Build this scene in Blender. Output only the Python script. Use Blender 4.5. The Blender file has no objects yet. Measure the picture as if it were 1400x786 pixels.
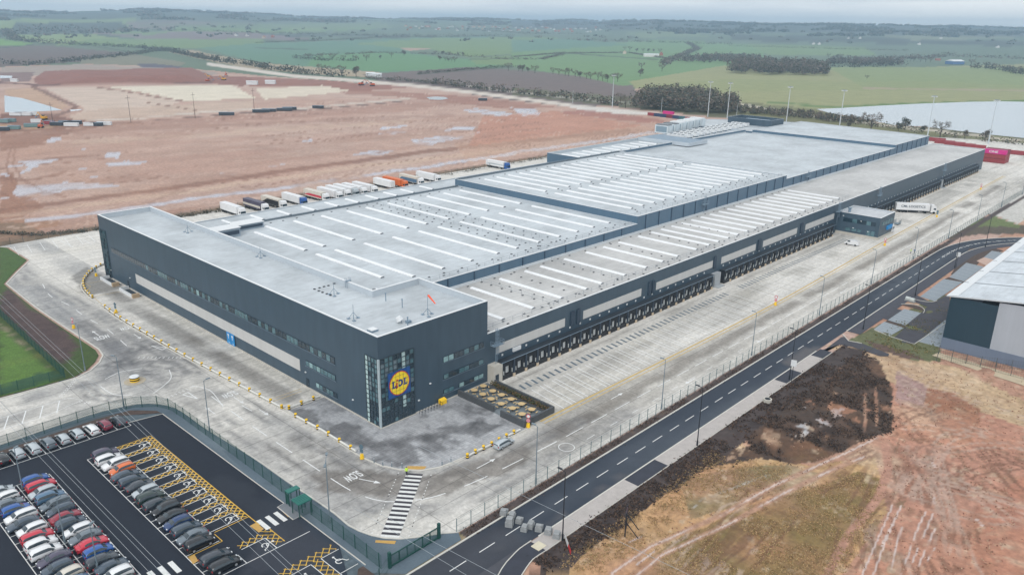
import bpy, bmesh, math, random
import numpy as np
from mathutils import Vector, Matrix
from mathutils.geometry import tessellate_polygon, delaunay_2d_cdt
random.seed(7); RNG = np.random.default_rng(7)
scene = bpy.context.scene
COL = scene.collection
PI = math.pi

# ---------------------------------------------------------------- camera survey
IW, F0, CX, CY, CAMH = 1400.0, 1073.0, 700.0, 393.0, 75.0
def _basis():
    vx = np.array([1061.7, -342.7, F0]); vy = np.array([-1208.0, -380.0, F0])
    X = vx / np.linalg.norm(vx); Y = vy / np.linalg.norm(vy)
    Y = Y - X * (X @ Y); Y /= np.linalg.norm(Y)
    return np.array([X, Y, np.cross(X, Y)])
RM = _basis()
CAM = np.array([0, 0, CAMH])
def P(px, py, z=0.0):
    """survey: where the sight line of a photo point meets the level z"""
    d = RM @ np.array([px - CX, py - CY, F0]); t = (z - CAM[2]) / d[2]
    r = CAM + d * t
    return (float(r[0]), float(r[1]), float(z))
_o = P(521, 585); CAM = CAM - np.array([_o[0], _o[1], 0])
def PROJ(x, y, z):
    q = np.stack([x - CAM[0], y - CAM[1], z - CAM[2]], -1) @ RM
    return CX + F0 * q[..., 0] / q[..., 2], CY + F0 * q[..., 1] / q[..., 2], q[..., 2]
cam_d = bpy.data.cameras.new('camera'); cam = bpy.data.objects.new('camera', cam_d); COL.objects.link(cam)
m = Matrix.Identity(4)
for i in range(3):
    m[i][0] = RM[i, 0]; m[i][1] = -RM[i, 1]; m[i][2] = -RM[i, 2]; m[i][3] = CAM[i]
cam.matrix_world = m
cam_d.sensor_width = 36; cam_d.lens = 36 * F0 / IW; cam_d.clip_start = 1; cam_d.clip_end = 60000
scene.camera = cam

# ---------------------------------------------------------------- colour and materials
def lin(c, k=0.8):
    out = []
    for v in c:
        v /= 255.0
        v = v / 12.92 if v <= 0.04045 else ((v + 0.055) / 1.055) ** 2.4
        out.append(v * k)
    return out
MATS = {}
def mat(name, rgb, rough=0.75, amp=0.12, scale=0.6, metal=0.0, spec=0.5, k=0.8, bump=0.0, stretch=None, amp2=0.0, scale2=8.0):
    """principled surface whose colour varies with layered noise"""
    if name in MATS: return MATS[name]
    M = bpy.data.materials.new(name); M.use_nodes = True
    nt = M.node_tree; b = nt.nodes['Principled BSDF']
    c = lin(rgb, k)
    b.inputs['Roughness'].default_value = rough; b.inputs['Metallic'].default_value = metal
    b.inputs['Specular IOR Level'].default_value = spec
    tc = nt.nodes.new('ShaderNodeTexCoord'); mp = nt.nodes.new('ShaderNodeMapping')
    nt.links.new(tc.outputs['Object'], mp.inputs['Vector'])
    if stretch: mp.inputs['Scale'].default_value = stretch
    n = nt.nodes.new('ShaderNodeTexNoise'); n.inputs['Scale'].default_value = scale; n.inputs['Detail'].default_value = 5
    nt.links.new(mp.outputs['Vector'], n.inputs['Vector'])
    mr = nt.nodes.new('ShaderNodeMapRange'); mr.inputs['From Min'].default_value = .25; mr.inputs['From Max'].default_value = .75
    mr.inputs['To Min'].default_value = 1 - amp; mr.inputs['To Max'].default_value = 1 + amp
    nt.links.new(n.outputs['Fac'], mr.inputs['Value'])
    val = mr.outputs['Result']
    if amp2:
        n2 = nt.nodes.new('ShaderNodeTexNoise'); n2.inputs['Scale'].default_value = scale2; n2.inputs['Detail'].default_value = 3
        nt.links.new(tc.outputs['Object'], n2.inputs['Vector'])
        m2 = nt.nodes.new('ShaderNodeMapRange'); m2.inputs['From Min'].default_value = .3; m2.inputs['From Max'].default_value = .7
        m2.inputs['To Min'].default_value = 1 - amp2; m2.inputs['To Max'].default_value = 1 + amp2
        nt.links.new(n2.outputs['Fac'], m2.inputs['Value'])
        mu = nt.nodes.new('ShaderNodeMath'); mu.operation = 'MULTIPLY'
        nt.links.new(val, mu.inputs[0]); nt.links.new(m2.outputs['Result'], mu.inputs[1]); val = mu.outputs[0]
    vm = nt.nodes.new('ShaderNodeVectorMath'); vm.operation = 'SCALE'; vm.inputs[0].default_value = c
    nt.links.new(val, vm.inputs['Scale']); nt.links.new(vm.outputs[0], b.inputs['Base Color'])
    if bump:
        bp = nt.nodes.new('ShaderNodeBump'); bp.inputs['Strength'].default_value = bump; bp.inputs['Distance'].default_value = 0.1
        nt.links.new(n.outputs['Fac'], bp.inputs['Height']); nt.links.new(bp.outputs['Normal'], b.inputs['Normal'])
    MATS[name] = M
    return M
def attr_mat(name, scale=0.8, amp=0.14, scale2=0.09, amp2=0.10, joints=None, stretch=None, bump=0.3, grit=None):
    """surface that takes its own colour and wetness from the mesh, broken up by fine noise"""
    M = bpy.data.materials.new(name); M.use_nodes = True; nt = M.node_tree; L = nt.links; b = nt.nodes['Principled BSDF']
    a = nt.nodes.new('ShaderNodeAttribute'); a.attribute_name = 'tint'
    w = nt.nodes.new('ShaderNodeAttribute'); w.attribute_name = 'wet'
    tc = nt.nodes.new('ShaderNodeTexCoord'); mp = nt.nodes.new('ShaderNodeMapping'); L.new(tc.outputs['Object'], mp.inputs['Vector'])
    if stretch: mp.inputs['Scale'].default_value = stretch
    val = None
    for s, am, src in ((scale, amp, tc.outputs['Object']), (scale2, amp2, mp.outputs['Vector'])):
        n = nt.nodes.new('ShaderNodeTexNoise'); n.inputs['Scale'].default_value = s; n.inputs['Detail'].default_value = 6
        n.inputs['Roughness'].default_value = .6
        L.new(src, n.inputs['Vector'])
        if val is None: first = n
        mr = nt.nodes.new('ShaderNodeMapRange'); mr.inputs['From Min'].default_value = .3; mr.inputs['From Max'].default_value = .7
        mr.inputs['To Min'].default_value = 1 - am; mr.inputs['To Max'].default_value = 1 + am
        L.new(n.outputs['Fac'], mr.inputs['Value'])
        if val is None: val = mr.outputs['Result']
        else:
            mu = nt.nodes.new('ShaderNodeMath'); mu.operation = 'MULTIPLY'; L.new(val, mu.inputs[0]); L.new(mr.outputs['Result'], mu.inputs[1]); val = mu.outputs[0]
    if grit:
        n = nt.nodes.new('ShaderNodeTexNoise'); n.inputs['Scale'].default_value = grit[0]; n.inputs['Detail'].default_value = 8; n.inputs['Roughness'].default_value = .75; L.new(tc.outputs['Object'], n.inputs['Vector'])
        mr = nt.nodes.new('ShaderNodeMapRange'); mr.inputs['From Min'].default_value = .42; mr.inputs['From Max'].default_value = .62; mr.inputs['To Min'].default_value = 1-grit[1]; mr.inputs['To Max'].default_value = 1+grit[1]*.6
        L.new(n.outputs['Fac'], mr.inputs['Value']); mu = nt.nodes.new('ShaderNodeMath'); mu.operation = 'MULTIPLY'; L.new(val, mu.inputs[0]); L.new(mr.outputs['Result'], mu.inputs[1]); val = mu.outputs[0]
    if joints:
        br = nt.nodes.new('ShaderNodeTexBrick'); br.offset = 0; br.inputs['Scale'].default_value = 1
        br.inputs['Brick Width'].default_value = joints[0]; br.inputs['Row Height'].default_value = joints[1]
        br.inputs['Mortar Size'].default_value = joints[2]; br.inputs['Mortar Smooth'].default_value = .2; br.inputs['Bias'].default_value = 0
        br.inputs['Color1'].default_value = (1, 1, 1, 1); br.inputs['Color2'].default_value = (joints[4],) * 3 + (1,)
        br.inputs['Mortar'].default_value = (joints[3],) * 3 + (1,)
        L.new(tc.outputs['Object'], br.inputs['Vector'])
        sp = nt.nodes.new('ShaderNodeSeparateColor'); L.new(br.outputs['Color'], sp.inputs[0])
        mu = nt.nodes.new('ShaderNodeMath'); mu.operation = 'MULTIPLY'; L.new(val, mu.inputs[0]); L.new(sp.outputs[0], mu.inputs[1]); val = mu.outputs[0]
    vm = nt.nodes.new('ShaderNodeVectorMath'); vm.operation = 'SCALE'; L.new(a.outputs['Color'], vm.inputs[0]); L.new(val, vm.inputs['Scale'])
    L.new(vm.outputs[0], b.inputs['Base Color'])
    mr = nt.nodes.new('ShaderNodeMapRange'); mr.inputs['To Min'].default_value = .9; mr.inputs['To Max'].default_value = .12
    L.new(w.outputs['Fac'], mr.inputs['Value']); L.new(mr.outputs['Result'], b.inputs['Roughness'])
    b.inputs['Specular IOR Level'].default_value = .4
    if bump:
        bp = nt.nodes.new('ShaderNodeBump'); bp.inputs['Strength'].default_value = bump; bp.inputs['Distance'].default_value = .2
        L.new(first.outputs['Fac'], bp.inputs['Height']); L.new(bp.outputs['Normal'], b.inputs['Normal'])
    return M

# ---------------------------------------------------------------- mesh helpers
class MB:
    def __init__(s): s.v = []; s.f = []; s.mi = []
    def add(s, vs, fs, m=0):
        o = len(s.v); s.v += [tuple(map(float, p)) for p in vs]; s.f += [tuple(o + i for i in f) for f in fs]; s.mi += [m] * len(fs); return s
    def box(s, x0, x1, y0, y1, z0, z1, m=0):
        return s.add([(x0,y0,z0),(x1,y0,z0),(x1,y1,z0),(x0,y1,z0),(x0,y0,z1),(x1,y0,z1),(x1,y1,z1),(x0,y1,z1)],
              [(0,3,2,1),(4,5,6,7),(0,1,5,4),(1,2,6,5),(2,3,7,6),(3,0,4,7)], m)
    def quad(s, a, b, c, d, m=0): return s.add([a, b, c, d], [(0,1,2,3)], m)
    def prism(s, poly, z0, z1, m=0, side=None):
        n = len(poly)
        if sum(poly[i][0]*poly[(i+1)%n][1]-poly[(i+1)%n][0]*poly[i][1] for i in range(n)) < 0: poly = poly[::-1]
        vs = [(p[0], p[1], z0) for p in poly] + [(p[0], p[1], z1) for p in poly]
        tr = [tuple(t) for t in tessellate_polygon([[Vector((p[0], p[1], 0)) for p in poly]])]
        up = []
        for t in tr:
            a, b, c = (poly[i] for i in t)
            if (b[0]-a[0])*(c[1]-a[1])-(b[1]-a[1])*(c[0]-a[0]) < 0: t = t[::-1]
            up.append(t)
        s.add(vs, [tuple(i + n for i in t) for t in up] + [t[::-1] for t in up], m)
        o = len(s.v) - 2 * n
        for i in range(n): s.f.append((o+i, o+(i+1)%n, o+n+(i+1)%n, o+n+i)); s.mi.append(m if side is None else side)
        return s
    def sheet(s, poly, z, m=0):
        n = len(poly)
        tr = tessellate_polygon([[Vector((p[0], p[1], 0)) for p in poly]]); fs = []
        for t in tr:
            a, b, c = (poly[i] for i in t)
            fs.append(tuple(t) if (b[0]-a[0])*(c[1]-a[1])-(b[1]-a[1])*(c[0]-a[0]) > 0 else tuple(t)[::-1])
        return s.add([(p[0], p[1], z) for p in poly], fs, m)
    def tube(s, a, b, r0, r1=None, n=8, m=0, cap=True):
        r1 = r0 if r1 is None else r1
        a = Vector(a); b = Vector(b); d = (b - a)
        if d.length < 1e-6: return s
        d.normalize(); u = d.orthogonal().normalized(); w = d.cross(u)
        vs = [a + (u*math.cos(2*PI*i/n) + w*math.sin(2*PI*i/n))*r0 for i in range(n)] + [b + (u*math.cos(2*PI*i/n) + w*math.sin(2*PI*i/n))*r1 for i in range(n)]
        fs = [(i, (i+1)%n, n+(i+1)%n, n+i) for i in range(n)]
        if cap: fs += [tuple(range(n))[::-1], tuple(range(n, 2*n))]
        return s.add(vs, fs, m)
    def ring(s, c, r, h, n=16, m=0, z=0): return s.tube((c[0], c[1], z), (c[0], c[1], z+h), r, r, n, m)
    def build(s, name, mats, parent=None, loc=None, smooth=False, rot=0):
        me = bpy.data.meshes.new(name); me.from_pydata(s.v, [], s.f)
        if not isinstance(mats, (list, tuple)): mats = [mats]
        for q in mats: me.materials.append(q)
        me.polygons.foreach_set('material_index', s.mi)
        if smooth: me.polygons.foreach_set('use_smooth', [True]*len(s.f))
        me.update()
        o = bpy.data.objects.new(name, me); COL.objects.link(o)
        if parent: o.parent = parent
        if loc is not None: o.location = loc
        if rot: o.rotation_euler.z = rot
        return o
def tag(o, label=None, cat=None, group=None, kind=None):
    if label: o['label'] = label
    if cat: o['category'] = cat
    if group: o['group'] = group
    if kind: o['kind'] = kind
    return o
def struct(o): o['kind'] = 'structure'; return o
def empty(name, loc, label, cat, group=None, rot=0):
    o = bpy.data.objects.new(name, None); COL.objects.link(o); o.location = loc; o.rotation_euler.z = rot; o.empty_display_size = .5
    return tag(o, label, cat, group)
KIDS = {}
def copy_tree(o, parent=None, depth=0):
    c = o.copy(); COL.objects.link(c)
    if parent: c.parent = parent
    for ch in KIDS.setdefault(o.name, list(o.children)): copy_tree(ch, c, depth+1)
    return c
def place(proto, used, loc, rot, label, group=None):
    """first use moves the prototype itself, later uses are copies with their own label"""
    if not used.get(proto.name): used[proto.name] = 1; KIDS.setdefault(proto.name, list(proto.children)); o = proto
    else: o = copy_tree(proto)
    o.location = loc; o.rotation_euler.z = rot; o['label'] = label
    if group: o['group'] = group
    return o
USED = {}
ORD = ['first','second','third','fourth','fifth','sixth','seventh','eighth','ninth','tenth','eleventh','twelfth','thirteenth','fourteenth','fifteenth','sixteenth','seventeenth','eighteenth','nineteenth','twentieth']
def ordn(i):
    if i < 20: return ORD[i]
    t = {2:'twenty',3:'thirty',4:'forty',5:'fifty',6:'sixty',7:'seventy',8:'eighty',9:'ninety'}[(i+1)//10]
    return t + '-' + ORD[(i+1)%10-1] if (i+1)%10 else {20:'twentieth',30:'thirtieth',40:'fortieth',50:'fiftieth',60:'sixtieth',70:'seventieth',80:'eightieth',90:'ninetieth'}[i+1]
def text_mesh(txt, size, depth, material, name='lettering', parent=None, mw=None, width=None):
    cu = bpy.data.curves.new('t', 'FONT'); cu.body = txt; cu.size = size; cu.extrude = depth; cu.align_x = 'CENTER'; cu.align_y = 'CENTER'
    cu.offset = size * 0.02
    t = bpy.data.objects.new('t', cu); COL.objects.link(t)
    bpy.context.view_layer.update()
    me = bpy.data.meshes.new_from_object(t.evaluated_get(bpy.context.evaluated_depsgraph_get()))
    bpy.data.objects.remove(t)
    if width:
        xs = [v.co.x for v in me.vertices]; k = width / (max(xs) - min(xs))
        for v in me.vertices: v.co.x *= k
    me.materials.clear(); me.materials.append(material)
    o = bpy.data.objects.new(name, me); COL.objects.link(o)
    if parent: o.parent = parent
    if mw is not None: o.matrix_local = mw
    return o
def frame(o, x, z):
    """matrix with local x along x, local z along z, origin o"""
    x = Vector(x).normalized(); z = Vector(z).normalized(); y = z.cross(x)
    M_ = Matrix.Identity(4)
    for i in range(3): M_[i][0] = x[i]; M_[i][1] = y[i]; M_[i][2] = z[i]; M_[i][3] = o[i]
    return M_

# ---------------------------------------------------------------- numeric noise
def _h(ix, iy, s): 
    n = (ix * 374761393 + iy * 668265263 + s * 69069 * 7919) & 0xffffffff
    n = ((n ^ (n >> 13)) * 1274126177) & 0xffffffff
    return ((n ^ (n >> 16)) & 0xffff) / 65535.0
def vnoise(x, y, s=0):
    ix = np.floor(x).astype(np.int64); iy = np.floor(y).astype(np.int64); fx = x - ix; fy = y - iy
    fx = fx*fx*(3-2*fx); fy = fy*fy*(3-2*fy)
    a = _h(ix, iy, s); b = _h(ix+1, iy, s); c = _h(ix, iy+1, s); d = _h(ix+1, iy+1, s)
    return (a*(1-fx)+b*fx)*(1-fy) + (c*(1-fx)+d*fx)*fy
def fbm(x, y, s=0, o=4):
    r = 0; a = .5; t = 0
    for i in range(o): r = r + a*vnoise(x*2**i, y*2**i, s+i*17); t += a; a *= .55
    return r/t
def pip(x, y, poly):
    ins = np.zeros(x.shape, bool); n = len(poly)
    for i in range(n):
        x0, y0 = poly[i]; x1, y1 = poly[(i+1) % n]
        if y0 == y1: continue
        c = ((y0 > y) != (y1 > y)) & (x < (x1-x0)*(y-y0)/(y1-y0)+x0)
        ins ^= c
    return ins
def dline(x, y, pts):
    d = np.full(x.shape, 1e9)
    for (x0, y0), (x1, y1) in zip(pts, pts[1:]):
        dx, dy = x1-x0, y1-y0; t = np.clip(((x-x0)*dx+(y-y0)*dy)/(dx*dx+dy*dy+1e-9), 0, 1)
        d = np.minimum(d, np.hypot(x-x0-t*dx, y-y0-t*dy))
    return d
class Paint:
    """colour and wetness per vertex; outlines are survey points, edges roughened by noise"""
    def __init__(s, x, y, base, z=0.0, k=.8):
        s.x, s.y, s.k = x, y, k; s.c = np.tile(np.array(lin(base, k)), (len(x), 1)); s.w = np.zeros(len(x))
        s.px, s.py, s.d = PROJ(x, y, np.zeros_like(x) + z)
    def _mix(s, w, rgb, wet):
        c = np.array(lin(rgb, s.k)); s.c = s.c*(1-w[:, None]) + c*w[:, None]
        if wet is not None: s.w = s.w*(1-w) + wet*w
    def poly(s, pts, rgb, wob=3.0, sc=.03, a=1.0, wet=None, world=False, patch=None):
        if world: X, Y = s.x, s.y
        else: X, Y = s.px, s.py
        nx = (fbm(s.x*sc, s.y*sc, 3)-.5)*2*wob; ny = (fbm(s.x*sc+50, s.y*sc+9, 5)-.5)*2*wob*(.45 if not world else 1)
        m_ = pip(X+nx, Y+ny, pts).astype(float)
        if patch: m_ *= np.clip((fbm(s.x*patch[0], s.y*patch[0], patch[2])-patch[1])*8, 0, 1)
        s._mix(m_*a, rgb, wet); return m_
    def line(s, pts, wd, rgb, a=1.0, wet=None, wob=1.5, sc=.05, world=False, soft=.5, patch=None):
        if world: X, Y = s.x, s.y
        else: X, Y = s.px, s.py
        nx = (fbm(s.x*sc, s.y*sc, 13)-.5)*2*wob
        d = dline(X, Y+nx, pts); m_ = np.clip((wd/2-d)/(soft*wd/2)+.5, 0, 1)
        if patch: m_ *= np.clip((fbm(s.x*patch[0], s.y*patch[0], patch[2])-patch[1])*8, 0, 1)
        s._mix(m_*a, rgb, wet)
    def noise(s, rgb, sc, thr, gain=4, a=.5, seed=1, wet=None, stretch=(1, 1), mask=None):
        m_ = np.clip((fbm(s.x*sc*stretch[0], s.y*sc*stretch[1], seed, 5)-thr)*gain, 0, 1)
        if mask is not None: m_ = m_*mask
        s._mix(m_*a, rgb, wet)
    def tracks(s, sel, lines, rgb, a=.5, wd=.5, wet=None, patch=None, gauge=1.0):
        """pairs of wheel ruts, world coordinates, only on the chosen vertices"""
        I = np.nonzero(sel)[0]; X, Y = s.x[I], s.y[I]; m_ = np.zeros(len(I)); nx = (fbm(X*.11, Y*.11, 19)-.5)*2.4
        for pl in lines:
            xs = [p[0] for p in pl]; ys = [p[1] for p in pl]; k = (X > min(xs)-4)&(X < max(xs)+4)&(Y > min(ys)-4)&(Y < max(ys)+4)
            if not k.any(): continue
            d = dline(X[k]+nx[k], Y[k]+nx[k], pl); mm = np.clip((wd/2-np.abs(d-gauge))/(wd*.35)+.5, 0, 1); m_[k] = np.maximum(m_[k], mm)
        if patch: m_ *= np.clip((fbm(X*patch[0], Y*patch[0], patch[2])-patch[1])*8, 0, 1)
        w = np.zeros(len(s.x)); w[I] = m_*a; s._mix(w, rgb, wet)
    def apply(s, me):
        at = me.color_attributes.new('tint', 'FLOAT_COLOR', 'POINT')
        at.data.foreach_set('color', np.concatenate([np.clip(s.c, 0, 1), np.ones((len(s.c), 1))], 1).astype(np.float32).ravel())
        wt = me.attributes.new('wet', 'FLOAT', 'POINT'); wt.data.foreach_set('value', s.w.astype(np.float32))
def grid_mesh(name, co, faces):
    me = bpy.data.meshes.new(name); me.vertices.add(len(co)); me.vertices.foreach_set('co', co.astype(np.float32).ravel())
    n = faces.shape[1]
    me.loops.add(faces.size); me.loops.foreach_set('vertex_index', faces.astype(np.int32).ravel())
    me.polygons.add(len(faces)); me.polygons.foreach_set('loop_start', np.arange(0, faces.size, n, dtype=np.int32))
    me.update(calc_edges=True); return me
def cdt_sheet(name, poly, z, cell, material, paintfn, base, holes=()):
    """a level sheet with exact outline and inner vertices that carry colour"""
    xs = [p[0] for p in poly]; ys = [p[1] for p in poly]
    pts = []; edges = []
    for i in range(len(poly)):
        pts.append(poly[i])
    n = len(poly); edges = [(i, (i+1) % n) for i in range(n)]
    gx, gy = np.meshgrid(np.arange(min(xs), max(xs), cell), np.arange(min(ys), max(ys), cell)); gx = gx.ravel(); gy = gy.ravel()
    gx = gx + RNG.uniform(-.2, .2, len(gx))*cell; gy = gy + RNG.uniform(-.2, .2, len(gy))*cell
    ok = pip(gx, gy, poly) & (dline(gx, gy, list(poly)+[poly[0]]) > cell*.35)
    pts += list(zip(gx[ok].tolist(), gy[ok].tolist()))
    r = delaunay_2d_cdt([Vector(p) for p in pts], edges, [list(range(n))], 1, 1e-5)
    vs = np.array([(p.x, p.y, z) for p in r[0]]); fs = []
    for t in r[2]:
        if len(t) == 3:
            a, b, c = (vs[i] for i in t)
            fs.append(tuple(t) if (b[0]-a[0])*(c[1]-a[1])-(b[1]-a[1])*(c[0]-a[0]) > 0 else tuple(t)[::-1])
    me = grid_mesh(name, vs, np.array(fs)); me.materials.append(material)
    pt = Paint(vs[:, 0], vs[:, 1], base, z); paintfn(pt); pt.apply(me)
    o = bpy.data.objects.new(name, me); COL.objects.link(o); return o
def smooth_line(pts, step=1.0):
    """Catmull-Rom through world points"""
    out = []; n = len(pts)
    for i in range(n-1):
        p0 = pts[max(i-1, 0)]; p1 = pts[i]; p2 = pts[i+1]; p3 = pts[min(i+2, n-1)]
        L_ = math.hypot(p2[0]-p1[0], p2[1]-p1[1]); k = max(1, int(L_/step))
        for j in range(k):
            t = j/k
            out.append(tuple(.5*((2*p1[a])+(-p0[a]+p2[a])*t+(2*p0[a]-5*p1[a]+4*p2[a]-p3[a])*t*t+(-p0[a]+3*p1[a]-3*p2[a]+p3[a])*t**3) for a in (0, 1)))
    out.append(tuple(pts[-1][:2])); return out
def offset_line(pts, d):
    out = []
    for i, p in enumerate(pts):
        a = pts[max(i-1, 0)]; b = pts[min(i+1, len(pts)-1)]; dx, dy = b[0]-a[0], b[1]-a[1]; L_ = math.hypot(dx, dy) or 1
        out.append((p[0]-dy/L_*d, p[1]+dx/L_*d))
    return out
def ribbon(mb, pts, w, z0, z1=None, m=0):
    """flat painted band (z1 None) or a raised kerb along a line"""
    A = offset_line(pts, w/2); B = offset_line(pts, -w/2)
    for i in range(len(pts)-1):
        if z1 is None: mb.quad((*B[i], z0), (*B[i+1], z0), (*A[i+1], z0), (*A[i], z0), m)
        else:
            vs = [(*B[i], z0), (*B[i+1], z0), (*A[i+1], z0), (*A[i], z0), (*B[i], z1), (*B[i+1], z1), (*A[i+1], z1), (*A[i], z1)]
            mb.add(vs, [(4,5,6,7), (0,1,5,4), (2,3,7,6)] + ([(3,0,4,7)] if i == 0 else []) + ([(1,2,6,5)] if i == len(pts)-2 else []), m)
def dashes(mb, pts, w, z, on, off, start=0, m=0):
    """broken painted line following pts (dense)"""
    acc = -start; cur = []
    for a, b in zip(pts, pts[1:]):
        L_ = math.hypot(b[0]-a[0], b[1]-a[1]); n = max(1, int(L_/.3))
        for j in range(n):
            t = j/n; p = (a[0]+(b[0]-a[0])*t, a[1]+(b[1]-a[1])*t); ph = (acc + L_*t) % (on+off)
            if ph < on: cur.append(p)
            elif cur:
                if len(cur) > 1: ribbon(mb, [cur[0], cur[-1]] if len(cur) < 3 else cur[::max(1, len(cur)//4)] + [cur[-1]], w, z, None, m)
                cur = []
        acc += L_
    if len(cur) > 1: ribbon(mb, [cur[0], cur[-1]], w, z, None, m)
# ---------------------------------------------------------------- world, sun, haze
W = bpy.data.worlds.new('World'); scene.world = W; W.use_nodes = True
nt = W.node_tree; L = nt.links; bg = nt.nodes['Background']
sky = nt.nodes.new('ShaderNodeTexSky'); sky.sky_type = 'NISHITA'; sky.sun_disc = False
SUN_EL, SUN_AZ = math.radians(42), math.radians(200)
sky.sun_elevation = SUN_EL; sky.sun_rotation = math.radians(90) - SUN_AZ; sky.dust_density = 3; sky.altitude = 80
tc = nt.nodes.new('ShaderNodeTexCoord'); sep = nt.nodes.new('ShaderNodeSeparateXYZ'); L.new(tc.outputs['Generated'], sep.inputs[0])
mp = nt.nodes.new('ShaderNodeMapping'); mp.inputs['Scale'].default_value = (2.2, 2.2, 30); L.new(tc.outputs['Generated'], mp.inputs['Vector'])
n = nt.nodes.new('ShaderNodeTexNoise'); n.inputs['Scale'].default_value = 1.6; n.inputs['Detail'].default_value = 6; n.inputs['Roughness'].default_value = .55
L.new(mp.outputs['Vector'], n.inputs['Vector'])
cr = nt.nodes.new('ShaderNodeValToRGB'); e = cr.color_ramp.elements
e[0].position = .38; e[0].color = (8.3, 8.8, 9.4, 1); e[1].position = .62; e[1].color = (11.0, 11.0, 10.9, 1)
L.new(n.outputs['Fac'], cr.inputs['Fac'])
mx = nt.nodes.new('ShaderNodeMix'); mx.data_type = 'RGBA'; mx.inputs['Factor'].default_value = .86
L.new(sky.outputs['Color'], mx.inputs['A']); L.new(cr.outputs['Color'], mx.inputs['B'])
L.new(mx.outputs['Result'], bg.inputs['Color']); bg.inputs['Strength'].default_value = 0.1
sd = bpy.data.lights.new('sun', 'SUN'); sd.energy = 1.25; sd.angle = math.radians(16); sd.color = (1, .97, .93)
so = bpy.data.objects.new('sun', sd); COL.objects.link(so); so.location = (0, 0, 300)
dirv = Vector((math.cos(SUN_EL)*math.cos(SUN_AZ), math.cos(SUN_EL)*math.sin(SUN_AZ), math.sin(SUN_EL)))
so.rotation_euler = dirv.to_track_quat('Z', 'Y').to_euler()
vs_ = scene.view_settings; vs_.view_transform = 'Standard'; vs_.look = 'None'; vs_.exposure = 0.22; vs_.gamma = 1; vs_.use_curve_mapping = False
scene.cycles.volume_bounces = 0; scene.cycles.max_bounces = 4; scene.cycles.diffuse_bounces = 2; scene.cycles.volume_step_rate = 10

hz = MB().box(-9500, 9500, -9500, 9500, -8, 190)
hm = bpy.data.materials.new('haze_air'); hm.use_nodes = True; nt = hm.node_tree; nt.nodes.remove(nt.nodes['Principled BSDF'])
pv = nt.nodes.new('ShaderNodeVolumePrincipled'); pv.inputs['Color'].default_value = (.56, .80, 1, 1); pv.inputs['Density'].default_value = 1.7e-4
pv.inputs['Anisotropy'].default_value = .1
nt.links.new(pv.outputs[0], nt.nodes['Material Output'].inputs['Volume'])
if True:
    tag(hz.build('haze', hm), 'pale winter haze lying over the countryside', 'haze', kind='stuff')

# ---------------------------------------------------------------- ground sheet
dep = np.radians(np.concatenate([np.arange(62, 38, -1.0), np.arange(38, 4, -.11), np.arange(4, .52, -.05), [.48, .44]]))
az0 = math.atan2(RM[1, 2], RM[0, 2])
az = az0 + np.radians(np.concatenate([np.arange(-75, -37, 1.5), np.arange(-37, 37, .115), np.arange(37, 76, 1.5)]))
RR = CAMH / np.tan(dep)
AZ, R_ = np.meshgrid(az, RR)
gx = (CAM[0] + R_*np.cos(AZ)).ravel(); gy = (CAM[1] + R_*np.sin(AZ)).ravel(); rr = R_.ravel(); aa = AZ.ravel()
def hill_z(x, y):
    r = np.hypot(x-CAM[0], y-CAM[1]); a = np.arctan2(y-CAM[1], x-CAM[0])
    t = np.clip((r-2300)/4200, 0, 1); t = t*t*(3-2*t)
    n1 = fbm(a*9+20, r/2500, 31, 4)
    ridge = 84 + 85*(n1-.35) + 26*np.exp(-((a-(az0+.38))/.075)**2)
    roll = 16*(fbm(x/700, y/700, 77, 3)-.5)*np.clip((r-1300)/1500, 0, 1)
    return t*ridge + roll
gz = hill_z(gx, gy)
mound = [P(*p)[:2] for p in ((985,600),(1010,578),(1062,548),(1120,500),(1160,484),(1195,498),(1210,540),(1205,585),(1165,602),(1115,618),(1070,625),(1030,612))]
dm = dline(gx, gy, mound+[mound[0]])*np.where(pip(gx, gy, mound), 1, -1)
gz += np.clip(dm/5, 0, 1)*(.6+2.0*fbm(gx*.12, gy*.12, 8, 4))
redm = [P(*p)[:2] for p in ((45,108),(60,98),(200,93),(280,95),(300,112),(180,116),(80,117))]
dm = dline(gx, gy, redm+[redm[0]])*np.where(pip(gx, gy, redm), 1, -1)
gz += np.clip(dm/40, 0, 1)*7*(.7+.5*fbm(gx*.02, gy*.02, 9, 3))
gz -= 0.06
near = rr < 260
gz += near*(gy < -49)*.5*(fbm(gx*.18, gy*.18, 4, 4)-.5)*np.clip((-49-gy)/4, 0, 1)
gp = Paint(gx, gy, (196, 166, 152))
gp.px, gp.py, gp.d = PROJ(gx, gy, gz)
far = (gp.py < 200) | (rr > 700)
# --- countryside, from the horizon forward
gp.poly([(-900,-60),(2400,-60),(2400,60),(700,128),(560,118),(360,104),(-900,90)], (104,122,98), 0)
def F(pts, rgb, wob=1.2, **k): gp.poly(pts, rgb, wob, .006, **k)
GR, GR2, TE, BR, TN, WD = (120,146,92), (136,156,98), (100,138,112), (112,98,92), (176,160,134), (74,82,70)
F([(-400,10),(1800,10),(1800,42),(1000,34),(600,26),(-400,26)], (84,94,84))
F([(-300,25),(190,27),(200,40),(-300,40)], GR2); F([(200,22),(420,26),(400,34),(210,34)], (96,108,96))
F([(20,32),(165,31),(190,45),(15,44)], WD); F([(170,30),(350,31),(350,41),(180,41)], (132,120,112))
F([(240,36),(440,34),(520,40),(350,47),(220,47)], GR); F([(-300,42),(200,45),(560,48),(560,51),(-300,50)], (78,88,80))
F([(18,48),(125,47),(180,56),(80,62),(25,54)], GR2); F([(120,45),(330,44),(440,55),(200,55)], (134,118,118))
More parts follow.
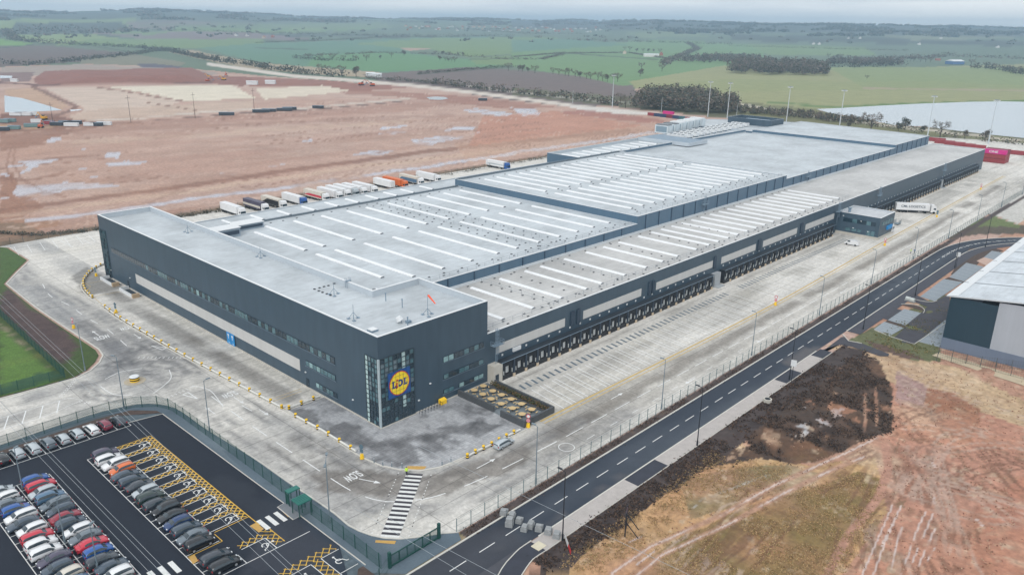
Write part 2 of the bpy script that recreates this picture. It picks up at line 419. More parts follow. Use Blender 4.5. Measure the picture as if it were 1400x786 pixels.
F([(125,54),(360,54),(360,62),(290,67),(85,62)], GR); F([(-300,54),(0,54),(45,60),(0,68),(-300,70)], (118,160,80))
F([(-300,66),(60,62),(190,74),(110,85),(0,92),(-300,95)], BR); F([(160,42),(230,45),(210,48),(150,47)], GR)
F([(110,80),(180,74),(255,86),(235,96),(110,94)], (134,132,112)); F([(228,71),(262,69),(350,86),(350,88),(300,87)], TN)
F([(270,66),(350,60),(690,48),(720,52),(740,62),(600,60),(560,72),(620,80),(700,82),(640,92),(500,102),(440,94),(350,84)], TE)
F([(480,60),(600,52),(760,52),(800,60),(760,70),(640,78),(590,68),(545,66)], GR); F([(350,33),(520,32),(540,38),(400,41)], GR2)
F([(545,66),(590,67),(560,70)], (190,160,140)); F([(430,76),(520,72),(560,74),(615,80),(700,84),(690,92),(520,98),(420,90)], (102,146,98))
F([(300,86),(350,86),(520,99),(500,106),(420,101),(340,94)], TN)
F([(495,102),(640,92),(705,96),(790,103),(860,112),(880,140),(760,150),(640,128),(520,112)], (118,104,100)); 
F([(700,68),(900,55),(1000,60),(1040,62),(1050,95),(1000,100),(850,118),(800,106),(700,92)], (114,148,96))
F([(640,80),(700,76),(700,90),(650,88)], GR); F([(700,54),(800,55),(860,62),(700,72)], TE)
F([(860,112),(990,90),(1060,98),(1400,88),(1800,96),(1800,160),(1400,152),(1120,150),(1050,145),(990,135),(870,122)], (156,158,112))
F([(1020,60),(1180,65),(1200,76),(1050,76)], GR); F([(1130,92),(1400,92),(1400,120),(1180,120)], (140,154,104)); F([(870,118),(1000,108),(1130,112),(1300,112),(1420,118),(1420,126),(1100,124),(900,128)], (146,154,102), a=.6)
F([(850,45),(930,42),(970,50),(880,52)], (122,140,100)); F([(1000,48),(1400,56),(1400,64),(1000,56)], WD)
F([(1200,48),(1330,46),(1400,52),(1250,56)], (130,138,110)); F([(700,26),(1400,34),(1400,52),(1100,45),(900,42),(700,40)], (76,86,80))
F([(150,34),(420,30),(640,33),(640,38),(300,40)], (112,128,98), a=.6)
F([(700,130),(880,150),(1060,170),(1400,200),(1800,230),(1800,210),(1400,186),(1060,155),(880,135),(700,120)], (104,104,78))
F([(1000,138),(1120,150),(1160,160),(1250,176),(1400,190),(1800,225),(1800,235),(1400,200),(1150,174),(1000,155)], (122,122,84))
gp.line([(1000,140),(1050,150),(1120,160),(1230,174),(1320,184),(1420,196)], 2.6, (205,196,180), wob=.6)
gp.line([(640,118),(720,128),(800,137),(880,143)], 2.2, (190,184,172), wob=.6, a=.8)
gp.line([(1180,121),(1300,123),(1420,124)], 2, (168,156,130)); gp.line([(1050,140),(1140,147),(1230,143),(1420,138)], 3, (98,128,66))
# hedge lines and field edges drawn thin; the hedges themselves are objects
for hl in ([(0,66),(60,60),(120,62),(190,74)], [(350,58),(520,52),(640,50),(760,52)], [(570,102),(660,95),(700,92)], [(700,78),(770,73),(850,72)], [(640,82),(700,80)], [(350,66),(420,68)], [(430,55),(700,48)], [(760,72),(900,82)]):
    gp.line(hl, 1.1, (70,80,62), wob=.3)
# --- the red earthworks
S = [(-900,90),(0,92),(45,90),(120,88),(240,92),(300,98),(400,108),(470,112),(560,120),(640,130),(760,144),(900,160),(1000,190),(1000,420),(-900,560)]
gp.poly(S, (196,165,150), 1)
m_far = (((gp.py > 88) & (gp.py < 345)) & (gy > 100) & pip(gp.px, gp.py, S)).astype(float); m_mid = m_far*(gp.py > 158)
gp.noise((172,138,124), .012, .5, 5, .55, 21, mask=m_far, stretch=(.5, 2)); gp.noise((208,186,172), .02, .52, 5, .5, 22, mask=m_far, stretch=(.6, 2))
gp.noise((184,142,122), .004, .48, 5, .5, 25, mask=m_far)
F([(0,93),(110,88),(235,94),(300,100),(290,104),(60,104),(0,100)], (170,156,146)); F([(188,88),(205,87),(252,92),(240,94),(195,93)], (96,92,104))
F([(0,100),(48,98),(40,112),(0,113)], (140,116,112)); F([(48,106),(62,97),(200,94),(262,93),(290,104),(345,106),(420,112),(330,118),(290,115),(180,115),(60,118),(45,113)], (150,104,92))
F([(345,106),(440,110),(560,119),(520,123),(470,126),(420,118),(340,118)], (158,112,98))
F([(60,120),(135,119),(255,137),(225,146),(170,150),(110,156),(115,148)], (212,192,176)); F([(95,158),(130,150),(260,142),(345,138),(345,150),(210,160),(100,168)], (204,180,162))
F([(152,120),(318,117),(350,134),(255,139),(215,130)], (230,220,200)); F([(350,122),(440,117),(478,124),(450,128),(362,136)], (226,214,194))
F([(6,122),(50,121),(95,146),(80,150),(30,134),(6,130)], (196,164,140)); gp.line([(45,119),(75,133),(105,146),(95,152),(60,164)], 4, (140,108,96), wob=1)
gp.line([(130,119),(170,125),(215,133),(250,138)], 1.6, (150,116,100)); gp.line([(200,140),(260,150),(270,152)], 1.2, (150,116,100)); gp.line([(0,113),(60,117),(160,116),(290,113)], 2, (120,84,78))
gp.line([(90,168),(180,163),(300,152),(420,148),(560,135)], 2.2, (214,202,190), wob=.4); gp.line([(100,172),(200,166),(330,155),(430,150),(560,138)], 1.4, (130,104,94), wob=.4)
F([(0,156),(70,156),(105,164),(160,168),(90,184),(0,190)], (136,98,84)); F([(0,186),(90,182),(70,196),(20,204),(0,206)], (150,108,90), a=.8); F([(100,171),(430,152),(560,140),(640,140),(560,152),(300,168),(100,186)], (176,138,122), a=.6); F([(480,122),(640,132),(760,146),(700,150),(560,134),(470,128)], (160,112,96), a=.7)
gp.poly([(0,240),(20,236),(26,262),(60,284),(30,298),(0,302)], (150,104,80), 6, .05, a=.75); gp.poly([(0,302),(50,300),(90,306),(40,316),(0,318)], (160,120,92), 5, .08, a=.8); gp.line([(0,172),(40,176),(100,170)], 3, (206,176,140), a=.7)
gp.line([(285,88),(400,104),(480,110),(560,117),(640,126),(720,136),(790,146),(860,152),(950,163)], 4.2, (222,212,200), wob=.5)
gp.poly([(760,142),(870,152),(935,160),(870,158),(800,152)], (222,216,208), .5)
for pts, rgb in (([(0,186),(200,176),(400,168),(620,158)], (168,134,120)), ([(0,230),(150,215),(300,202),(500,190),(700,172)], (180,148,132)), ([(100,196),(300,182),(560,166)], (206,180,160))):
    gp.line(pts, 5, rgb, a=.55, wob=4)
# long ruts and the drain along the field
gp.line([(0,288),(60,281),(200,262),(350,240),(480,222),(600,206),(700,196),(860,178)], 5, (138,100,84), wob=2, a=.8)
gp.line([(0,296),(60,289),(200,270),(350,248),(480,230),(700,204)], 5, (212,186,164), wob=2, a=.6)
PU = (186,180,188)
gp.line([(36,301),(70,298),(160,288),(260,273),(400,255),(520,237),(620,222),(720,207),(850,189),(925,176)], 4.2, PU, wob=2.5, wet=.9, patch=(.02,.3,40))
gp.line([(880,186),(960,172)], 4, (208,188,178))
for pts in ([(144,210),(166,208),(163,217),(143,216)], [(138,226),(160,221),(205,219),(190,225),(165,227)], [(24,222),(50,218),(84,218),(60,224),(34,236),(24,238),(40,228)],
            [(108,231),(122,229),(118,233)], [(120,243),(137,240),(130,245)], [(22,253),(60,252),(100,250),(165,252),(162,256),(95,260),(60,270),(78,270),(70,276),(40,276),(18,266)],
            [(76,246),(95,243),(92,249),(78,250)], [(0,237),(14,238),(10,242),(0,241)], [(0,270),(14,268),(12,274),(0,275)], [(40,303),(62,296),(64,300),(48,304)], [(300,237),(330,234),(322,238)],
            [(515,175),(560,170),(555,174),(525,178)], [(512,183),(558,179),(552,184),(530,184)], [(560,192),(600,186),(630,186),(658,180),(650,185),(600,196),(575,200)], [(480,212),(500,207),(540,206),(520,212)],
            [(630,150),(660,149),(700,156),(690,160),(660,156)], [(600,176),(640,172),(650,176),(610,180)], [(405,193),(430,191),(425,195)], [(366,228),(392,224),(388,228)], [(110,203),(118,203),(117,206)],
            [(62,190),(80,187),(84,192),(66,196)], [(8,226),(30,225),(30,229),(10,229)], [(700,148),(735,150),(740,162),(715,160)]):
    gp.poly(pts, PU, 3.5, .09, wet=.9, patch=(.045,.34,44))
for arc in ([(20,205),(18,225),(30,245),(60,262),(90,270)], [(14,205),(8,230),(20,255)], [(0,244),(40,246),(90,236)], [(0,262),(30,280),(0,292)]):
    gp.line(arc, 3, (140,98,78), a=.6, wob=2)
F([(620,196),(880,172),(905,180),(860,190),(640,222)], (204,166,142), a=.5); F([(660,160),(760,152),(880,172),(640,200)], (196,138,114), a=.65)
F([(760,154),(880,168),(920,172),(905,164),(800,150)], (160,96,86), a=.6)
gp.poly([(-60,300),(30,306),(60,318),(136,314),(136,324),(0,340),(-60,350)], (130,110,90), 4, .1)
sl_ = (m_far > .5) & (rr < 900); tr_ = []; R5 = random.Random(43)
for k in range(60):
    x0 = R5.uniform(-60,380); y0 = R5.uniform(202,560); L_ = R5.uniform(80,420); dy = R5.uniform(-.18,.10)*L_; tr_.append([(x0,y0),(x0+L_*.5,y0+dy*.5+R5.uniform(-8,8)),(x0+L_,y0+dy)])
for k in range(14):
    c0 = (R5.uniform(-40,10), R5.uniform(215,330)); r_ = R5.uniform(12,45); a0_ = R5.uniform(0,6); tr_.append([(c0[0]+r_*math.cos(a0_+.2*j), c0[1]+r_*1.6*math.sin(a0_+.2*j)) for j in range(14)])
gp.tracks(sl_, tr_[::2], (138,98,80), .6, .9, patch=(.02,.40,59), gauge=1.2); gp.tracks(sl_, tr_[1::2], (214,188,172), .6, .9, patch=(.02,.42,60), gauge=1.2)
gp.noise((164,126,108), .05, .56, 6, .4, 68, mask=m_mid, stretch=(.4,1.8)); gp.noise((136,102,88), .15, .64, 8, .35, 69, mask=m_mid*(rr < 420)); gp.noise((182,142,118), .008, .5, 5, .4, 70, mask=m_mid)
# bank between earthworks and the lorry park
bank = [(-60, 196.5), (330, 195.0)]
gp.line(bank, 9, (138,116,94), wob=1.5, sc=.1, world=True)
gp.noise((92,80,60), .15, .5, 6, .7, 91, mask=((np.abs(gy-196) < 4.5) & (gx < 330)).astype(float))
# far yard behind the warehouse
gp.poly([(330,-34),(520,-40),(640,-120),(560,60),(500,150),(470,170),(425,150),(425,-10)], (206,204,198), 0, world=True)
gp.poly([(1160,255),(1400,200),(1800,200),(1800,420),(1400,310),(1365,296)], (208,206,200), 0)
# --- plot to the right: bare mud, straw grass, soil heap
rt = ((gy < -47.5) & (rr < 420)).astype(float)
gp._mix(rt, (193,151,129), 0)
T_, OL, SO, MU = (200,164,118), (140,120,76), (78,64,56), (196,146,124)
gp.poly([(700,860),(745,760),(830,705),(900,655),(1000,600),(1040,625),(1110,636),(1200,625),(1210,700),(1150,786),(1100,900)], T_, 8, .12)
gp.poly([(850,790),(930,735),(1010,695),(1100,668),(1175,645),(1205,655),(1195,700),(1150,740),(1118,790),(1080,900),(840,900)], OL, 10, .12)
gp.poly([(930,660),(1000,640),(1080,635),(1130,648),(1090,668),(1010,690),(940,710)], (142,128,92), 9, .12)
gp.poly([(1150,600),(1215,600),(1240,640),(1220,690),(1170,786),(1120,900),(1900,900),(1900,560),(1400,560),(1240,500),(1195,485),(1210,560)], MU, 9, .1)
gp.poly([(1190,720),(1210,690),(1240,670),(1245,720),(1230,800),(1170,800)], (128,112,84), 10, .2, a=.8, patch=(.3,.45,5))
gp.poly([(1130,470),(1200,472),(1300,500),(1400,545),(1500,580),(1500,620),(1400,585),(1290,545),(1210,520),(1180,500)], (204,176,142), 8, .15)
gp.poly([(1225,505),(1268,528),(1262,560),(1225,552)], (176,146,140), 4); gp.poly([(1268,530),(1300,536),(1342,560),(1330,606),(1290,592),(1264,568)], (164,112,82), 5, .15, wet=.5)
gp.poly([(1340,690),(1400,650),(1600,640),(1600,900),(1340,860),(1330,740)], (192,134,110), 12, .08, a=.8)
gp.poly([(960,640),(1000,615),(1060,600),(1150,560),(1215,560),(1218,588),(1170,606),(1120,628),(1080,634),(1040,626)], SO, 5, .2)
gp.poly([(720,900),(722,786),(735,775),(752,768),(775,772),(745,790),(740,900)], SO, 5, .2)
gp.poly([(985,600),(1000,585),(1062,545),(1118,492),(1165,476),(1202,492),(1220,540),(1215,590),(1170,606),(1120,630),(1080,634),(1045,625),(1020,603)], SO, 6, .2)
gp.noise((118,88,66), .10, .50, 6, .75, 65, mask=rt*(gp.c[:, 0] < .09)*(gp.c[:,0] > .02)*(gx > 40)); gp.noise((48,42,42), .5, .5, 6, .6, 61, mask=rt*(gp.c[:, 0] < .09)); gp.noise((110,86,72), .35, .6, 6, .7, 62, mask=rt*(gp.c[:, 0] < .09))
for pts in ([(1075,600),(1085,585),(1100,578),(1108,590),(1098,600)], [(1108,575),(1130,570),(1150,580),(1130,586)], [(1135,560),(1150,556),(1155,566),(1140,570)], [(1090,560),(1100,556),(1104,562)]):
    gp.poly(pts, (176,180,184), 5, .5, wet=.7, patch=(.6,.42,7))
gp.line([(1183,540),(1183,570),(1182,590)], 4, (120,108,98), a=.6, wob=2); gp.line([(1197,530),(1199,580)], 4, (126,110,96), a=.6, wob=2)
mk = rt*(gp.c[:, 0] > .1)
gp.noise((172,132,114), .09, .5, 5, .4, 51, mask=mk, stretch=(1, .5)); gp.noise((212,188,160), .12, .58, 6, .6, 52, mask=mk); gp.noise((128,104,72), .3, .62, 7, .35, 53, mask=mk)
gp.noise((198,144,116), .05, .5, 5, .5, 54, mask=mk); gp.noise((120,92,70), .8, .63, 9, .4, 55, mask=mk)
gp.noise((216,196,170), .6, .64, 9, .5, 56, mask=mk)
tr_ = []; R5 = random.Random(41)
for k in range(26):
    a_, b_ = P(R5.uniform(1120,1420), 900), P(R5.uniform(1200,1300), 610); mid = ((a_[0]+b_[0])/2+R5.uniform(-5,5), (a_[1]+b_[1])/2+R5.uniform(-5,5)); tr_.append(smooth_line([a_[:2], mid, b_[:2]], 6))
for k in range(14):
    a_, b_ = P(R5.uniform(780,980), 900), P(R5.uniform(1150,1240), R5.uniform(580,630)); mid = P(R5.uniform(960,1060), R5.uniform(690,740)); tr_.append(smooth_line([a_[:2], mid[:2], b_[:2]], 6))
for k in range(20):
    a_, b_ = P(R5.uniform(1180,1260), R5.uniform(500,700)), P(1440, R5.uniform(540,760)); tr_.append([a_[:2], ((a_[0]+b_[0])/2+R5.uniform(-6,6), (a_[1]+b_[1])/2+R5.uniform(-6,6)), b_[:2]])
gp.tracks(mk > .5, tr_[::2], (118,84,66), .6, .55, patch=(.12,.42,57)); gp.tracks(mk > .5, tr_[1::2], (200,176,160), .55, .5, wet=.4, patch=(.12,.45,58))
for pts in ([(830,786),(890,745),(990,700),(1060,662),(1110,640),(1160,618),(1200,598)], [(850,800),(905,757),(1000,712),(1070,674),(1125,648),(1180,625)]):
    gp.line(pts, 7, (188,148,126), a=.8, wob=3); gp.line(pts, 2.2, (214,194,184), wet=.8, wob=3, patch=(.12,.42,3))
gp.line([(940,700),(960,680),(1000,668),(1050,648),(1080,642)], 3, (192,186,178), wob=3, patch=(.2,.4,6)); gp.line([(1130,786),(1160,730),(1200,680),(1215,640),(1210,610)], 12, (186,142,122), wob=4)
for pts in ([(1178,786),(1196,745),(1220,690)], [(1192,790),(1212,735),(1232,690)], [(1218,780),(1232,720)], [(1232,786),(1255,720),(1265,700)], [(1247,768),(1274,705),(1278,680)], [(1256,772),(1278,722)], [(1268,765),(1278,748)], [(1205,745),(1225,705)], [(1335,710),(1345,720)], [(1290,655),(1274,632)], [(860,740),(880,730)], [(870,770),(895,752)]):
    gp.line(pts, 2.4, (214,194,186), wet=.8, wob=2.5, patch=(.25,.36,8))
for pts in ([(1285,586),(1300,600),(1330,628),(1400,655)], [(1330,588),(1370,606),(1400,620)], [(1300,590),(1320,640),(1345,660)], [(1150,700),(1120,740),(1100,786)], [(1230,600),(1220,630),(1225,660)]):
    gp.line(pts, 3, (120,96,74), a=.6, wob=5, patch=(.3,.4,9))
sv = ((gy < -47.6) & (gy > -51.2-2.4*fbm(gx*.12, gy*.12, 66, 4)-1.5*np.clip((gx-20)/40, 0, 1)) & (gx > -9) & (gx < 108)).astype(float); gp._mix(sv, (78,68,66), 0); gp.noise((56,48,48), .5, .5, 6, .6, 67, mask=sv)
# grass round the smaller unit
gp.poly([(1150,470),(1200,445),(1290,400),(1310,420),(1285,470),(1285,495),(1250,492),(1205,480)], (108,112,78), 3, .2)
gp.poly([(1178,462),(1200,470),(1240,478),(1262,492),(1240,490),(1200,478)], (104,84,76), 3, .2)
gp.poly([(1220,345),(1290,300),(1340,296),(1420,312),(1420,320),(1340,320),(1280,330),(1240,352)], (96,88,76), 2, .1); gp.poly([(1320,300),(1362,296),(1420,318),(1420,312),(1370,310),(1330,310)], (110,124,78), 2, .1)
# lane verges under everything on the near side
gp.poly([(-80,-60),(250,-60),(250,-34.3),(-80,-34.3)], (82,72,68), 0, world=True, a=0)
v_ = ((gy > -37) & (gy < -35.0) & (gx > -13) & (gx < 400)).astype(float); gp._mix(v_, (86,76,74), 0)
gp.noise((128,108,88), .4, .62, 6, .5, 63, mask=v_)
V_ = (gy < -35)&(gy > -50)&(gx < -12)&(gx > -60); gp._mix(V_.astype(float), (170,150,128), 0); gp.noise((120,120,70), .3, .5, 6, .7, 64, mask=V_.astype(float))
gp._mix(((gx < -22)&(gy < 66)&(rr < 230)&(gy > -36)).astype(float), (96,110,118), 0)
nI, nJ = R_.shape
idx = np.arange(nI*nJ).reshape(nI, nJ)
q = np.stack([idx[:-1, :-1], idx[:-1, 1:], idx[1:, 1:], idx[1:, :-1]], -1).reshape(-1, 4)
co = np.stack([gx, gy, gz], 1)
e1 = co[q[:1, 1]]-co[q[:1, 0]]; e2 = co[q[:1, 3]]-co[q[:1, 0]]
if np.cross(e1, e2)[0, 2] < 0: q = q[:, ::-1]
me = grid_mesh('ground', co, q)
g_mat = attr_mat('open_ground', scale=.9, amp=.16, scale2=.05, amp2=.10, bump=.5, grit=(.55, .17)); me.materials.append(g_mat)
gp.apply(me); me.polygons.foreach_set('use_smooth', [True]*len(me.polygons))
ground = struct(bpy.data.objects.new('ground', me)); COL.objects.link(ground)
base = MB(); base.box(-30000, 30000, -30000, 30000, -7, -5.5)
struct(base.build('terrain', mat('terrain_earth', (110,115,90), .9, .2, .002)))
# ---------------------------------------------------------------- level sheets: yard, roads, car park
def W2(*pts, z=0): return [P(a, b, z)[:2] for a, b in pts]
yard_poly = [(-13.9,-33.4),(-12,-34.9),(100,-34.8),(250,-34.2),(440,-33.8),(560,-34),(575,30),(540,120),(427,195),(0,194.5),(-13.3,193.6),(-11.4,189.8),(-11.3,169),(-18,158),(-24,147.4),(-24.6,120),(-24.2,98.5),
  (-23.6,78),(-24.3,73.6),(-26.4,70),(-29.5,66.8),(-33,65),(-40,65),(-60,65.8),(-150,67),(-150,41),(-90,43),(-53.3,44.4),(-38,45.1),(-35.2,44.9),(-29,43.2),(-25.8,40.1),(-24.2,36),(-23.9,30),(-23.9,23.6),(-23.0,7.5),(-22.9,-3.3),(-22.6,-17),(-22.9,-21.4),(-21.9,-26),(-19.4,-29.8)]
def yard_paint(p):
    x, y = p.x, p.y
    p.noise((150,148,142), .05, .46, 5, .55, 71, stretch=(.35, 1.4), mask=(y < -3)*1.0); p.noise((222,218,208), .09, .55, 6, .5, 72, stretch=(.4, 1.3))
    west = ((x < 0) & (y > -22)).astype(float)
    p.noise((150,152,154), .06, .42, 5, .6, 73, mask=west, stretch=(1.3, .5))
    for yy, wd, a_ in ((-25.5, 3.2, .75), (-30, 2.6, .35), (-22.8, 1.6, .35), (-4.3, 1.6, .3)):
        p.line([(22, yy), (225, yy+.3), (380, yy+5)], wd, (128,122,114), a_, wob=1.2, sc=.15, world=True, soft=1, patch=(.06,.28,31))
    p.line([(33,-12),(190,-12)], 5, (150,146,136), .45, wob=2, world=True, patch=(.09,.44,32)); p.line([(225,-12),(400,-8)], 8, (170,168,162), .5, wob=2, world=True, patch=(.07,.4,33))
    lane = [[(-14,190),(-17,140),(-15,110),(-14.5,70),(-13.5,40),(-12.5,5),(-11,-8),(-6,-18),(6,-23),(30,-25.5)], [(-20,150),(-21,110),(-20.5,85),(-21,74)], [(-20,100),(-20.5,60),(-20.5,30),(-19.8,0),(-18.5,-18),(-10,-28),(5,-31),(40,-30.5)]]
    for l_ in lane:
        for o_ in (-1.1, 1.1): p.line(offset_line(smooth_line(l_, 3), o_), 1.0, (104,106,110), .6, wob=.7, sc=.1, world=True, soft=1.2, patch=(.07,.32,34))
        p.line(l_, 5, (150,150,150), .45, wob=1.5, sc=.1, world=True, soft=1.4, patch=(.04,.35,36))
    for c0, r_, a0, a1 in (((-24.8,54.5), 9, 0, 6.3), ((-24.8,54.5), 12, -.5, 2.6), ((-34,70), 10, -1.5, .2), ((-29,40), 9, .2, 1.7), ((-24,78), 9, -1.2, .2), ((-14,62), 9, 1, 4)):
        arc = [(c0[0]+r_*math.cos(a0+(a1-a0)*i/24), c0[1]+r_*math.sin(a0+(a1-a0)*i/24)) for i in range(25)]
        for o_ in (-1, 1): p.line(offset_line(arc, o_), .9, (96,98,102), .6, wob=.8, sc=.12, world=True, soft=1.2, patch=(.09,.36,35))
    p.line([(-60,55),(-40,54),(-28,49),(-20,44),(-15,35)], 5, (112,114,118), .6, wob=2, world=True, soft=1.4, patch=(.08,.35,37))
    p.line([(-120,60),(-60,61),(-40,61),(-30,60),(-22,66),(-20,80)], 4, (124,126,130), .55, wob=2, world=True, soft=1.4, patch=(.08,.35,38))
    # block paving and the wet service strip before the office front
    p.line([(-5.5,118),(-5.5,24)], 4.5, (150,148,144), .8, wob=1.2, sc=.12, world=True, soft=.6, patch=(.05,.34,41))
    p.line([(-4.5,118),(-5,24)], 2, (118,114,108), .6, wob=1, sc=.12, world=True, soft=1, patch=(.05,.42,42))
    p.poly([(-12,120),(-1,120),(-1,150),(-8,142)], (140,138,134), 1, world=True, a=.8); p.line([(-1.4,118),(-1.4,20)], 2.2, (208,205,196), .8, wob=.2, world=True)
    p.poly([(-24,100),(-17,100),(-17,135),(-24,150)], (160,162,164), 2, world=True, a=.5)
    # tyre marks round the zebra bend
    p.poly([(-19,-4),(-14,-8),(-9,-14),(-4,-20),(10,-23.5),(34,-24.6),(34,-28),(6,-28),(-6,-26),(-14,-20),(-20,-10)], (126,120,114), 1.5, .1, a=.7, world=True, patch=(.12,.33,43))
    p.poly([(-23,-20),(-16,-22),(-14,-30),(-18,-32)], (206,204,198), 1, .2, a=.7, world=True)
    for k in range(9):
        pl = smooth_line([(-19+k*.9,10),(-18+k*.8,-6),(-14.5+k*.7,-17+k*.3),(-5+k*.3,-25+k*.5),(12,-28.5+k*.7),(34,-29.5+k*.75)], 2)
        p.line(pl, .55, (92,88,84), .45, wob=.4, sc=.2, world=True, soft=1.2, patch=(.1,.4,44+k))
c_mat = attr_mat('yard_concrete', scale=1.6, amp=.08, scale2=.22, amp2=.13, joints=(12, 4.0, .09, .64, .93), stretch=(.35, 1.6, 1), bump=.05, grit=(.8, .13))
struct(cdt_sheet('yard', yard_poly, .0, 1.15, c_mat, yard_paint, (229, 226, 219)))
# block paved corner
pave = [(-8.6,19),(-8.9,6.9),(-9.2,-2),(-9.1,-7.1),(-8.5,-11),(-7,-14.3),(-4.5,-17.2),(-1.5,-18.7),(4.9,-19.4),(12,-20),(19.6,-20.4),(19.7,-13.4),(22.2,-11),(20.5,-.1),(0,-.1),(-.1,19)]
def pave_paint(p):
    p.noise((120,122,126), .12, .56, 6, .6, 81); p.noise((206,209,212), .13, .6, 6, .5, 82); p.noise((92,94,98), .45, .62, 9, .5, 83)
    p.poly([(440,590),(480,575),(560,590),(640,578),(690,580),(640,600),(600,622),(560,612),(500,612),(455,606)], (104,105,108), 9, .25, a=.75, patch=(.16,.38,95)); p.poly([(470,612),(560,600),(575,630),(540,640),(505,628)], (112,113,116), 7, .25, a=.7, patch=(.2,.36,96)); p.poly([(395,555),(430,560),(440,590),(405,575)], (110,111,114), 5, .25, a=.7); p.line([(640,560),(670,566),(640,590),(580,600)], 9, (96,97,100), .7, wob=5, patch=(.2,.34,97))
p_mat = attr_mat('paving_blocks', scale=2.5, amp=.12, scale2=.4, amp2=.1, joints=(1.2, .6, .06, .74, .80), bump=.1, grit=(.9,.12))
struct(cdt_sheet('paved_forecourt', pave, .05, .8, p_mat, pave_paint, (192, 194, 197)))
# grass island
isl = [(-14,193.2),(-12.2,189.8),(-12.1,169.4),(-18.6,158.6),(-24.7,147.6),(-25.3,120),(-24.9,98.5),(-24.4,78),(-25.1,74.1),(-27.1,70.8),(-30,67.6),(-33.2,65.8),(-40,65.8),(-60,66.6),(-150,67.8),(-150,194)]
def isl_paint(p):
    p.noise((84,104,52), .08, .5, 5, .7, 84); p.noise((112,112,60), .12, .6, 6, .6, 85)
    p.poly([(0,405),(12,396),(100,462),(104,474),(96,488),(84,500),(0,425)], (92,76,74), 4, .3)
    p.noise((70,58,58), .4, .5, 6, .6, 86, mask=pip(p.px, p.py, [(0,405),(12,396),(100,462),(104,474),(96,488),(84,500),(0,425)])*1.0)
    p.line([(0,444),(40,480),(84,520)], 3, (150,140,116), .7, wob=1); p.poly([(0,450),(80,515),(70,524),(0,545)], (98,134,58), 2, a=.7)
    p.poly([(0,530),(60,508),(90,512),(0,545)], (52,84,66), 2, a=.7); p.poly([(-60,300),(14,338),(20,345),(0,400),(-60,400)], (86,96,66), 2, a=.4)
    p.poly([(0,338),(30,342),(40,352),(10,388),(0,395)], (72,104,50), 2, a=.6)
struct(cdt_sheet('grass_verge', isl, .11, 1.4, attr_mat('verge_grass', scale=3, amp=.3, scale2=.5, amp2=.15, bump=.6), isl_paint, (70, 90, 46)))
def edge(pl, w, name='kerb', z1=.13, m=None):
    b = MB(); ribbon(b, pl, w, -.03, z1); return struct(b.build(name, m or mat('kerb_stone', (214,212,204), .8, .08, 1)))
edge([(-14,193.6),(-11.4,189.8),(-11.3,169),(-18,158),(-24,147.4),(-24.6,120),(-24.2,98.5),(-23.6,78),(-24.3,73.6),(-26.4,70),(-29.5,66.8),(-33,65),(-40,65),(-60,65.8),(-150,67)], .35)
outer = smooth_line([(-150,41),(-90,43),(-53.3,44.4),(-38,45.1),(-35.2,44.9),(-29,43.2),(-25.8,40.1),(-24.2,36),(-23.9,30),(-23.9,23.6),(-23.0,7.5),(-22.9,-3.3),(-22.6,-17),(-22.9,-21.4),(-21.9,-26),(-19.4,-29.8),(-13.9,-33.4),(-12,-34.9)], 2)
edge(outer, .3)
edge(smooth_line([(20,-20.5),(12,-20.1),(4.9,-19.5),(-1.5,-18.8),(-4.5,-17.3),(-7,-14.4),(-8.5,-11),(-9.1,-7.1),(-9.2,-2),(-8.9,6.9),(-9.4,20),(-11.4,56.6),(-12.4,96.1),(-10.8,123.6),(-7.5,134.3),(-1.5,143.9),(4.7,148.9)], 2), .3)
# footpath round the yard, blue grey tarmac
fp = MB(); inner = offset_line(outer, -.15)
path_poly = [p for p in offset_line(outer, -.1) if p[0] > -152] + [(-13,-36.6),(-24,-36.6),(-27.2,-33),(-27.2,-23),(-26.9,0),(-27,35.4),(-30,40.6),(-36,43),(-52,42.6),(-90,41.6),(-150,39.6)]
def path_paint(p): p.noise((128,142,150), .2, .5, 5, .5, 87); p.noise((70,84,96), .3, .6, 5, .5, 88)
struct(cdt_sheet('footpath', path_poly, .02, 1.5, attr_mat('path_tarmac', scale=3, amp=.1, bump=.1), path_paint, (96, 112, 124)))
# soil bed behind the verge row of cars
bed = MB(); bed.sheet([(-150,40.4),(-33.2,40.4),(-27.6,36.4),(-27.2,35.6),(-27.4,37.5),(-31,41.4),(-37,42.2),(-90,41.3),(-150,39.9)], .045)
struct(bed.build('soil_bed', mat('bed_soil', (86,72,66), .95, .3, 1.2, amp2=.25)))
# car park tarmac
lot = [(-150,40.3),(-33.5,40.3),(-33.5,36.4),(-27.2,35.3),(-26.9,0),(-26.8,-9),(-28.1,-9.2),(-28.2,-14),(-26.8,-13.9),(-26.8,-24.5),(-30,-31),(-30,-60),(-150,-60)]
def lot_paint(p):
    p.noise((54,66,80), .07, .5, 5, .6, 89); p.noise((30,38,50), .12, .6, 5, .5, 90)
    p.poly([(380,700),(470,730),(440,786),(330,786)], (62,66,76), 5, .2, a=.7)
    p.poly([(300,640),(420,720),(400,740),(280,660)], (50,56,66), 5, .2, a=.6)
struct(cdt_sheet('car_park', lot, .06, 1.6, attr_mat('lot_tarmac', scale=4, amp=.10, scale2=.5, amp2=.06, bump=.08), lot_paint, (33, 41, 54)))
edge([(-33.5,40.4),(-33.5,36.4),(-27.2,35.3),(-26.9,0),(-26.8,-9),(-28.1,-9.2),(-28.2,-14),(-26.8,-13.9),(-26.8,-31)], .14)
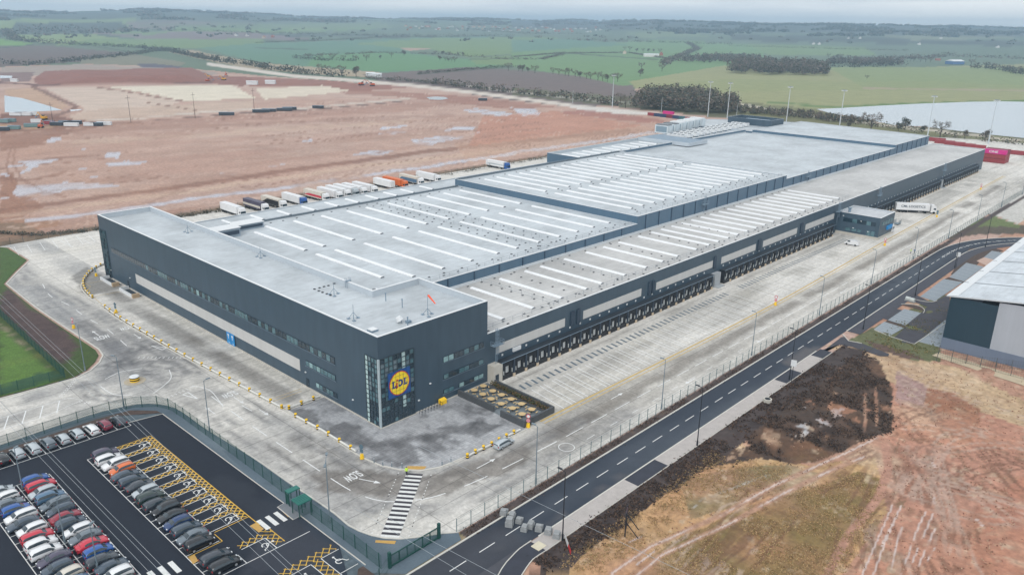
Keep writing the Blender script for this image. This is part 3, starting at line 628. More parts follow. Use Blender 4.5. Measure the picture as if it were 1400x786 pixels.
# public road
rc = [(-170,-40.7),(212,-40.7)] + smooth_line([(212,-40.7),(228,-41.1),(241,-43.6),(252,-48.2),(262,-55),(270,-64),(276,-76),(280,-92),(283,-120)], 3)[1:]
rcd = [rc[0]] + [(-170+6*i, -40.7) for i in range(1, 63)] + rc[1:]
RW = 7.4
A_ = offset_line(rcd, RW/2); B_ = offset_line(rcd, -RW/2)
def road_paint(p):
    p.noise((84,92,102), .08, .52, 6, .7, 92, stretch=(.2, 3)); p.noise((38,46,58), .1, .58, 5, .5, 93, stretch=(.3, 2))
    p.poly([(90,-46),(104,-46),(98,-40),(84,-42)], (112,108,108), 1.5, .2, a=.6, world=True); p.poly([(-60,-46),(-6,-46),(-6,-37),(-60,-37)], (70,70,76), 1.5, .2, a=.5, world=True)
    p.line([(-60,-44),(-10,-43),(20,-43.5)], 1.2, (104,102,104), .5, wob=.5, world=True, patch=(.2,.4,94))
road_poly = A_ + B_[::-1]
struct(cdt_sheet('road', road_poly, -.02, 1.7, attr_mat('road_tarmac', scale=4, amp=.09, scale2=.4, amp2=.07, bump=.06), road_paint, (54, 63, 76)))
side = W2((723.6,740),(710,750),(700,760),(692.5,768),(686,777),(681,786),(676,800)); side2 = W2((746,753.8),(737,758),(728.8,764),(720,775),(713,786),(706,800))
sb = MB(); sb.sheet([(-6.3,-44.2)]+side[1:]+[(-18,-66),(-70,-66),(-70,-44.2)], -.016)
struct(sb.build('side_road', mat('side_tarmac', (74,76,84), .85, .16, .5, amp2=.1)))
sp = MB(); sp.sheet([(-5.9,-44.6)]+side[1:]+side2[::-1]+[(-5.7,-47.5)], .05); struct(sp.build('junction_footpath', mat('dark_path', (56,60,72), .85, .15, .6, amp2=.1)))
edge(smooth_line([(-5.6,-44.4)]+side[1:], 1), .16, z1=.08); edge(smooth_line([(-5.6,-47.6)]+side2[1:], 1), .14, z1=.07)
# kerbs along the road
k1 = [p for p in A_]; edge(k1, .28, z1=.10); edge([(-4,-44.5),(27.3,-44.5),(60,-44.5),(99,-44.5)], .25, z1=.1)
far_k = [p for p in offset_line(rcd, -RW/2-.1) if p[0] > 112]; edge(far_k, .25, z1=.1)
fpth = MB(); fpth.box(-5.8, 18.4, -47.5, -44.62, -.05, .07); fpth.box(27.8, 76, -47.5, -44.62, -.05, .07); fpth.box(84, 95.5, -47.5, -44.62, -.05, .07)
struct(fpth.build('pavement', mat('pavement_slab', (188,182,178), .85, .10, .8, amp2=.06)))
fp2 = MB(); fp2.box(18.4, 27.8, -47.5, -44.62, -.05, .06); fp2.box(76, 84, -47.5, -44.62, -.05, .06); fp2.box(95.5, 101, -47.5, -44.62, -.05, .06)
struct(fp2.build('crossover', mat('dark_path', (56,60,72))))
edge([(-5.8,-47.6),(101,-47.6)], .12, z1=.09)
# far side footpath of dark tarmac beyond the junction
fo = [p for p in offset_line(rcd, -RW/2-.3) if p[0] > 116]; fi = [p for p in offset_line(rcd, -RW/2-3.6) if p[0] > 116]
b = MB()
for i in range(min(len(fo), len(fi))-1): b.quad((*fi[i], .05), (*fi[i+1], .05), (*fo[i+1], .05), (*fo[i], .05))
struct(b.build('footway', mat('footway_tarmac', (72,74,84), .85, .14, .5, amp2=.1)))
# junction stub and access to the smaller unit
b = MB(); b.sheet(W2((1112,490),(1150,461),(1156,460),(1160,466),(1178,469),(1216,484),(1214,487),(1203,487),(1165,474),(1148,471),(1125,478),(1113,486)), .03)
b.sheet(W2((1218,466),(1268,419.3),(1240,409),(1228,406),(1243,398),(1272,413),(1281,411),(1298,402),(1300,440),(1250,470.5)), .03)
b.sheet([(136,-44.4),(145,-44.4),(147,-56),(132,-56)], .036)
struct(b.build('access_road', mat('access_tarmac', (70,70,78), .85, .15, .5, amp2=.1)))
bays = [[(1195,450),(1208.7,440),(1236,448.5),(1217,459)], [(1214,437.5),(1236,422.5),(1259,428),(1238,445)], [(1258,405.5),(1290,381.5),(1316,386),(1278,412)], [(1298,379),(1321,359.5),(1345,365),(1318,385)], [(1256,467),(1291,438.5),(1300,437),(1286,475)], [(1345,352),(1356,343),(1372,346),(1362,356)]]
b = MB()
for q_ in bays: b.sheet(W2(*q_), .05)
struct(b.build('parking_bays', mat('bay_blocks', (150,160,168), .8, .08, 1, amp2=.05)))
b = MB()
for q_ in bays:
    w = W2(*q_)
    n_ = 6
    for i in range(n_+1):
        t = i/n_; a = [w[0][j]+(w[1][j]-w[0][j])*t for j in (0, 1)]; c_ = [w[3][j]+(w[2][j]-w[3][j])*t for j in (0, 1)]; ribbon(b, [a, c_], .12, .056)
b.sheet(W2((1335,357),(1345,352),(1362,356),(1352,365)), .052, 1)
struct(b.build('bay_markings', [mat('faint_line', (190,198,202)), mat('pink_gravel', (206,176,160))]))
b = MB()
for q_ in ([(1213,438),(1238,446),(1236,449),(1209,441)], [(1230,416),(1262,425),(1263,420),(1252,417),(1237,416)], [(1315,385),(1345,352),(1372,343),(1356,338),(1325,340),(1300,375)], [(1290,382),(1297,379),(1320,385),(1316,388)]):
    b.sheet(W2(*q_), .045)
struct(b.build('soil_bed', mat('bed_soil', (86,72,66))))
edge(W2((1195,451),(1217,460),(1250,470.5),(1300,437)), .14); edge(W2((1152,457),(1160,466),(1178,469.5)), .2)
edge(smooth_line(W2((1262,428),(1264,424),(1258,419),(1245,416),(1232,416)), 1), .15); edge(smooth_line(W2((1239,406),(1245,408),(1262,412),(1275,413),(1281,411)), 1), .15)
b = MB(); b.sheet([P(*p)[:2] for p in ((1274,486),(1283,482),(1420,522),(1420,534))], .05); struct(b.build('concrete_apron', mat('sand_slab', (206,190,162), .85, .1, .6)))
# ---------------------------------------------------------------- painted markings
WHT = mat('road_paint', (232,234,232), .7, .10, 2, amp2=.08); YEL = mat('yellow_paint', (222,180,70), .7, .14, 2, amp2=.1); FAD = mat('worn_paint', (236,238,238), .75, .12, 1.5, amp2=.12)
YLW = mat('pale_yellow_paint', (206,178,112), .75, .15, 1, amp2=.1); DRK = mat('steel_plate', (96,112,124), .6, .15, 1); BUF = mat('tactile_buff', (204,164,92), .85, .1, 3)
b = MB()
b_dash = MB(); dashes(b_dash, [p for p in rcd if p[0] > -60], .16, -.012, 3.6, 2.2, start=2.0)
for o_ in (1, -1):
    pass
cur = [p for p in rcd if p[0] > 214]
for o_ in (.28, -.28): dashes(b_dash, offset_line(cur, o_), .16, -.011, 1.6, .9)
struct(b_dash.build('centre_line_marking', WHT))
# dock yard: bay lines, landing plates
dl, dp = MB(), MB()
DOCKX = [33.9+3.96*i for i in range(23)] + [132.4+3.96*i for i in range(21)]
for xd in [x for x in DOCKX if x < 212]:
    for s_ in (-1.35, 1.35): ribbon(dl, [(xd+s_+.9, -9.4), (xd+s_-.9, -20)], .2, .004)
    for s_ in (-.95, .95): ribbon(dp, [(xd+s_+.25, -6.0), (xd+s_-.25, -8.3)], .62, .006)
for i in range(20): ribbon(dl, [(4+6*i, 176.), (4+6*i, 189)], .18, .004)
for i in range(7): ribbon(dl, [(-12+4*i, 178.), (-10+4*i, 190)], .15, .004)
struct(dl.build('bay_line_marking', FAD)); struct(dp.build('landing_plate', DRK))
b = MB()
yl = [(24,-20.2),(120,-21.3),(222,-18.6),(330,-16.4),(415,-14.8)]
for o_, w_ in ((0, .5), (-1.1, .25)): ribbon(b, offset_line(smooth_line(yl, 6), o_), w_, .008)
ribbon(b, smooth_line([(-9.2,21),(-11.2,56),(-11.6,96),(-9.9,122),(-7.5,128),(-7.5,133),(-5,139),(-1,143)], 3), .12, .007)
ribbon(b, [(-8.9,19.8),(-8.9,26),(-1.5,26)], .15, .009); ribbon(b, [(-8.9,24.8),(-2,24.8)], .15, .011); ribbon(b, [(-10.2,118),(-3,117.5)], .15, .009); ribbon(b, [(-3,131),(-9,132)], .15, .009)
struct(b.build('yellow_line_marking', YLW))
b = MB()
dashes(b, [(23,-27.7),(150,-28.5),(420,-24.5)], .17, .007, 5.2, 2.6)
dashes(b, [(25,-31.2),(410,-29.5)], .12, .007, 2.5, 5)
cl = smooth_line([(-16.6,140),(-18.6,127),(-17.6,115),(-17.8,103),(-17.2,90),(-18.2,74)], 2); dashes(b, cl, .2, .007, 5, 5)
cl = smooth_line([(-16.6,36),(-17.1,20),(-17.1,0),(-17.0,-12),(-16.3,-16.8),(-14.6,-20.5),(-9.9,-24.2),(-4.9,-25.8),(3.7,-26.9),(22,-27.7)], 1.5)
dashes(b, cl, .2, .009, 5.6, 3.2)
for pl in ([(-14.2,27.8),(-14,24)], [(-24.5,45.8),(-19,50),(-17,55)], [(-29,60),(-25,61.5),(-21,60)], [(-31,57),(-30.5,51),(-28,48)], [(-17.1,30),(-15.5,39),(-17.2,43.7)]):
    ribbon(b, smooth_line(pl, 1), .18, .007)
ribbon(b, [(-37.7,55.9),(-90,55.9)], .15, .007); ribbon(b, [(-37.7,55.9),(-36,53),(-44,50.6),(-90,50)], .15, .009)
for i in range(13):
    x0 = -39.5-3.1*i; ribbon(b, [(x0, 55.8), (x0-2.2, 50.6-.02*i)], .22, .011)
def gw(a, c, off=0):
    for o_ in (0, .45): dashes(b, offset_line([a, c], o_), .22, .007, .6, .35)
gw((-19.2,66.6), (-10.3,57.6)); gw((-17.4,43.2), (-26.3,41.4)); gw((-38.5,57.5), (-33,64.6)); gw((-36.8,52.5),(-35.6,50))
def tri(c, ang, s=1.0):
    ca, sa = math.cos(ang), math.sin(ang)
    pts = [(-.6*s, -1.9*s), (.6*s, -1.9*s), (0, 1.9*s)]; q_ = [(c[0]+x*ca-y*sa, c[1]+x*sa+y*ca) for x, y in pts]
    for i in range(3): ribbon(b, [q_[i], q_[(i+1) % 3]], .22, .008+.001*i)
tri((-13.2,69.5), .35, 1.1); tri((-19.5,39), 3.3, 1.1)
def arrow(c, ang, L_=4, w=.18):
    ca, sa = math.cos(ang), math.sin(ang); T = lambda x, y: (c[0]+x*ca-y*sa, c[1]+x*sa+y*ca)
    ribbon(b, [T(-L_/2, 0), T(L_/2-1, 0)], w, .007); b.sheet([T(L_/2-1, -.45), T(L_/2+.2, 0), T(L_/2-1, .45)], .009)
arrow((-12.9,-13.4), -1.12); arrow((5.2,-23.7), 0, 4.6); arrow((-20.3,89), PI/2); arrow((-13.8,80), -PI/2); arrow((-19.8,30), PI/2); arrow((-13.5,30.4), -PI/2)
arrow((44,-24.3), 0, 4); arrow((-12.6,22), -PI/2, 3.5); arrow((96,-31.5), PI, 4); arrow((150,-31), PI, 4); arrow((62,-31.5), PI, 4)
# circle sign on the lane
for i in range(20): 
    a = 2*PI*i/20; c2 = 2*PI*(i+1)/20; o_ = P(774.5, 611)[:2]; ribbon(b, [(o_[0]+1.5*math.cos(a), o_[1]+1.5*math.sin(a)), (o_[0]+1.5*math.cos(c2), o_[1]+1.5*math.sin(c2))], .14, .008)
struct(b.build('lane_marking', FAD))
def slow(c, ang, w=3.2, h=2.2):
    M_ = Matrix.Translation((c[0], c[1], .012)) @ Matrix.Rotation(ang, 4, 'Z') @ Matrix.Diagonal((1, h/.72, 1, 1))
    struct(text_mesh('SLOW', 1, 0, FAD, 'slow_marking', mw=M_, width=w))
slow((-14, -10.1), PI); slow((-20.2, 85), 0, 3.4, 2.6); slow((-13.5, 34.2), PI, 3.2, 2.2); slow((-13.4, 87.5), PI, 3.2, 2.2)
# zebra
z0, z1_ = (-5.9,-17.2), (-20.3,-28.3); b = MB(); bd = MB(); d_ = Vector((z1_[0]-z0[0], z1_[1]-z0[1])); n_ = 15; u_ = d_.normalized(); v_n = Vector((-u_.y, u_.x)); hw = 1.45
for i in range(n_*2):
    t0, t1 = d_.length*i/(2*n_), d_.length*(i+1)/(2*n_)
    tgt, zz = (b, .012) if i % 2 else (bd, .012)
    c0 = Vector(z0)+u_*t0; c1 = Vector(z0)+u_*t1
    tgt.quad(*[(p.x, p.y, zz) for p in (c0+v_n*hw, c0-v_n*hw, c1-v_n*hw, c1+v_n*hw)])
for s_ in (-1, 1): dashes(b, [tuple(Vector(z0)+v_n*s_*2.9+u_*.0), tuple(Vector(z1_)+v_n*s_*2.9)], .16, .010, .55, .4)
for s_ in (-1, 1): dashes(bd, [tuple(Vector(z0)+v_n*s_*2.9+u_*.55), tuple(Vector(z1_)+v_n*s_*2.9)], .16, .010, .4, .55)
struct(b.build('zebra_crossing', WHT)); struct(bd.build('zebra_base', mat('zebra_dark', (62,60,68), .8, .1, 1)))
tb = MB(); q_ = lambda *a: [P(*p)[:2] for p in a]
tb.sheet(q_((557.4,637),(583.5,637.5),(580,641.5),(556,642.5)), .07); tb.sheet(q_((513.5,738.2),(541.7,739.2),(539.5,743.6),(513,741.5)), .05)
tb.sheet(q_((385.5,699),(391,695),(400.5,703),(394,707)), .075); tb.sheet(q_((341.5,719),(350,714.5),(361,723),(354,728)), .075); tb.sheet(q_((258,762.5),(266,758),(271,766.5),(264,771.5)), .075)
struct(tb.build('tactile_paving', BUF))
# car park lines
b = MB(); Z = .068
def seg(a, c, w=.12, z=Z, m_=None): ribbon(m_ or b, [a, c], w, z)
seg((-150,35.0),(-33.5,35.0))
for i in range(-36, 10): seg((-56+2.5*i, 35.0), (-56+2.5*i, 40.2), z=Z+.002)
seg((-44.1,27.7),(-44.1,-40)); seg((-38.9,27.9),(-38.9,-8.2))
for i in range(17): seg((-44.1, 27.7-2.4*i), (-38.9, 27.7-2.4*i), z=Z+.002)
for yy in (-13.3,-15.8,-18.4): seg((-44.1,yy),(-38.6,yy), z=Z+.002)
seg((-44.1,-18.4),(-28,-18.4)); seg((-38.6,-15.8),(-38.6,-18.4), z=Z+.004)
for xx in (-50.4,-55.4,-60.6): seg((xx,27.4),(xx,-42))
for i in range(28):
    seg((-60.6,27.4-2.48*i),(-50.4,27.4-2.48*i), .1, Z+.002)
    seg((-76,27.4-2.48*i),(-66,27.4-2.48*i), .1, Z+.002)
for xx in (-76,-71,-66): seg((xx,27.4),(xx,-42))
by = MB()
def hatch(x0, x1, y0, y1, w=.12, step=1.25):
    """box of crossed diagonals"""
    for s_ in (1, -1):
        k0 = x0 - (y1-y0) if s_ == 1 else x0; k = k0
        while k < x1 + (y1-y0 if s_ == -1 else 0):
            pts = []
            a = (k, y0) if s_ == 1 else (k, y0); c_ = (k+(y1-y0), y1) if s_ == 1 else (k-(y1-y0), y1)
            ax, ay, bx_, by_ = a[0], a[1], c_[0], c_[1]
            lo, hi = 0.0, 1.0; dx = bx_-ax
            for lim, sg in ((x0, 1), (x1, -1)):
                if dx != 0:
                    t = (lim-ax)/dx
                    if (dx > 0) == (sg > 0): lo = max(lo, t)
                    else: hi = min(hi, t)
            if hi-lo > .02: ribbon(by, [(ax+dx*lo, ay+(by_-ay)*lo), (ax+dx*hi, ay+(by_-ay)*hi)], w, Z+(.002 if s_ == 1 else .004))
            k += step
hatch(-34.0,-32.6,-8.0,28.2,.19,1.1); ribbon(by, [(-32.6,28.3),(-32.6,-11.5)], .16, Z+.006); ribbon(by, [(-38.9,28.3),(-32.6,28.3)], .14, Z+.006)
for i in range(10):
    y1 = 28.2-3.6*i; hatch(-38.8,-34.0,y1-1.2,y1,.17,1.2)
    for yy in (y1-1.25, y1-3.55): seg((-38.9,yy),(-34,yy), .13, Z+.008)
    seg((-34,y1-1.25),(-34,y1-3.55), .13, Z+.008)
ribbon(by, [(-38.4,-8.25),(-32.6,-8.25)], .14, Z+.009)
ribbon(by, [(-44,-11.1),(-38.6,-11.1)], .14, Z+.009); ribbon(by, [(-38.6,-11.1),(-38.6,-8.6)], .14, Z+.01)
# lower disabled bays
def U(*p): return P(*p)[:2]
lo0 = U(315,754); lo1 = U(361,728)
hatch(-37.6,-32.4,-14.9,-13.4,.13,1.2); hatch(-33.6,-32.0,-17.6,-13.0,.13,1.2); ribbon(by, [(-32.0,-12.6),(-32.0,-17.8)], .14, Z+.009)
seg((-37.6,-15.0),(-33.7,-15.0), .13, Z+.008); seg((-33.7,-15),(-33.7,-18.4), .13, Z+.008)
hatch(-36.6,-27.6,-25.0,-23.4,.13,1.3); hatch(-32.2,-30.6,-31,-25,.13,1.3)
for a, c_ in (((-27.4,-25.2),(-30.5,-25.2)), ((-30.5,-25.2),(-30.5,-31)), ((-27.4,-30),(-30.5,-30)), ((-32.3,-25.3),(-36,-25.3)), ((-32.3,-25.3),(-32.3,-31)), ((-36,-25.3),(-36,-31))): seg(a, c_, .12, Z+.008)
def wheelchair(c, ang, s=1.0, m_=b):
    ca, sa = math.cos(ang), math.sin(ang); T = lambda x, y: (c[0]+(x*ca-y*sa)*s, c[1]+(x*sa+y*ca)*s)
    ring = [T(.5*math.cos(t), .5*math.sin(t)) for t in [math.radians(20+a_) for a_ in range(0, 271, 30)]]
    ribbon(m_, ring, .17*s, Z+.010); ribbon(m_, [T(-.1,1.1), T(-.05,.2), T(.62,.1), T(.95,-.6), T(1.25,-.6)], .17*s, Z+.012)
    m_.sheet([T(-.1+.2*math.cos(2*PI*i/8), 1.35+.2*math.sin(2*PI*i/8)) for i in range(8)], Z+.012)
for i in range(10): wheelchair((-35.2, 28.2-3.6*i-2.4), -PI/2*1.0, 1.0)
wheelchair((-34.6,-16.6), -PI/2, 1.0); wheelchair((-29,-27.6), 0, 1.0); wheelchair((-33.9,-27.8), 0, 1.0)
for i in range(4): 
    c_ = [U(371,713)[0], 0]
for a, c_ in (((-32.0,-11.3),(-29.9,-11.3)),): pass
for cx_, w_ in ((378.5,1),(366.5,1),(357,1)):
    pass
for (xa, ya) in ((-29.1,-9.6),(-30.6,-9.6),(-32.1,-9.6)): b.quad((xa-.75+.35,-13.4,Z+.012),(xa+.35,-13.4,Z+.012),(xa+.35,-10.2,Z+.012),(xa-.75+.35,-10.2,Z+.012))
for k in range(5): xa = -45.9-1.5*k; b.quad((xa-.75,-13.4,Z+.012),(xa,-13.4,Z+.012),(xa,-10.2,Z+.012),(xa-.75,-10.2,Z+.012))
struct(b.build('car_park_marking', WHT)); struct(by.build('hatched_marking', YEL))
pl = MB(); pl.sheet([(-28.1,-31),(-27.2,-31),(-27.2,-60),(-34,-60),(-34,-38)], .09); struct(pl.build('soil_bed', mat('bed_soil', (86,72,66))))
npv = MB(); npv.sheet([(-28.2,-9.1),(-26.6,-9.0),(-26.6,-14),(-28.2,-14.1)], .085); struct(npv.build('gate_pavement', mat('path_slab', (128,134,140), .85, .1, 2)))
# ---------------------------------------------------------------- the distribution warehouse
def clad(name, rgb, axis, amp=.05, rough=.45, k=.8, pitch=1.0, line=.86):
    """profiled sheet cladding: fine vertical joints over a slightly uneven colour"""
    M = bpy.data.materials.new(name); M.use_nodes = True; nt = M.node_tree; L = nt.links; b = nt.nodes['Principled BSDF']
    tc = nt.nodes.new('ShaderNodeTexCoord'); n1 = nt.nodes.new('ShaderNodeTexNoise'); n1.inputs['Scale'].default_value = .12; n1.inputs['Detail'].default_value = 6
    mp = nt.nodes.new('ShaderNodeMapping'); mp.inputs['Scale'].default_value = (1, 1, .25); L.new(tc.outputs['Object'], mp.inputs['Vector']); L.new(mp.outputs[0], n1.inputs['Vector'])
    n1.inputs['Scale'].default_value = .5
    mr = nt.nodes.new('ShaderNodeMapRange'); mr.inputs['From Min'].default_value = .3; mr.inputs['From Max'].default_value = .7; mr.inputs['To Min'].default_value = 1-amp; mr.inputs['To Max'].default_value = 1+amp
    L.new(n1.outputs['Fac'], mr.inputs['Value'])
    sx = nt.nodes.new('ShaderNodeSeparateXYZ'); L.new(tc.outputs['Object'], sx.inputs[0])
    val = mr.outputs[0]
    for ax in axis:
        d = nt.nodes.new('ShaderNodeMath'); d.operation = 'DIVIDE'; d.inputs[1].default_value = pitch if ax != 'Z' else 1.9; L.new(sx.outputs[ax], d.inputs[0])
        f = nt.nodes.new('ShaderNodeMath'); f.operation = 'FRACT'; L.new(d.outputs[0], f.inputs[0])
        g = nt.nodes.new('ShaderNodeMath'); g.operation = 'LESS_THAN'; g.inputs[1].default_value = .06; L.new(f.outputs[0], g.inputs[0])
        h = nt.nodes.new('ShaderNodeMapRange'); h.inputs['To Min'].default_value = 1; h.inputs['To Max'].default_value = line; L.new(g.outputs[0], h.inputs['Value'])
        mu = nt.nodes.new('ShaderNodeMath'); mu.operation = 'MULTIPLY'; L.new(val, mu.inputs[0]); L.new(h.outputs[0], mu.inputs[1]); val = mu.outputs[0]
    vm = nt.nodes.new('ShaderNodeVectorMath'); vm.operation = 'SCALE'; vm.inputs[0].default_value = lin(rgb, k); L.new(val, vm.inputs['Scale'])
    L.new(vm.outputs[0], b.inputs['Base Color']); b.inputs['Roughness'].default_value = rough; b.inputs['Metallic'].default_value = 0
    MATS[name] = M; return M
DARK = clad('slate_cladding', (70,91,107), 'XY', k=.85, amp=.09, pitch=3.0, line=.93)
STEP = clad('blue_grey_cladding', (84,112,134), 'XY', k=.85, pitch=3.0, line=.92)
PALE = clad('pale_cladding', (206,206,204), 'XYZ', k=.9, pitch=2.0, line=.94)
ROOF = attr = None
def roofmat(name, rgb, k=.8):
    M = clad(name, rgb, 'XY', amp=.05, rough=.6, k=k, pitch=2.4, line=.955); nt = M.node_tree; L = nt.links; b = nt.nodes['Principled BSDF']
    src = b.inputs['Base Color'].links[0].from_socket; tc = nt.nodes.new('ShaderNodeTexCoord'); val = None
    for sc_, lo, hi, st in ((.06, .80, 1.05, (1,1,1)), (.9, .90, 1.03, (.25,1,1))):
        mp = nt.nodes.new('ShaderNodeMapping'); mp.inputs['Scale'].default_value = st; L.new(tc.outputs['Object'], mp.inputs['Vector'])
        n = nt.nodes.new('ShaderNodeTexNoise'); n.inputs['Scale'].default_value = sc_; n.inputs['Detail'].default_value = 9; n.inputs['Roughness'].default_value = .65; L.new(mp.outputs[0], n.inputs['Vector'])
        mr = nt.nodes.new('ShaderNodeMapRange'); mr.inputs['From Min'].default_value = .35; mr.inputs['From Max'].default_value = .58; mr.inputs['To Min'].default_value = lo; mr.inputs['To Max'].default_value = hi; L.new(n.outputs['Fac'], mr.inputs['Value'])
        vm = nt.nodes.new('ShaderNodeVectorMath'); vm.operation = 'SCALE'; L.new(src, vm.inputs[0]); L.new(mr.outputs[0], vm.inputs['Scale']); src = vm.outputs[0]
    L.new(src, b.inputs['Base Color']); return M
RF = roofmat('roof_membrane', (200,208,213)); RF2 = roofmat('roof_membrane_dock', (203,203,201)); INN = mat('parapet_membrane', (196,206,214), .6, .05, .5); COP = mat('coping_metal', (232,236,238), .5, .04, 1)
SKY = mat('skylight_sheet', (242,245,247), .45, .06, .4, k=.84, amp2=.05); SKD = mat('skylight_end', (120,126,132), .6, .1, 1)
GLD = mat('dark_glass', (44,66,80), .12, .25, .9, spec=.8); GLM = mat('mid_glass', (92,128,138), .12, .25, .9, spec=.8); GLL = mat('light_glass', (150,186,190), .2, .2, .9, spec=.8)
FRM = mat('window_frame', (40,56,70), .5, .05, 2); STL = mat('galvanised_steel', (130,152,170), .5, .12, 1); BLK = mat('black_rubber', (34,40,48), .8, .15, 1); CON = mat('smooth_concrete', (206,202,192), .85, .1, .6)
WHP = mat('white_panel', (236,240,242), .5, .05, 1); BEI = mat('dock_concrete', (214,196,170), .85, .12, .8)
wh = empty('distribution_warehouse', (0,0,0), 'huge dark blue-grey distribution warehouse with stepped pale roofs and a glazed corner', 'warehouse')
def inset(poly, t):
    n = len(poly); out = []
    A = sum(poly[i][0]*poly[(i+1)%n][1]-poly[(i+1)%n][0]*poly[i][1] for i in range(n)); s = 1 if A > 0 else -1
    for i in range(n):
        p0, p1, p2 = poly[i-1], poly[i], poly[(i+1)%n]
        d1 = Vector((p1[0]-p0[0], p1[1]-p0[1])).normalized(); d2 = Vector((p2[0]-p1[0], p2[1]-p1[1])).normalized()
        n1 = Vector((-d1.y, d1.x))*s; n2 = Vector((-d2.y, d2.x))*s; m_ = (n1+n2); m_ = m_/(m_.length_squared/2) if m_.length > .1 else n1
        out.append((p1[0]+m_.x*t, p1[1]+m_.y*t))
    return out
def ringwall(mb, poly, t, z0, z1, mo=0, mi=1, mt=2, zin=None, over=0):
    if sum(poly[i][0]*poly[(i+1)%len(poly)][1]-poly[(i+1)%len(poly)][0]*poly[i][1] for i in range(len(poly))) < 0: poly = poly[::-1]
    P0 = inset(poly, -over) if over else poly; I = inset(poly, t); n = len(poly); zin = z0 if zin is None else zin
    for i in range(n):
        j = (i+1) % n
        mb.quad((*P0[i], z0), (*P0[j], z0), (*P0[j], z1), (*P0[i], z1), mo)
        mb.quad((*I[j], zin), (*I[i], zin), (*I[i], z1), (*I[j], z1), mi)
        mb.quad((*P0[i], z1), (*P0[j], z1), (*I[j], z1), (*I[i], z1), mt)
def hall(nm, poly, zr, zp, t=.4, wm=STEP, rm=RF, z0=-.2, wallname='wall'):
    b = MB(); ringwall(b, poly, t, z0, zp, 0, 1, 1, zin=zr-.1); b.build(nm+'_wall', [wm, INN], wh)
    b = MB(); ringwall(b, poly, t+.06, zp, zp+.07, 0, 0, 0, over=.06); b.build('coping', [COP], wh)
    b = MB(); b.sheet(inset(poly, t*.5), zr); b.build('roof', rm, wh)
office = [(0,0),(29.2,0),(29.2,22.5),(16,22.5),(16,136),(0,136)]
hall('office', office, 17.6, 19.0, .45, DARK)
G_ = .004
hall('dock_wing', [(29.2+G_,0),(431,0),(431,28.9-G_),(29.2+G_,28.9-G_)], 11.15, 11.45, .3, DARK, RF2)
hall('main_hall', [(16+G_,22.5+G_),(29.2-G_,22.5+G_),(29.2-G_,28.9),(127-G_,28.9),(127-G_,115),(16+G_,115)], 13.7, 14.0, .3, STEP)
hall('high_hall', [(127,28.9),(236,28.9),(236,116),(127,116)], 16.1, 16.45, .3, STEP)
hall('rear_hall', [(236+G_,28.9),(368-G_,28.9),(368-G_,116),(236+G_,116)], 14.6, 14.95, .3, STEP)
hall('end_hall', [(368,28.9),(425,28.9),(431,70),(436,112),(368,112)], 16.2, 16.5, .3, STEP)
hall('west_wing', [(16+G_,115+G_),(127,115+G_),(127,116+G_),(207,116+G_),(207,137),(16+G_,137)], 11.15, 11.45, .3, DARK)
hall('west_block', [(207+G_,116+G_),(367,116+G_),(367,140),(207+G_,137)], 14.9, 16.2, .3, STEP)
hall('corner_block', [(367+G_,112+G_),(436,112+G_),(424,140),(402,166),(367+G_,160)], 15.2, 15.6, .3, STEP)
b = MB(); b.box(29, 127, 114.0, 114.4, 13.7, 14.25); b.build('gutter', mat('gutter_dark', (96,112,124), .6, .1, 1), wh)
b = MB(); b.box(127, 236, 114.9, 115.3, 16.1, 16.75); b.build('gutter', MATS['gutter_dark'], wh)
# pale panels on the walls
def panelX(y0, y1, z0, z1): b = MB(); b.box(-.06, -.005, y0, y1, z0, z1); b.build('pale_panel', PALE, wh)
def panelY(x0, x1, z0, z1, y=0): b = MB(); b.box(x0, x1, y-.06, y-.005, z0, z1); b.build('pale_panel', PALE, wh)
panelX(28, 112.8, 3.05, 5.75)
for x0, x1 in ((31.9,55.6),(62.7,87.8),(95,125.6),(130.9,153.3),(158.5,184.5),(191.5,217.3)): panelY(x0, x1, 5.95, 8.1)
# windows: one mesh each, frame round a pane
wl = []
def winX(y0, y1, z0, z1, gm):
    b = MB(); b.box(-.10, -.006, y0, y1, z0, z1, 0); b.box(-.125, -.101, y0+.1, y1-.1, z0+.12, z1-.1, 1); return b, gm
def winY(x0, x1, z0, z1, gm):
    b = MB(); b.box(x0, x1, -.10, -.006, z0, z1, 0); b.box(x0+.1, x1-.1, -.125, -.101, z0+.12, z1-.1, 1); return b, gm
rs = random.Random(3)
pick = lambda: rs.choice([GLD, GLD, GLD, GLM, GLM, GLL])
for i in range(76):
    y0 = 14.5+i*1.5; g_ = [GLD, GLM][i % 2] if rs.random() < .7 else pick()
    wl.append(winX(y0, y0+1.5, 8.85, 10.45, g_))
for i in range(8): wl.append(winX(14.6+i*1.36, 14.6+(i+1)*1.36, 5.15, 6.45, pick()))
for i in range(6): wl.append(winX(14.4+i*1.27, 14.4+(i+1)*1.27, 1.25, 2.45, pick()))
for z0, z1 in ((8.7,10.05),(4.9,6.1),(1.6,2.7)):
    for i in range(8):
        if z0 < 2 and i in (2,): continue
        wl.append(winY(16.3+i*1.46, 16.3+(i+1)*1.46, z0, z1, pick()))
far_w = MB()
for i, (b, g_) in enumerate(wl):
    if 62 <= i < 76: far_w.v, far_w.f, far_w.mi = far_w.v + b.v, far_w.f + [tuple(k+len(far_w.v) for k in f) for f in b.f], far_w.mi + b.mi
    else: b.build('window', [FRM, g_], wh)
tag(far_w.build('windows', [FRM, GLD], wh), kind='stuff')
b = MB(); b.box(-.16,-.006,14.3,128.6,8.7,8.84); b.box(-.16,-.006,14.4,25.7,5.0,5.14); b.box(-.16,-.006,14.2,22.2,1.1,1.24)
for z in (8.55,4.75,1.45): b.box(16.1,28.2,-.16,-.006,z,z+.14)
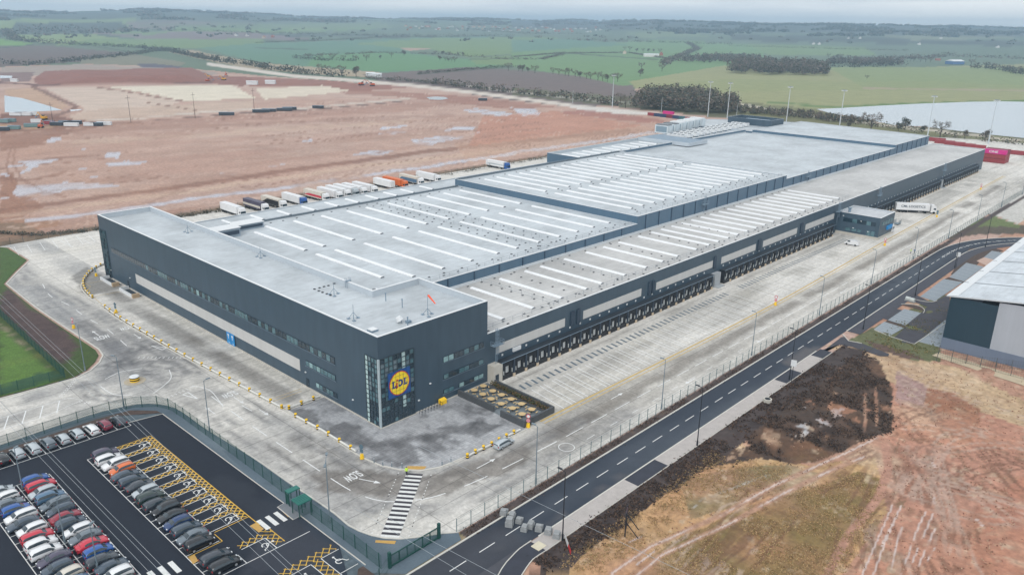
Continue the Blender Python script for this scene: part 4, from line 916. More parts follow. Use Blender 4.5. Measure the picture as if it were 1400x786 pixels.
b.build('window_sill', mat('sill_metal', (104,124,140), .5, .05, 1), wh)
# glazed corners
def glazing(face, a0, a1, z1, cols, rows, lightcols, seed):
    g = MB(); mu = MB(); rg = random.Random(seed)
    for i in range(cols):
        for j in range(rows):
            u0 = a0+(a1-a0)*i/cols; u1 = a0+(a1-a0)*(i+1)/cols; v0 = .15+(z1-.15)*j/rows; v1 = .15+(z1-.15)*(j+1)/rows
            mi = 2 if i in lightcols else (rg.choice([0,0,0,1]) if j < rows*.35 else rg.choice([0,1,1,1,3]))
            if face == 'X': g.quad((-.10,u1,v0), (-.10,u0,v0), (-.10,u0,v1), (-.10,u1,v1), mi)
            else: g.quad((u0,-.10,v0), (u1,-.10,v0), (u1,-.10,v1), (u0,-.10,v1), mi)
    w = .06
    for i in range(cols+1):
        u = a0+(a1-a0)*i/cols
        if face == 'X': mu.box(-.22, -.005, u-w, u+w, 0, z1)
        else: mu.box(u-w, u+w, -.22, -.005, 0, z1)
    for j in range(rows+1):
        v = .15+(z1-.15)*j/rows
        if face == 'X': mu.box(-.215, -.006, a0, a1, v-.05, v+.05)
        else: mu.box(a0, a1, -.215, -.006, v-.05, v+.05)
    g.build('glazing', [GLD, GLM, mat('white_column_glass', (196,222,222), .25, .06, 1), mat('grey_glass', (120,140,150), .15, .2, .8, spec=.8)], wh); mu.build('mullions', mat('mullion_grey', (58,74,84), .5, .05, 1), wh)  # palest panes are white columns seen behind the glass; last tint plain grey
glazing('Y', .25, 8.5, 14.4, 8, 14, (5,), 5); glazing('X', .25, 4.1, 14.4, 4, 14, (3,), 6); glazing('X', 131.2, 135.8, 14.8, 5, 12, (), 8)
b = MB(); b.box(-.26,.1,-.26,.1,0,14.5); b.build('corner_post', mat('post_pale', (190,206,212), .4, .05, 1), wh)
b = MB(); b.box(-.4,8.8,-.4,-.24,-.02,.16); b.box(8.8,29.2,-.25,-.005,-.02,.2); b.box(-.3,-.005,-.2,131,-.02,.22); b.build('plinth', CON, wh)
# doors
for y0 in (24.8, 118.6):
    b = MB(); b.box(-.09,-.006,y0,y0+1.1,0.02,2.15); d_o = b.build('door', mat('door_dark', (40,58,72), .5, .05, 1), wh)
    b = MB(); b.box(-.14,-.09,y0+.1,y0+.25,1,1.1); b.build('handle', STL, d_o)
b = MB(); b.box(4.4,8.4,-.16,-.11,.0,2.6); d_o = b.build('entrance_door', GLD, wh); b = MB(); b.box(6.3,6.4,-.2,-.16,1,1.4); b.build('handle', STL, d_o)
b = MB()
for x_, y_, z_ in ((-.12,8.6,2.9),(-.12,25.6,3.4),(-.12,117,3.4),(-.12,131,2.6)): b.box(x_-.1,x_+.11,y_,y_+.4,z_,z_+.22)
for x_, z_ in ((9.4,2.5),(12.5,5.2)): b.box(x_,x_+.4,-.22,-.006,z_,z_+.22)
b.build('wall_light', WHP, wh)
# skylights
def skylight(x, y0, y1, z, w=1.25):
    b = MB(); h = .38
    vs = [(x-w/2,y0,z),(x+w/2,y0,z),(x+w/2,y1,z),(x-w/2,y1,z),(x-w/2,y0,z+.22),(x-w*.22,y0,z+h),(x+w*.22,y0,z+h),(x+w/2,y0,z+.22),(x-w/2,y1,z+.22),(x-w*.22,y1,z+h),(x+w*.22,y1,z+h),(x+w/2,y1,z+.22)]
    b.add(vs, [(0,4,8,3),(4,5,9,8),(5,6,10,9),(6,7,11,10),(7,1,2,11)], 0); b.add(vs, [(0,1,7,6,5,4),(3,8,9,10,11,2)], 1)
    b.build('skylight', [SKY, SKD], wh)
for x in (33, 39.2, 49.3, 59.7, 69.9, 77.8, 87.3, 96.8, 105.5, 113.7, 122.1):
    skylight(x, 41.3 if x < 34 else 36.4, 70.4, 13.7); skylight(x, 76, 107.8 if x > 34 else 103.5, 13.7)
for i in range(15):
    x = 136.2+6.78*i; skylight(x, 37.6, 71.7, 16.1); skylight(x, 76.2, 108.3, 16.1)
for x in [28+5.2+5.2, 48.8, 59.3, 69.2, 75.6, 85.9, 96, 104.4, 112.3, 122.8, 130.3] + [136+6.33*i for i in range(16)]: skylight(x, 4.1, 25.3, 11.15)
for x in (38, 48.4, 58.7, 68.6, 78.4, 87.5, 96.8, 105.5, 114, 124): skylight(x, 125.8, 134, 11.15, 1.2)
for i in range(9): skylight(214+8.2*i, 122, 133.5, 14.9, 1.3)
# downpipes and panel joints on the step wall
dpm = mat('downpipe_dark', (52,74,96), .5, .05, 1)
for x in [34.5+9.3*i for i in range(10)] : b = MB(); b.box(x,x+.22,28.72,28.89,11.2,13.95); b.build('downpipe', dpm, wh)
for x in [131.5+7.8*i for i in range(14)]: b = MB(); b.box(x,x+.24,28.7,28.89,11.2,16.4); b.build('downpipe', dpm, wh)
for x in [243+7.8*i for i in range(16)]: b = MB(); b.box(x,x+.24,28.7,28.89,11.2,14.9); b.build('downpipe', dpm, wh)
for x in [371+8*i for i in range(7)]: b = MB(); b.box(x,x+.24,28.7,28.89,11.2,16.4); b.build('downpipe', dpm, wh)
b = MB(); b.box(29.3,430.6,27.9,28.6,11.16,11.36); b.build('box_gutter', mat('gutter_pale', (214,220,224), .6, .05, 1), wh)
# guard rails and their ballast blocks
def rail(pts, z, name='guard_rail'):
    b = MB(); r = .035
    for a, c_ in zip(pts, pts[1:]):
        L_ = math.hypot(c_[0]-a[0], c_[1]-a[1]); k = max(1, int(L_/3.2))
        for h in (.55, 1.1): b.tube((*a, z+h), (*c_, z+h), r, n=4, cap=False)
        for i in range(k+1):
            p = (a[0]+(c_[0]-a[0])*i/k, a[1]+(c_[1]-a[1])*i/k); b.tube((*p, z), (*p, z+1.1), r, n=4, cap=False)
    b.build(name, mat('rail_steel', (150,160,168), .5, .1, 1), wh)
rail([(30,2.3),(236,2.3)], 11.15); rail([(30,30.6),(126,30.6)], 13.7); rail([(128,30.8),(235,30.8)], 16.1); rail([(30,113),(126,113)], 13.7); rail([(128,114),(235,114)], 16.1); rail([(92,30.6),(92,113)], 13.7); rail([(84,30.6),(84,113)], 13.7); rail([(54,2.3),(54,27)], 11.15); rail([(82,2.3),(82,27)], 11.15)
b = MB(); rb = random.Random(11)
def dots(x0, x1, y, z, st):
    x = x0
    while x < x1:
        b.box(x-.28,x+.28,y-.18,y+.18,z,z+.16); x += st*rb.uniform(.7,1.3)
for y in (1.6, 3.3, 26.9): dots(31, 235, y, 11.15, 6.5)
for y in (33.6, 32, 111): dots(31, 126, y, 13.7, 6)
for y in (34, 73.6, 111, 36): dots(128, 235, y, 16.1, 6.5)
for y in (118, 123): dots(31, 205, y, 11.15, 6)
for x in (90, 94, 84, 81): 
    y = 34
    while y < 112: b.box(x-.25,x+.25,y-.18,y+.18,13.7,13.86); y += 4*rb.uniform(.8,1.3)
for x in (54,56.5,64.5,82,109,128,148):
    y = 4
    while y < 27: b.box(x-.25,x+.25,y-.18,y+.18,11.15,11.31); y += 3.6*rb.uniform(.8,1.3)
tag(b.build('ballast_blocks', mat('ballast', (86,90,96), .8, .1, 1), wh), kind='stuff')
# dock doors
def dock():
    d = empty('loading_dock', (0,0,0), None, None)
    b = MB(); b.box(-1.72,-.72,-1.8,-.02,1.15,4.25); b.box(.72,1.72,-1.8,-.02,1.15,4.25); b.box(-.72,.72,-1.8,-.02,3.1,4.25); b.build('dock_shelter', BLK, d)
    b = MB(); b.box(-.71,.71,-1.35,-1.25,1.25,3.09); b.build('dock_door', mat('dock_door_white', (222,226,226), .5, .08, 1), d)
    b = MB(); b.box(-1.7,1.7,-1.78,-.02,.0,1.14); b.build('dock_leveller', mat('leveller_dark', (46,48,52), .8, .15, 1), d)
    b = MB(); b.box(1.72,2.24,-2.1,-.02,-.01,.8); b.build('wheel_guide', BEI, d)
    for s_ in (1.2, -1.5): b = MB(); b.box(s_,s_+.14,-1.98,-1.82,1.3,2.2); b.build('bumper', mat('bumper_pale', (200,206,206), .6, .1, 1), d)
    b = MB(); b.box(1.75,2.15,-2.02,-.02,.82,4.26); b.build('fin', mat('fin_grey', (58,72,88), .6, .1, 1), d)
    b = MB(); b.box(-.24,.24,-.09,-.005,4.95,5.4); b.build('number_plate', WHP, d)
    return d
dk = dock(); dk.parent = wh; KIDS[dk.name] = list(dk.children)
DX2 = [245.5+3.96*i for i in range(26)] + [354.5+3.96*i for i in range(16)]
for i, x in enumerate(DOCKX + DX2):
    if 216 < x < 243: continue
    o = dk if i == 0 else copy_tree(dk, wh); o.location = (x, 0, 0)
for x0, x1 in ((31.7,124),(130.2,216),(243,349),(352,418)):
    b = MB(); b.box(x0, x1, -2.06, -1.92, 4.28, 4.36); b.build('canopy_rail', STL, wh)
    b = MB(); b.box(x0, x1, -1.915, -.02, 4.27, 4.33); b.build('canopy_top', mat('canopy_dark', (44,54,64), .6, .1, 1), wh)
b = MB(); b.box(29.3,32.1,-1.9,-.01,0,4.25); b.build('stair_core', CON, wh); b = MB(); b.box(29.9,30.9,-1.96,-1.9,0.02,2.1); b.build('door', mat('door_dark', (40,58,72)), wh)
for x0, x1 in ((57.6,59.0),(60.0,61.2),(91,92.2),(92.9,93.7),(126,127.4),(154.5,156.5),(187,189)): b = MB(); b.box(x0,x1,-.35,-.01,5.5,9.2); b.build('louvre_recess', mat('louvre_recess_dark', (52,70,88), .6, .1, 1, stretch=(1,1,9)), wh)  # proud dark boxes stand for wall recesses, their shade put into the colour
for x0 in (125.3, 350): b = MB(); b.box(x0,x0+3.8,-3,-.01,0,.25); b.box(x0+.2,x0+3.6,-1.4,-.03,.25,4.1); b.build('ramp_door', mat('ramp_door_grey', (176,182,186), .6, .1, 1), wh)
b = MB(); b.box(37.2,39.8,-.3,-.01,4.9,5.8); b.build('vent_box', WHP, wh)
# ---- things standing on or by the warehouse
def ladder(loc, h, label, top=1.1):
    t = empty('access_ladder', loc, label, 'ladder', 'caged roof access ladders')
    b = MB()
    for s_ in (-.25, .25): b.tube((s_,0,0),(s_,0,h+top), .05, n=5)
    z = .3
    while z < h+top: b.tube((-.25,0,z),(.25,0,z), .03, n=4); z += .3
    b.build('ladder', STL, t)
    b = MB(); z = 2.4
    while z < h+top:
        for i in range(6):
            a = PI+PI*i/6; c_ = PI+PI*(i+1)/6; b.tube((.4*math.cos(a),.0+.7*math.sin(a),z),(.4*math.cos(c_),.7*math.sin(c_),z), .035, n=4, cap=False)
        z += .9
    for i in range(1, 6): a = PI+PI*i/6; b.tube((.4*math.cos(a),.7*math.sin(a),2.4),(.4*math.cos(a),.7*math.sin(a),h+top), .03, n=4)
    b.build('safety_cage', STL, t)
    b = MB(); b.box(-1.5,1.5,-.9,.35,h*.62,h*.62+.1)
    for x_, y_ in ((-1.5,-.9),(1.5,-.9),(-1.5,.35),(1.5,.35)): b.tube((x_,y_,h*.62),(x_,y_,h*.62+1.1), .04, n=4)
    for a, c_ in (((-1.5,-.9),(1.5,-.9)),((-1.5,-.9),(-1.5,.35)),((1.5,-.9),(1.5,.35))):
        for hh in (.55,1.1): b.tube((*a,h*.62+hh),(*c_,h*.62+hh), .04, n=4)
    b.build('landing', STL, t); return t
ladder((31.0,-1.0,4.3), 7.2, 'caged steel ladder and landing beside the tall office end, above the pale stair wall')
ladder((218.3,-1.0,4.3), 7.2, 'caged steel ladder in the corner beside the dark two-storey gatehouse')
ladder((262,-.8,4.4), 7.1, 'caged steel ladder on the dark wall just beyond the dark gatehouse'); ladder((351.5,-1.0,4.3), 7.2, 'caged steel ladder near the far end of the dock wall')
ladder((36,28.2,11.2), 2.9, 'short steel ladder at the near end of the step above the dock roof'); ladder((168,28.2,11.2), 5.2, 'tall steel ladder on the step wall below the highest skylit roof'); ladder((256,28.2,11.2), 3.8, 'steel ladder on the step wall beyond the highest skylit roof')
# corner sign
lg = empty('logo_sign', (4.6,-.3,8.25), 'blue square sign with yellow disc and blue and red letters inside the glazed corner', 'sign')
b = MB(); b.box(-2.75,2.75,-.02,.03,-2.8,2.75); b.build('board', mat('sign_blue', (30,88,160), .5, .04, 1, k=.9), lg)
b = MB(); n_ = 48; b.add([(2.5*math.cos(2*PI*i/n_),-.05,2.5*math.sin(2*PI*i/n_)) for i in range(n_)], [tuple(range(n_))]); b.build('red_ring', mat('sign_red', (214,60,50), .5, .04, 1, k=.9), lg)
b = MB(); b.add([(2.32*math.cos(2*PI*i/n_),-.07,2.32*math.sin(2*PI*i/n_)) for i in range(n_)], [tuple(range(n_))]); b.build('yellow_disc', mat('sign_yellow', (250,220,50), .5, .04, 1, k=1.0), lg)
SB = mat('sign_blue_letters', (20,70,150), .5, .03, 1)
def glyph(rects, m_):
    b = MB()
    for q_ in rects: b.add([(x,-.09,z) for x, z in q_], [tuple(range(len(q_)))])
    b.build('letter', m_, lg)
def Lt(x): return [[(x,-.75),(x+.95,-.75),(x+.95,-.2),(x+.75,-.2),(x+.75,-.5),(x+.5,-.5),(x+.5,.5),(x+.65,.5),(x+.65,.75),(x,.75),(x,.5),(x+.15,.5),(x+.15,-.5),(x,-.5)]]
glyph(Lt(-1.85), SB); glyph(Lt(.98), SB)
dout = [(-.25,-.75)] + [(.2+.65*math.cos(a), .75*math.sin(a)) for a in [math.radians(-90+15*i) for i in range(13)]] + [(-.25,.75)]
b = MB(); b.add([(x,-.09,z) for x, z in dout], [tuple(range(len(dout)))]); b.add([(.12+.28*math.cos(2*PI*i/12),-.10,.42*math.sin(2*PI*i/12)) for i in range(12)], [tuple(range(12))], 1); b.build('letter', [SB, MATS['sign_yellow']], lg)
glyph([[(-.95,-.95),(-.6,-1.0),(-.45,.25),(-.8,.3)],[(-.85,-.95),(-.35,-.75),(-.4,-.55),(-.9,-.75)]], MATS['sign_red']); glyph([[(-.55+.24*math.cos(2*PI*i/12), .72+.24*math.sin(2*PI*i/12)) for i in range(12)]], MATS['sign_red'])
b = MB()
for i in range(7): x = -2.75+.92*i; b.box(x-.018,x+.018,-.14,-.12,-2.8,2.75)
for i in range(6): z = -2.5+1.03*i; b.box(-2.75,2.75,-.138,-.122,z-.015,z+.015)
b.build('glazing_bars', mat('mullion_grey', (58,74,84)), lg)
bn = empty('banner', (-.2,58.4,0), 'pair of bright blue boards with white marks fixed low on the long office wall', 'banner')
b = MB(); b.box(-.05,.05,-1.85,-.08,.1,3.15); b.build('board', mat('banner_blue', (40,150,220), .5, .08, 1), bn); b = MB(); b.box(-.05,.05,.08,1.85,.1,3.15); b.build('board', MATS['banner_blue'], bn)
b = MB()
for c_ in (-.95,.95): 
    b.box(-.07,-.052,c_-.35,c_+.35,2.3,2.75); b.box(-.07,-.052,c_-.12,c_+.12,1.6,2.3); b.box(-.07,-.052,c_-.5,c_+.1,.5,.65)
b.build('white_marks', WHP, bn)
# loading ramps at the far left end
for i, y0 in enumerate((123.8, 109.6)):
    t = empty('sunken_ramp', (0,0,0), ['white walled sunken service ramp nearest the far left corner of the offices','white walled sunken service ramp, second from the far left corner of the offices'][i], 'ramp', 'service ramps by the office wall')
    b = MB(); b.box(-3.1,-2.8,y0,y0+8.5,0,.9); b.box(-3.1,-.4,y0+8.5,y0+8.8,0,.9); b.build('side_wall', WHP, t); b = MB(); b.box(-3.1,-1.2,y0-.9,y0-.02,0,1.1); b.build('end_block', mat('tan_block', (190,166,136), .85, .1, 1), t)
    b = MB(); b.box(-2.78,-.4,y0,y0+8.4,.0,.02); b.build('ramp_floor', mat('ramp_dark', (60,70,78), .8, .1, 1), t)
# gatehouse in the dock yard
gt = empty('gatehouse', (228.5,-9,0), 'dark two-storey transport office projecting into the dock yard', 'building')
b = MB(); fp_ = [(-7.6,-7),(8.0,-7),(8.0,8.9),(-7.6,8.9)]; ringwall(b, fp_, .3, .9, 8.3, 0, 1, 1, zin=7.8); b.build('wall', [DARK, INN], gt)
b = MB(); ringwall(b, fp_, .35, 8.3, 8.38, 0, 0, 0, over=.05); b.build('coping', COP, gt)
b = MB(); b.sheet(inset(fp_, .15), 7.9); b.build('roof', roofmat('gate_roof', (206,210,214)), gt)
b = MB(); ringwall(b, inset(fp_, -.12), .3, 0, .9, 0, 0, 0); b.build('plinth', CON, gt)
for i in range(7): b = MB(); b.box(-7.72,-7.6,-5.6+1.75*i,-5.6+1.75*i+1.7,4.9,6.4); b.build('window', [GLD, GLM, GLD][i % 3], gt)
for y0, y1 in ((3.5,5.2),(1.2,2.9),(-.6,.7)): b = MB(); b.box(-7.72,-7.6,y0,y1,1.6,2.7); b.build('window', GLM, gt)
for y0 in (-5.6,-4.0): b = MB(); b.box(-7.73,-7.6,y0,y0+1.3,.95,2.9); b.build('door', GLM, gt)
for x0 in (-5,-2,1,4): b = MB(); b.box(x0,x0+2.2,-7.12,-7.0,4.9,6.4); b.build('window', GLM, gt)
b = MB(); b.box(.5,5.5,-7.6,-7.0,2.6,4.0); b.build('blue_board', MATS['banner_blue'], gt)
b = MB()
for z_, y_ in ((6.9,6.5),(5.9,-.4),(2.8,2.2),(2.4,-3.4)): b.box(-7.8,-7.6,y_,y_+.5,z_,z_+.25)
b.build('wall_light', WHP, gt)
b = MB(); b.tube((-3.5,6.2,7.9),(-3.5,6.2,9.3), .5, n=10); b.tube((-3.5,6.2,9.3),(-3.5,6.2,9.6), .8, n=10); b.build('roof_cowl', STL, gt)
# ---- roof fittings
def R(px, py, z=17.6): return P(px, py, z)
def mast(loc, h, label, arms=True, name='roof_mast'):
    t = empty(name, loc, label, 'mast', 'masts on the office roof'); b = MB(); b.tube((0,0,0),(0,0,h), .07, .04, n=6); b.build('pole', STL, t)
    b = MB()
    for a in (0, 2.1, 4.2): b.tube((1.1*math.cos(a),1.1*math.sin(a),.08),(0,0,1.5), .05, n=5); b.box(1.1*math.cos(a)-.3,1.1*math.cos(a)+.3,1.1*math.sin(a)-.3,1.1*math.sin(a)+.3,0,.14)
    b.build('tripod_foot', STL, t); return t
ws = mast(R(584.8,430.8), 4.6, 'tripod mast flying a limp orange windsock near the front roof edge', name='windsock'); ws['category'] = 'windsock'
b = MB(); b.tube((.1,-.1,4.4),(1.0,-1.3,2.6), .24, .12, n=10); b.build('sock', mat('sock_orange', (250,110,80), .7, .1, 1, k=1), ws)
mast(R(456.7,403), 2.6, 'short tripod mast at the corner of the ring of black blocks'); mast(R(483.4,436.3), 3.2, 'thin tripod mast with a small arm near the long roof edge'); mast(R(356.5,351.5), 2.8, 'slim tripod mast halfway along the long office roof'); mast(R(257,317.5), 2.6, 'slim tripod mast near the far left end of the office roof')
for i, (px, py, h, lb) in enumerate(((527.5,411.5,1.7,'small roof vent pipe closest to the inner roof corner'),(550,420.5,1.8,'small roof vent pipe between the corner and the windsock'),(557.5,444.5,1.6,'small roof vent pipe beside the white roof dish'))):
    t = empty('vent_pipe', R(px,py), lb, 'vent', 'vent pipes on the office roof'); b = MB(); b.tube((0,0,0),(0,0,h), .1, n=8); b.build('pipe', STL, t); b = MB(); b.tube((0,0,h),(0,0,h+.2), .22, .12, n=8); b.build('cap', STL, t)
t = empty('roof_dish', R(549,441.5), 'round white dish and grey box near the front roof edge', 'dish'); b = MB(); b.tube((0,0,.0),(0,0,.6), .08, n=6); b.build('stand', STL, t); b = MB(); b.tube((-.2,.2,.6),(-.5,.5,1.3), .75, .55, n=14); b.build('dish', WHP, t); b = MB(); b.box(.6,1.6,-1.2,-.4,0,.5); b.build('box', STL, t)
t = empty('roof_hatch', R(509.5,452.5), 'square white access hatch near the front roof corner', 'hatch'); b = MB(); b.box(-.8,.8,-.8,.8,0,.35); b.build('kerb', STL, t); b = MB(); b.box(-.75,.75,-.75,.75,.352,.5); b.build('lid', WHP, t)
b = MB(); rr_ = [R(430,395.5), R(437,393.8), R(443,392.2), R(449,390.8), R(457,388), R(464,386.5), R(436,398), R(441,400), R(447,402), R(452,404)]
for p in rr_: b.box(p[0]-.22,p[0]+.22,p[1]-.22,p[1]+.22,p[2],p[2]+.16)
tag(b.build('ballast_line', mat('black_block', (60,66,72), .8, .1, 1)), 'broken ring of small black blocks on the office roof by the parapet', 'roof blocks')
t = empty('parapet_ladder', (15.3,31.5,17.6), 'small steel step-over ladder at the inner parapet of the office roof', 'ladder')
b = MB()
for s_ in (-.3,.3):
    for x_ in (0,1.1): b.tube((x_,s_,0),(x_,s_,2.3), .05, n=5)
b.build('posts', STL, t); b = MB(); b.box(-.1,1.3,-.35,.35,1.5,1.6); b.build('platform', STL, t)
# air handling units in the inner corner
for i, (x0,y0,sx,sy,h,lb) in enumerate(((17.5,29.2,3.6,3.8,1.8,'grey louvred plant box in the inner corner behind the office roof'),(22.2,29.6,2.6,3.4,1.3,'white air unit between the grey plant box and the second white unit'),(25.6,29.4,2.2,3.0,1.2,'white air unit nearest the end of the inner corner'),(22.6,25.3,4.6,2.6,1.0,'long low white duct unit against the inner parapet'))):
    t = empty('air_unit', (x0,y0,13.7), lb, 'air unit', 'air units behind the office roof'); b = MB(); b.box(0,sx,0,sy,.2,h); b.build('casing', WHP if i else mat('unit_grey', (150,166,180), .5, .1, 1), t)
    b = MB(); b.tube((sx*.5,sy*.3,h),(sx*.5,sy*.3,h+.25), .5, n=12); b.tube((sx*.5,sy*.75,h),(sx*.5,sy*.75,h+.25), .45, n=12); b.build('fan', SKD, t); b = MB(); b.box(.1,sx-.1,.1,.3,0,.19); b.box(.1,sx-.1,sy-.3,sy-.1,0,.19); b.build('foot', STL, t)
for i, (x0,y0,z0,sx,sy,h,lb,m_) in enumerate(((19,103,13.7,9,5,2.6,'blue-grey flat topped plant room beside the long office parapet','unit_grey'),(29.5,108,13.7,9,5,1.8,'low blue-grey plant housing beyond the office parapet','unit_grey'),(20,119,11.15,4,5,2.4,'square blue-grey plant box near the lorry park','unit_grey'),(18,126,11.15,5,3,1.2,'white plant units at the far end behind the offices','white_panel'))):
    t = empty('plant_housing', (x0,y0,z0), lb, 'plant room', 'plant housings on the left roofs'); b = MB(); b.box(0,sx,0,sy,0,h); b.build('casing', MATS[m_], t); b = MB(); b.box(-.2,sx+.2,-.2,sy+.2,h,h+.15); b.build('lid', COP, t); b = MB(); b.box(.4,sx-.4,-.06,-.005,h*.3,h*.75); b.build('louvre_recess', MATS['louvre_recess_dark'], t)
# cooling plant far away on the left edge of the roofs
b = None
t = empty('plant_platform', (290,118,15.0), 'raised grey plant deck below the tall cooling boxes on the far roof', 'platform'); b = MB(); b.box(-5,14,-12,20,1.2,1.6); b.build('deck', STL, t); b = MB()
for i in range(5):
    for j in range(4): b.box(-4.6+4.5*i,-4.3+4.5*i,-11.5+10*j,-11.2+10*j,0,1.2)
b.build('leg', STL, t); b = MB(); b.box(-5.2,14.2,-12.2,-12,.0,1.9); b.box(-5.2,-5,-12,20,.0,1.9); b.build('screen', INN, t)
CW = mat('cooler_white', (214,226,232), .5, .15, .6, stretch=(1,1,.2))
for i in range(6):
    x0 = 318+9.5*i; y0 = 140+1.2*i
    t = empty('cooling_tower', (x0,y0,14.9), ORD[i]+' tall pale cooling box on the far roof, counting from the near end', 'cooling tower', 'tall cooling boxes on the far roof'); b = MB(); b.box(0,5.4,0,9,.5,5.0); b.build('casing', CW, t); b = MB(); b.box(.4,5,.5,8.5,5.0,5.5); b.build('fan_deck', COP if i > 1 else SKD, t)
    b = MB()
    for x_ in (.2,4.9):
        for y_ in (.2,8.5): b.box(x_,x_+.3,y_,y_+.3,0,.5)
    b.build('leg', STL, t); b = MB(); b.box(-.06,-.005,.8,8.2,1.2,4.4); b.build('louvre_recess', mat('louvre_mid', (140,164,180), .6, .1, 1, stretch=(1,1,6)), t)
for i in range(12):
    x0 = 306+7.5*i; t = empty('chiller', (x0, 122+.4*i, 14.95), ORD[i]+' low white chiller on the far roof, counting from the near end', 'chiller', 'low white chillers on the far roof')
    b = MB(); b.box(0,3.4,0,11,.6,2.4); b.build('casing', WHP, t); b = MB()
    for y_ in (.5,5,10): b = MB(); b.box(.3,3.1,y_,y_+.4,0,.6); b.build('leg', STL, t)
    b = MB()
    for k in range(4): b.tube((1.7,1.5+2.6*k,2.4),(1.7,1.5+2.6*k,2.65), .9, n=10)
    b.build('fan', SKD, t)
t = empty('plant_enclosure', (402,128,15.6), 'dark open topped plant enclosure on the far roof', 'plant room'); b = MB(); ringwall(b, [(-6,-14),(12,-14),(12,16),(-6,16)], .3, 0, 4, 0, 0, 1); b.build('screen_wall', [DARK, COP], t); b = MB(); b.box(0,6,-8,8,0,3); b.build('inner_unit', STL, t)
b = MB()
# ---------------------------------------------------------------- vehicles
def paint_mat(nm, rgb, k=.85):
    if nm in MATS: return MATS[nm]
    M = bpy.data.materials.new(nm); M.use_nodes = True; b = M.node_tree.nodes['Principled BSDF']
    nt = M.node_tree; n = nt.nodes.new('ShaderNodeTexNoise'); n.inputs['Scale'].default_value = 3; mr = nt.nodes.new('ShaderNodeMapRange'); mr.inputs['To Min'].default_value = .9; mr.inputs['To Max'].default_value = 1.08
    nt.links.new(n.outputs['Fac'], mr.inputs['Value']); vm = nt.nodes.new('ShaderNodeVectorMath'); vm.operation = 'SCALE'; vm.inputs[0].default_value = lin(rgb, k); nt.links.new(mr.outputs[0], vm.inputs['Scale']); nt.links.new(vm.outputs[0], b.inputs['Base Color'])
    b.inputs['Roughness'].default_value = .28; b.inputs['Coat Weight'].default_value = .6; b.inputs['Coat Roughness'].default_value = .06
    MATS[nm] = M; return M
PC = dict(white=(238,240,242), silver=(186,196,202), grey=(110,122,132), slate=(66,82,98), darkgrey=(62,70,80), black=(26,32,40), blue=(34,92,168), navy=(30,62,110), steel=(86,120,150), red=(206,48,70), crimson=(150,34,58), orange=(228,116,56), purple=(78,74,96), beige=(218,212,200), green=(40,60,58), maroon=(132,48,70))
GLS = mat('car_glass', (50,66,76), .08, .1, 1, spec=.8); TYR = mat('tyre', (26,28,32), .85, .1, 3); RIM = mat('wheel_rim', (170,174,178), .35, .05, 3); HDL = mat('headlamp', (230,236,240), .15, .02, 1); TLL = mat('tail_lamp', (170,30,40), .2, .02, 1)
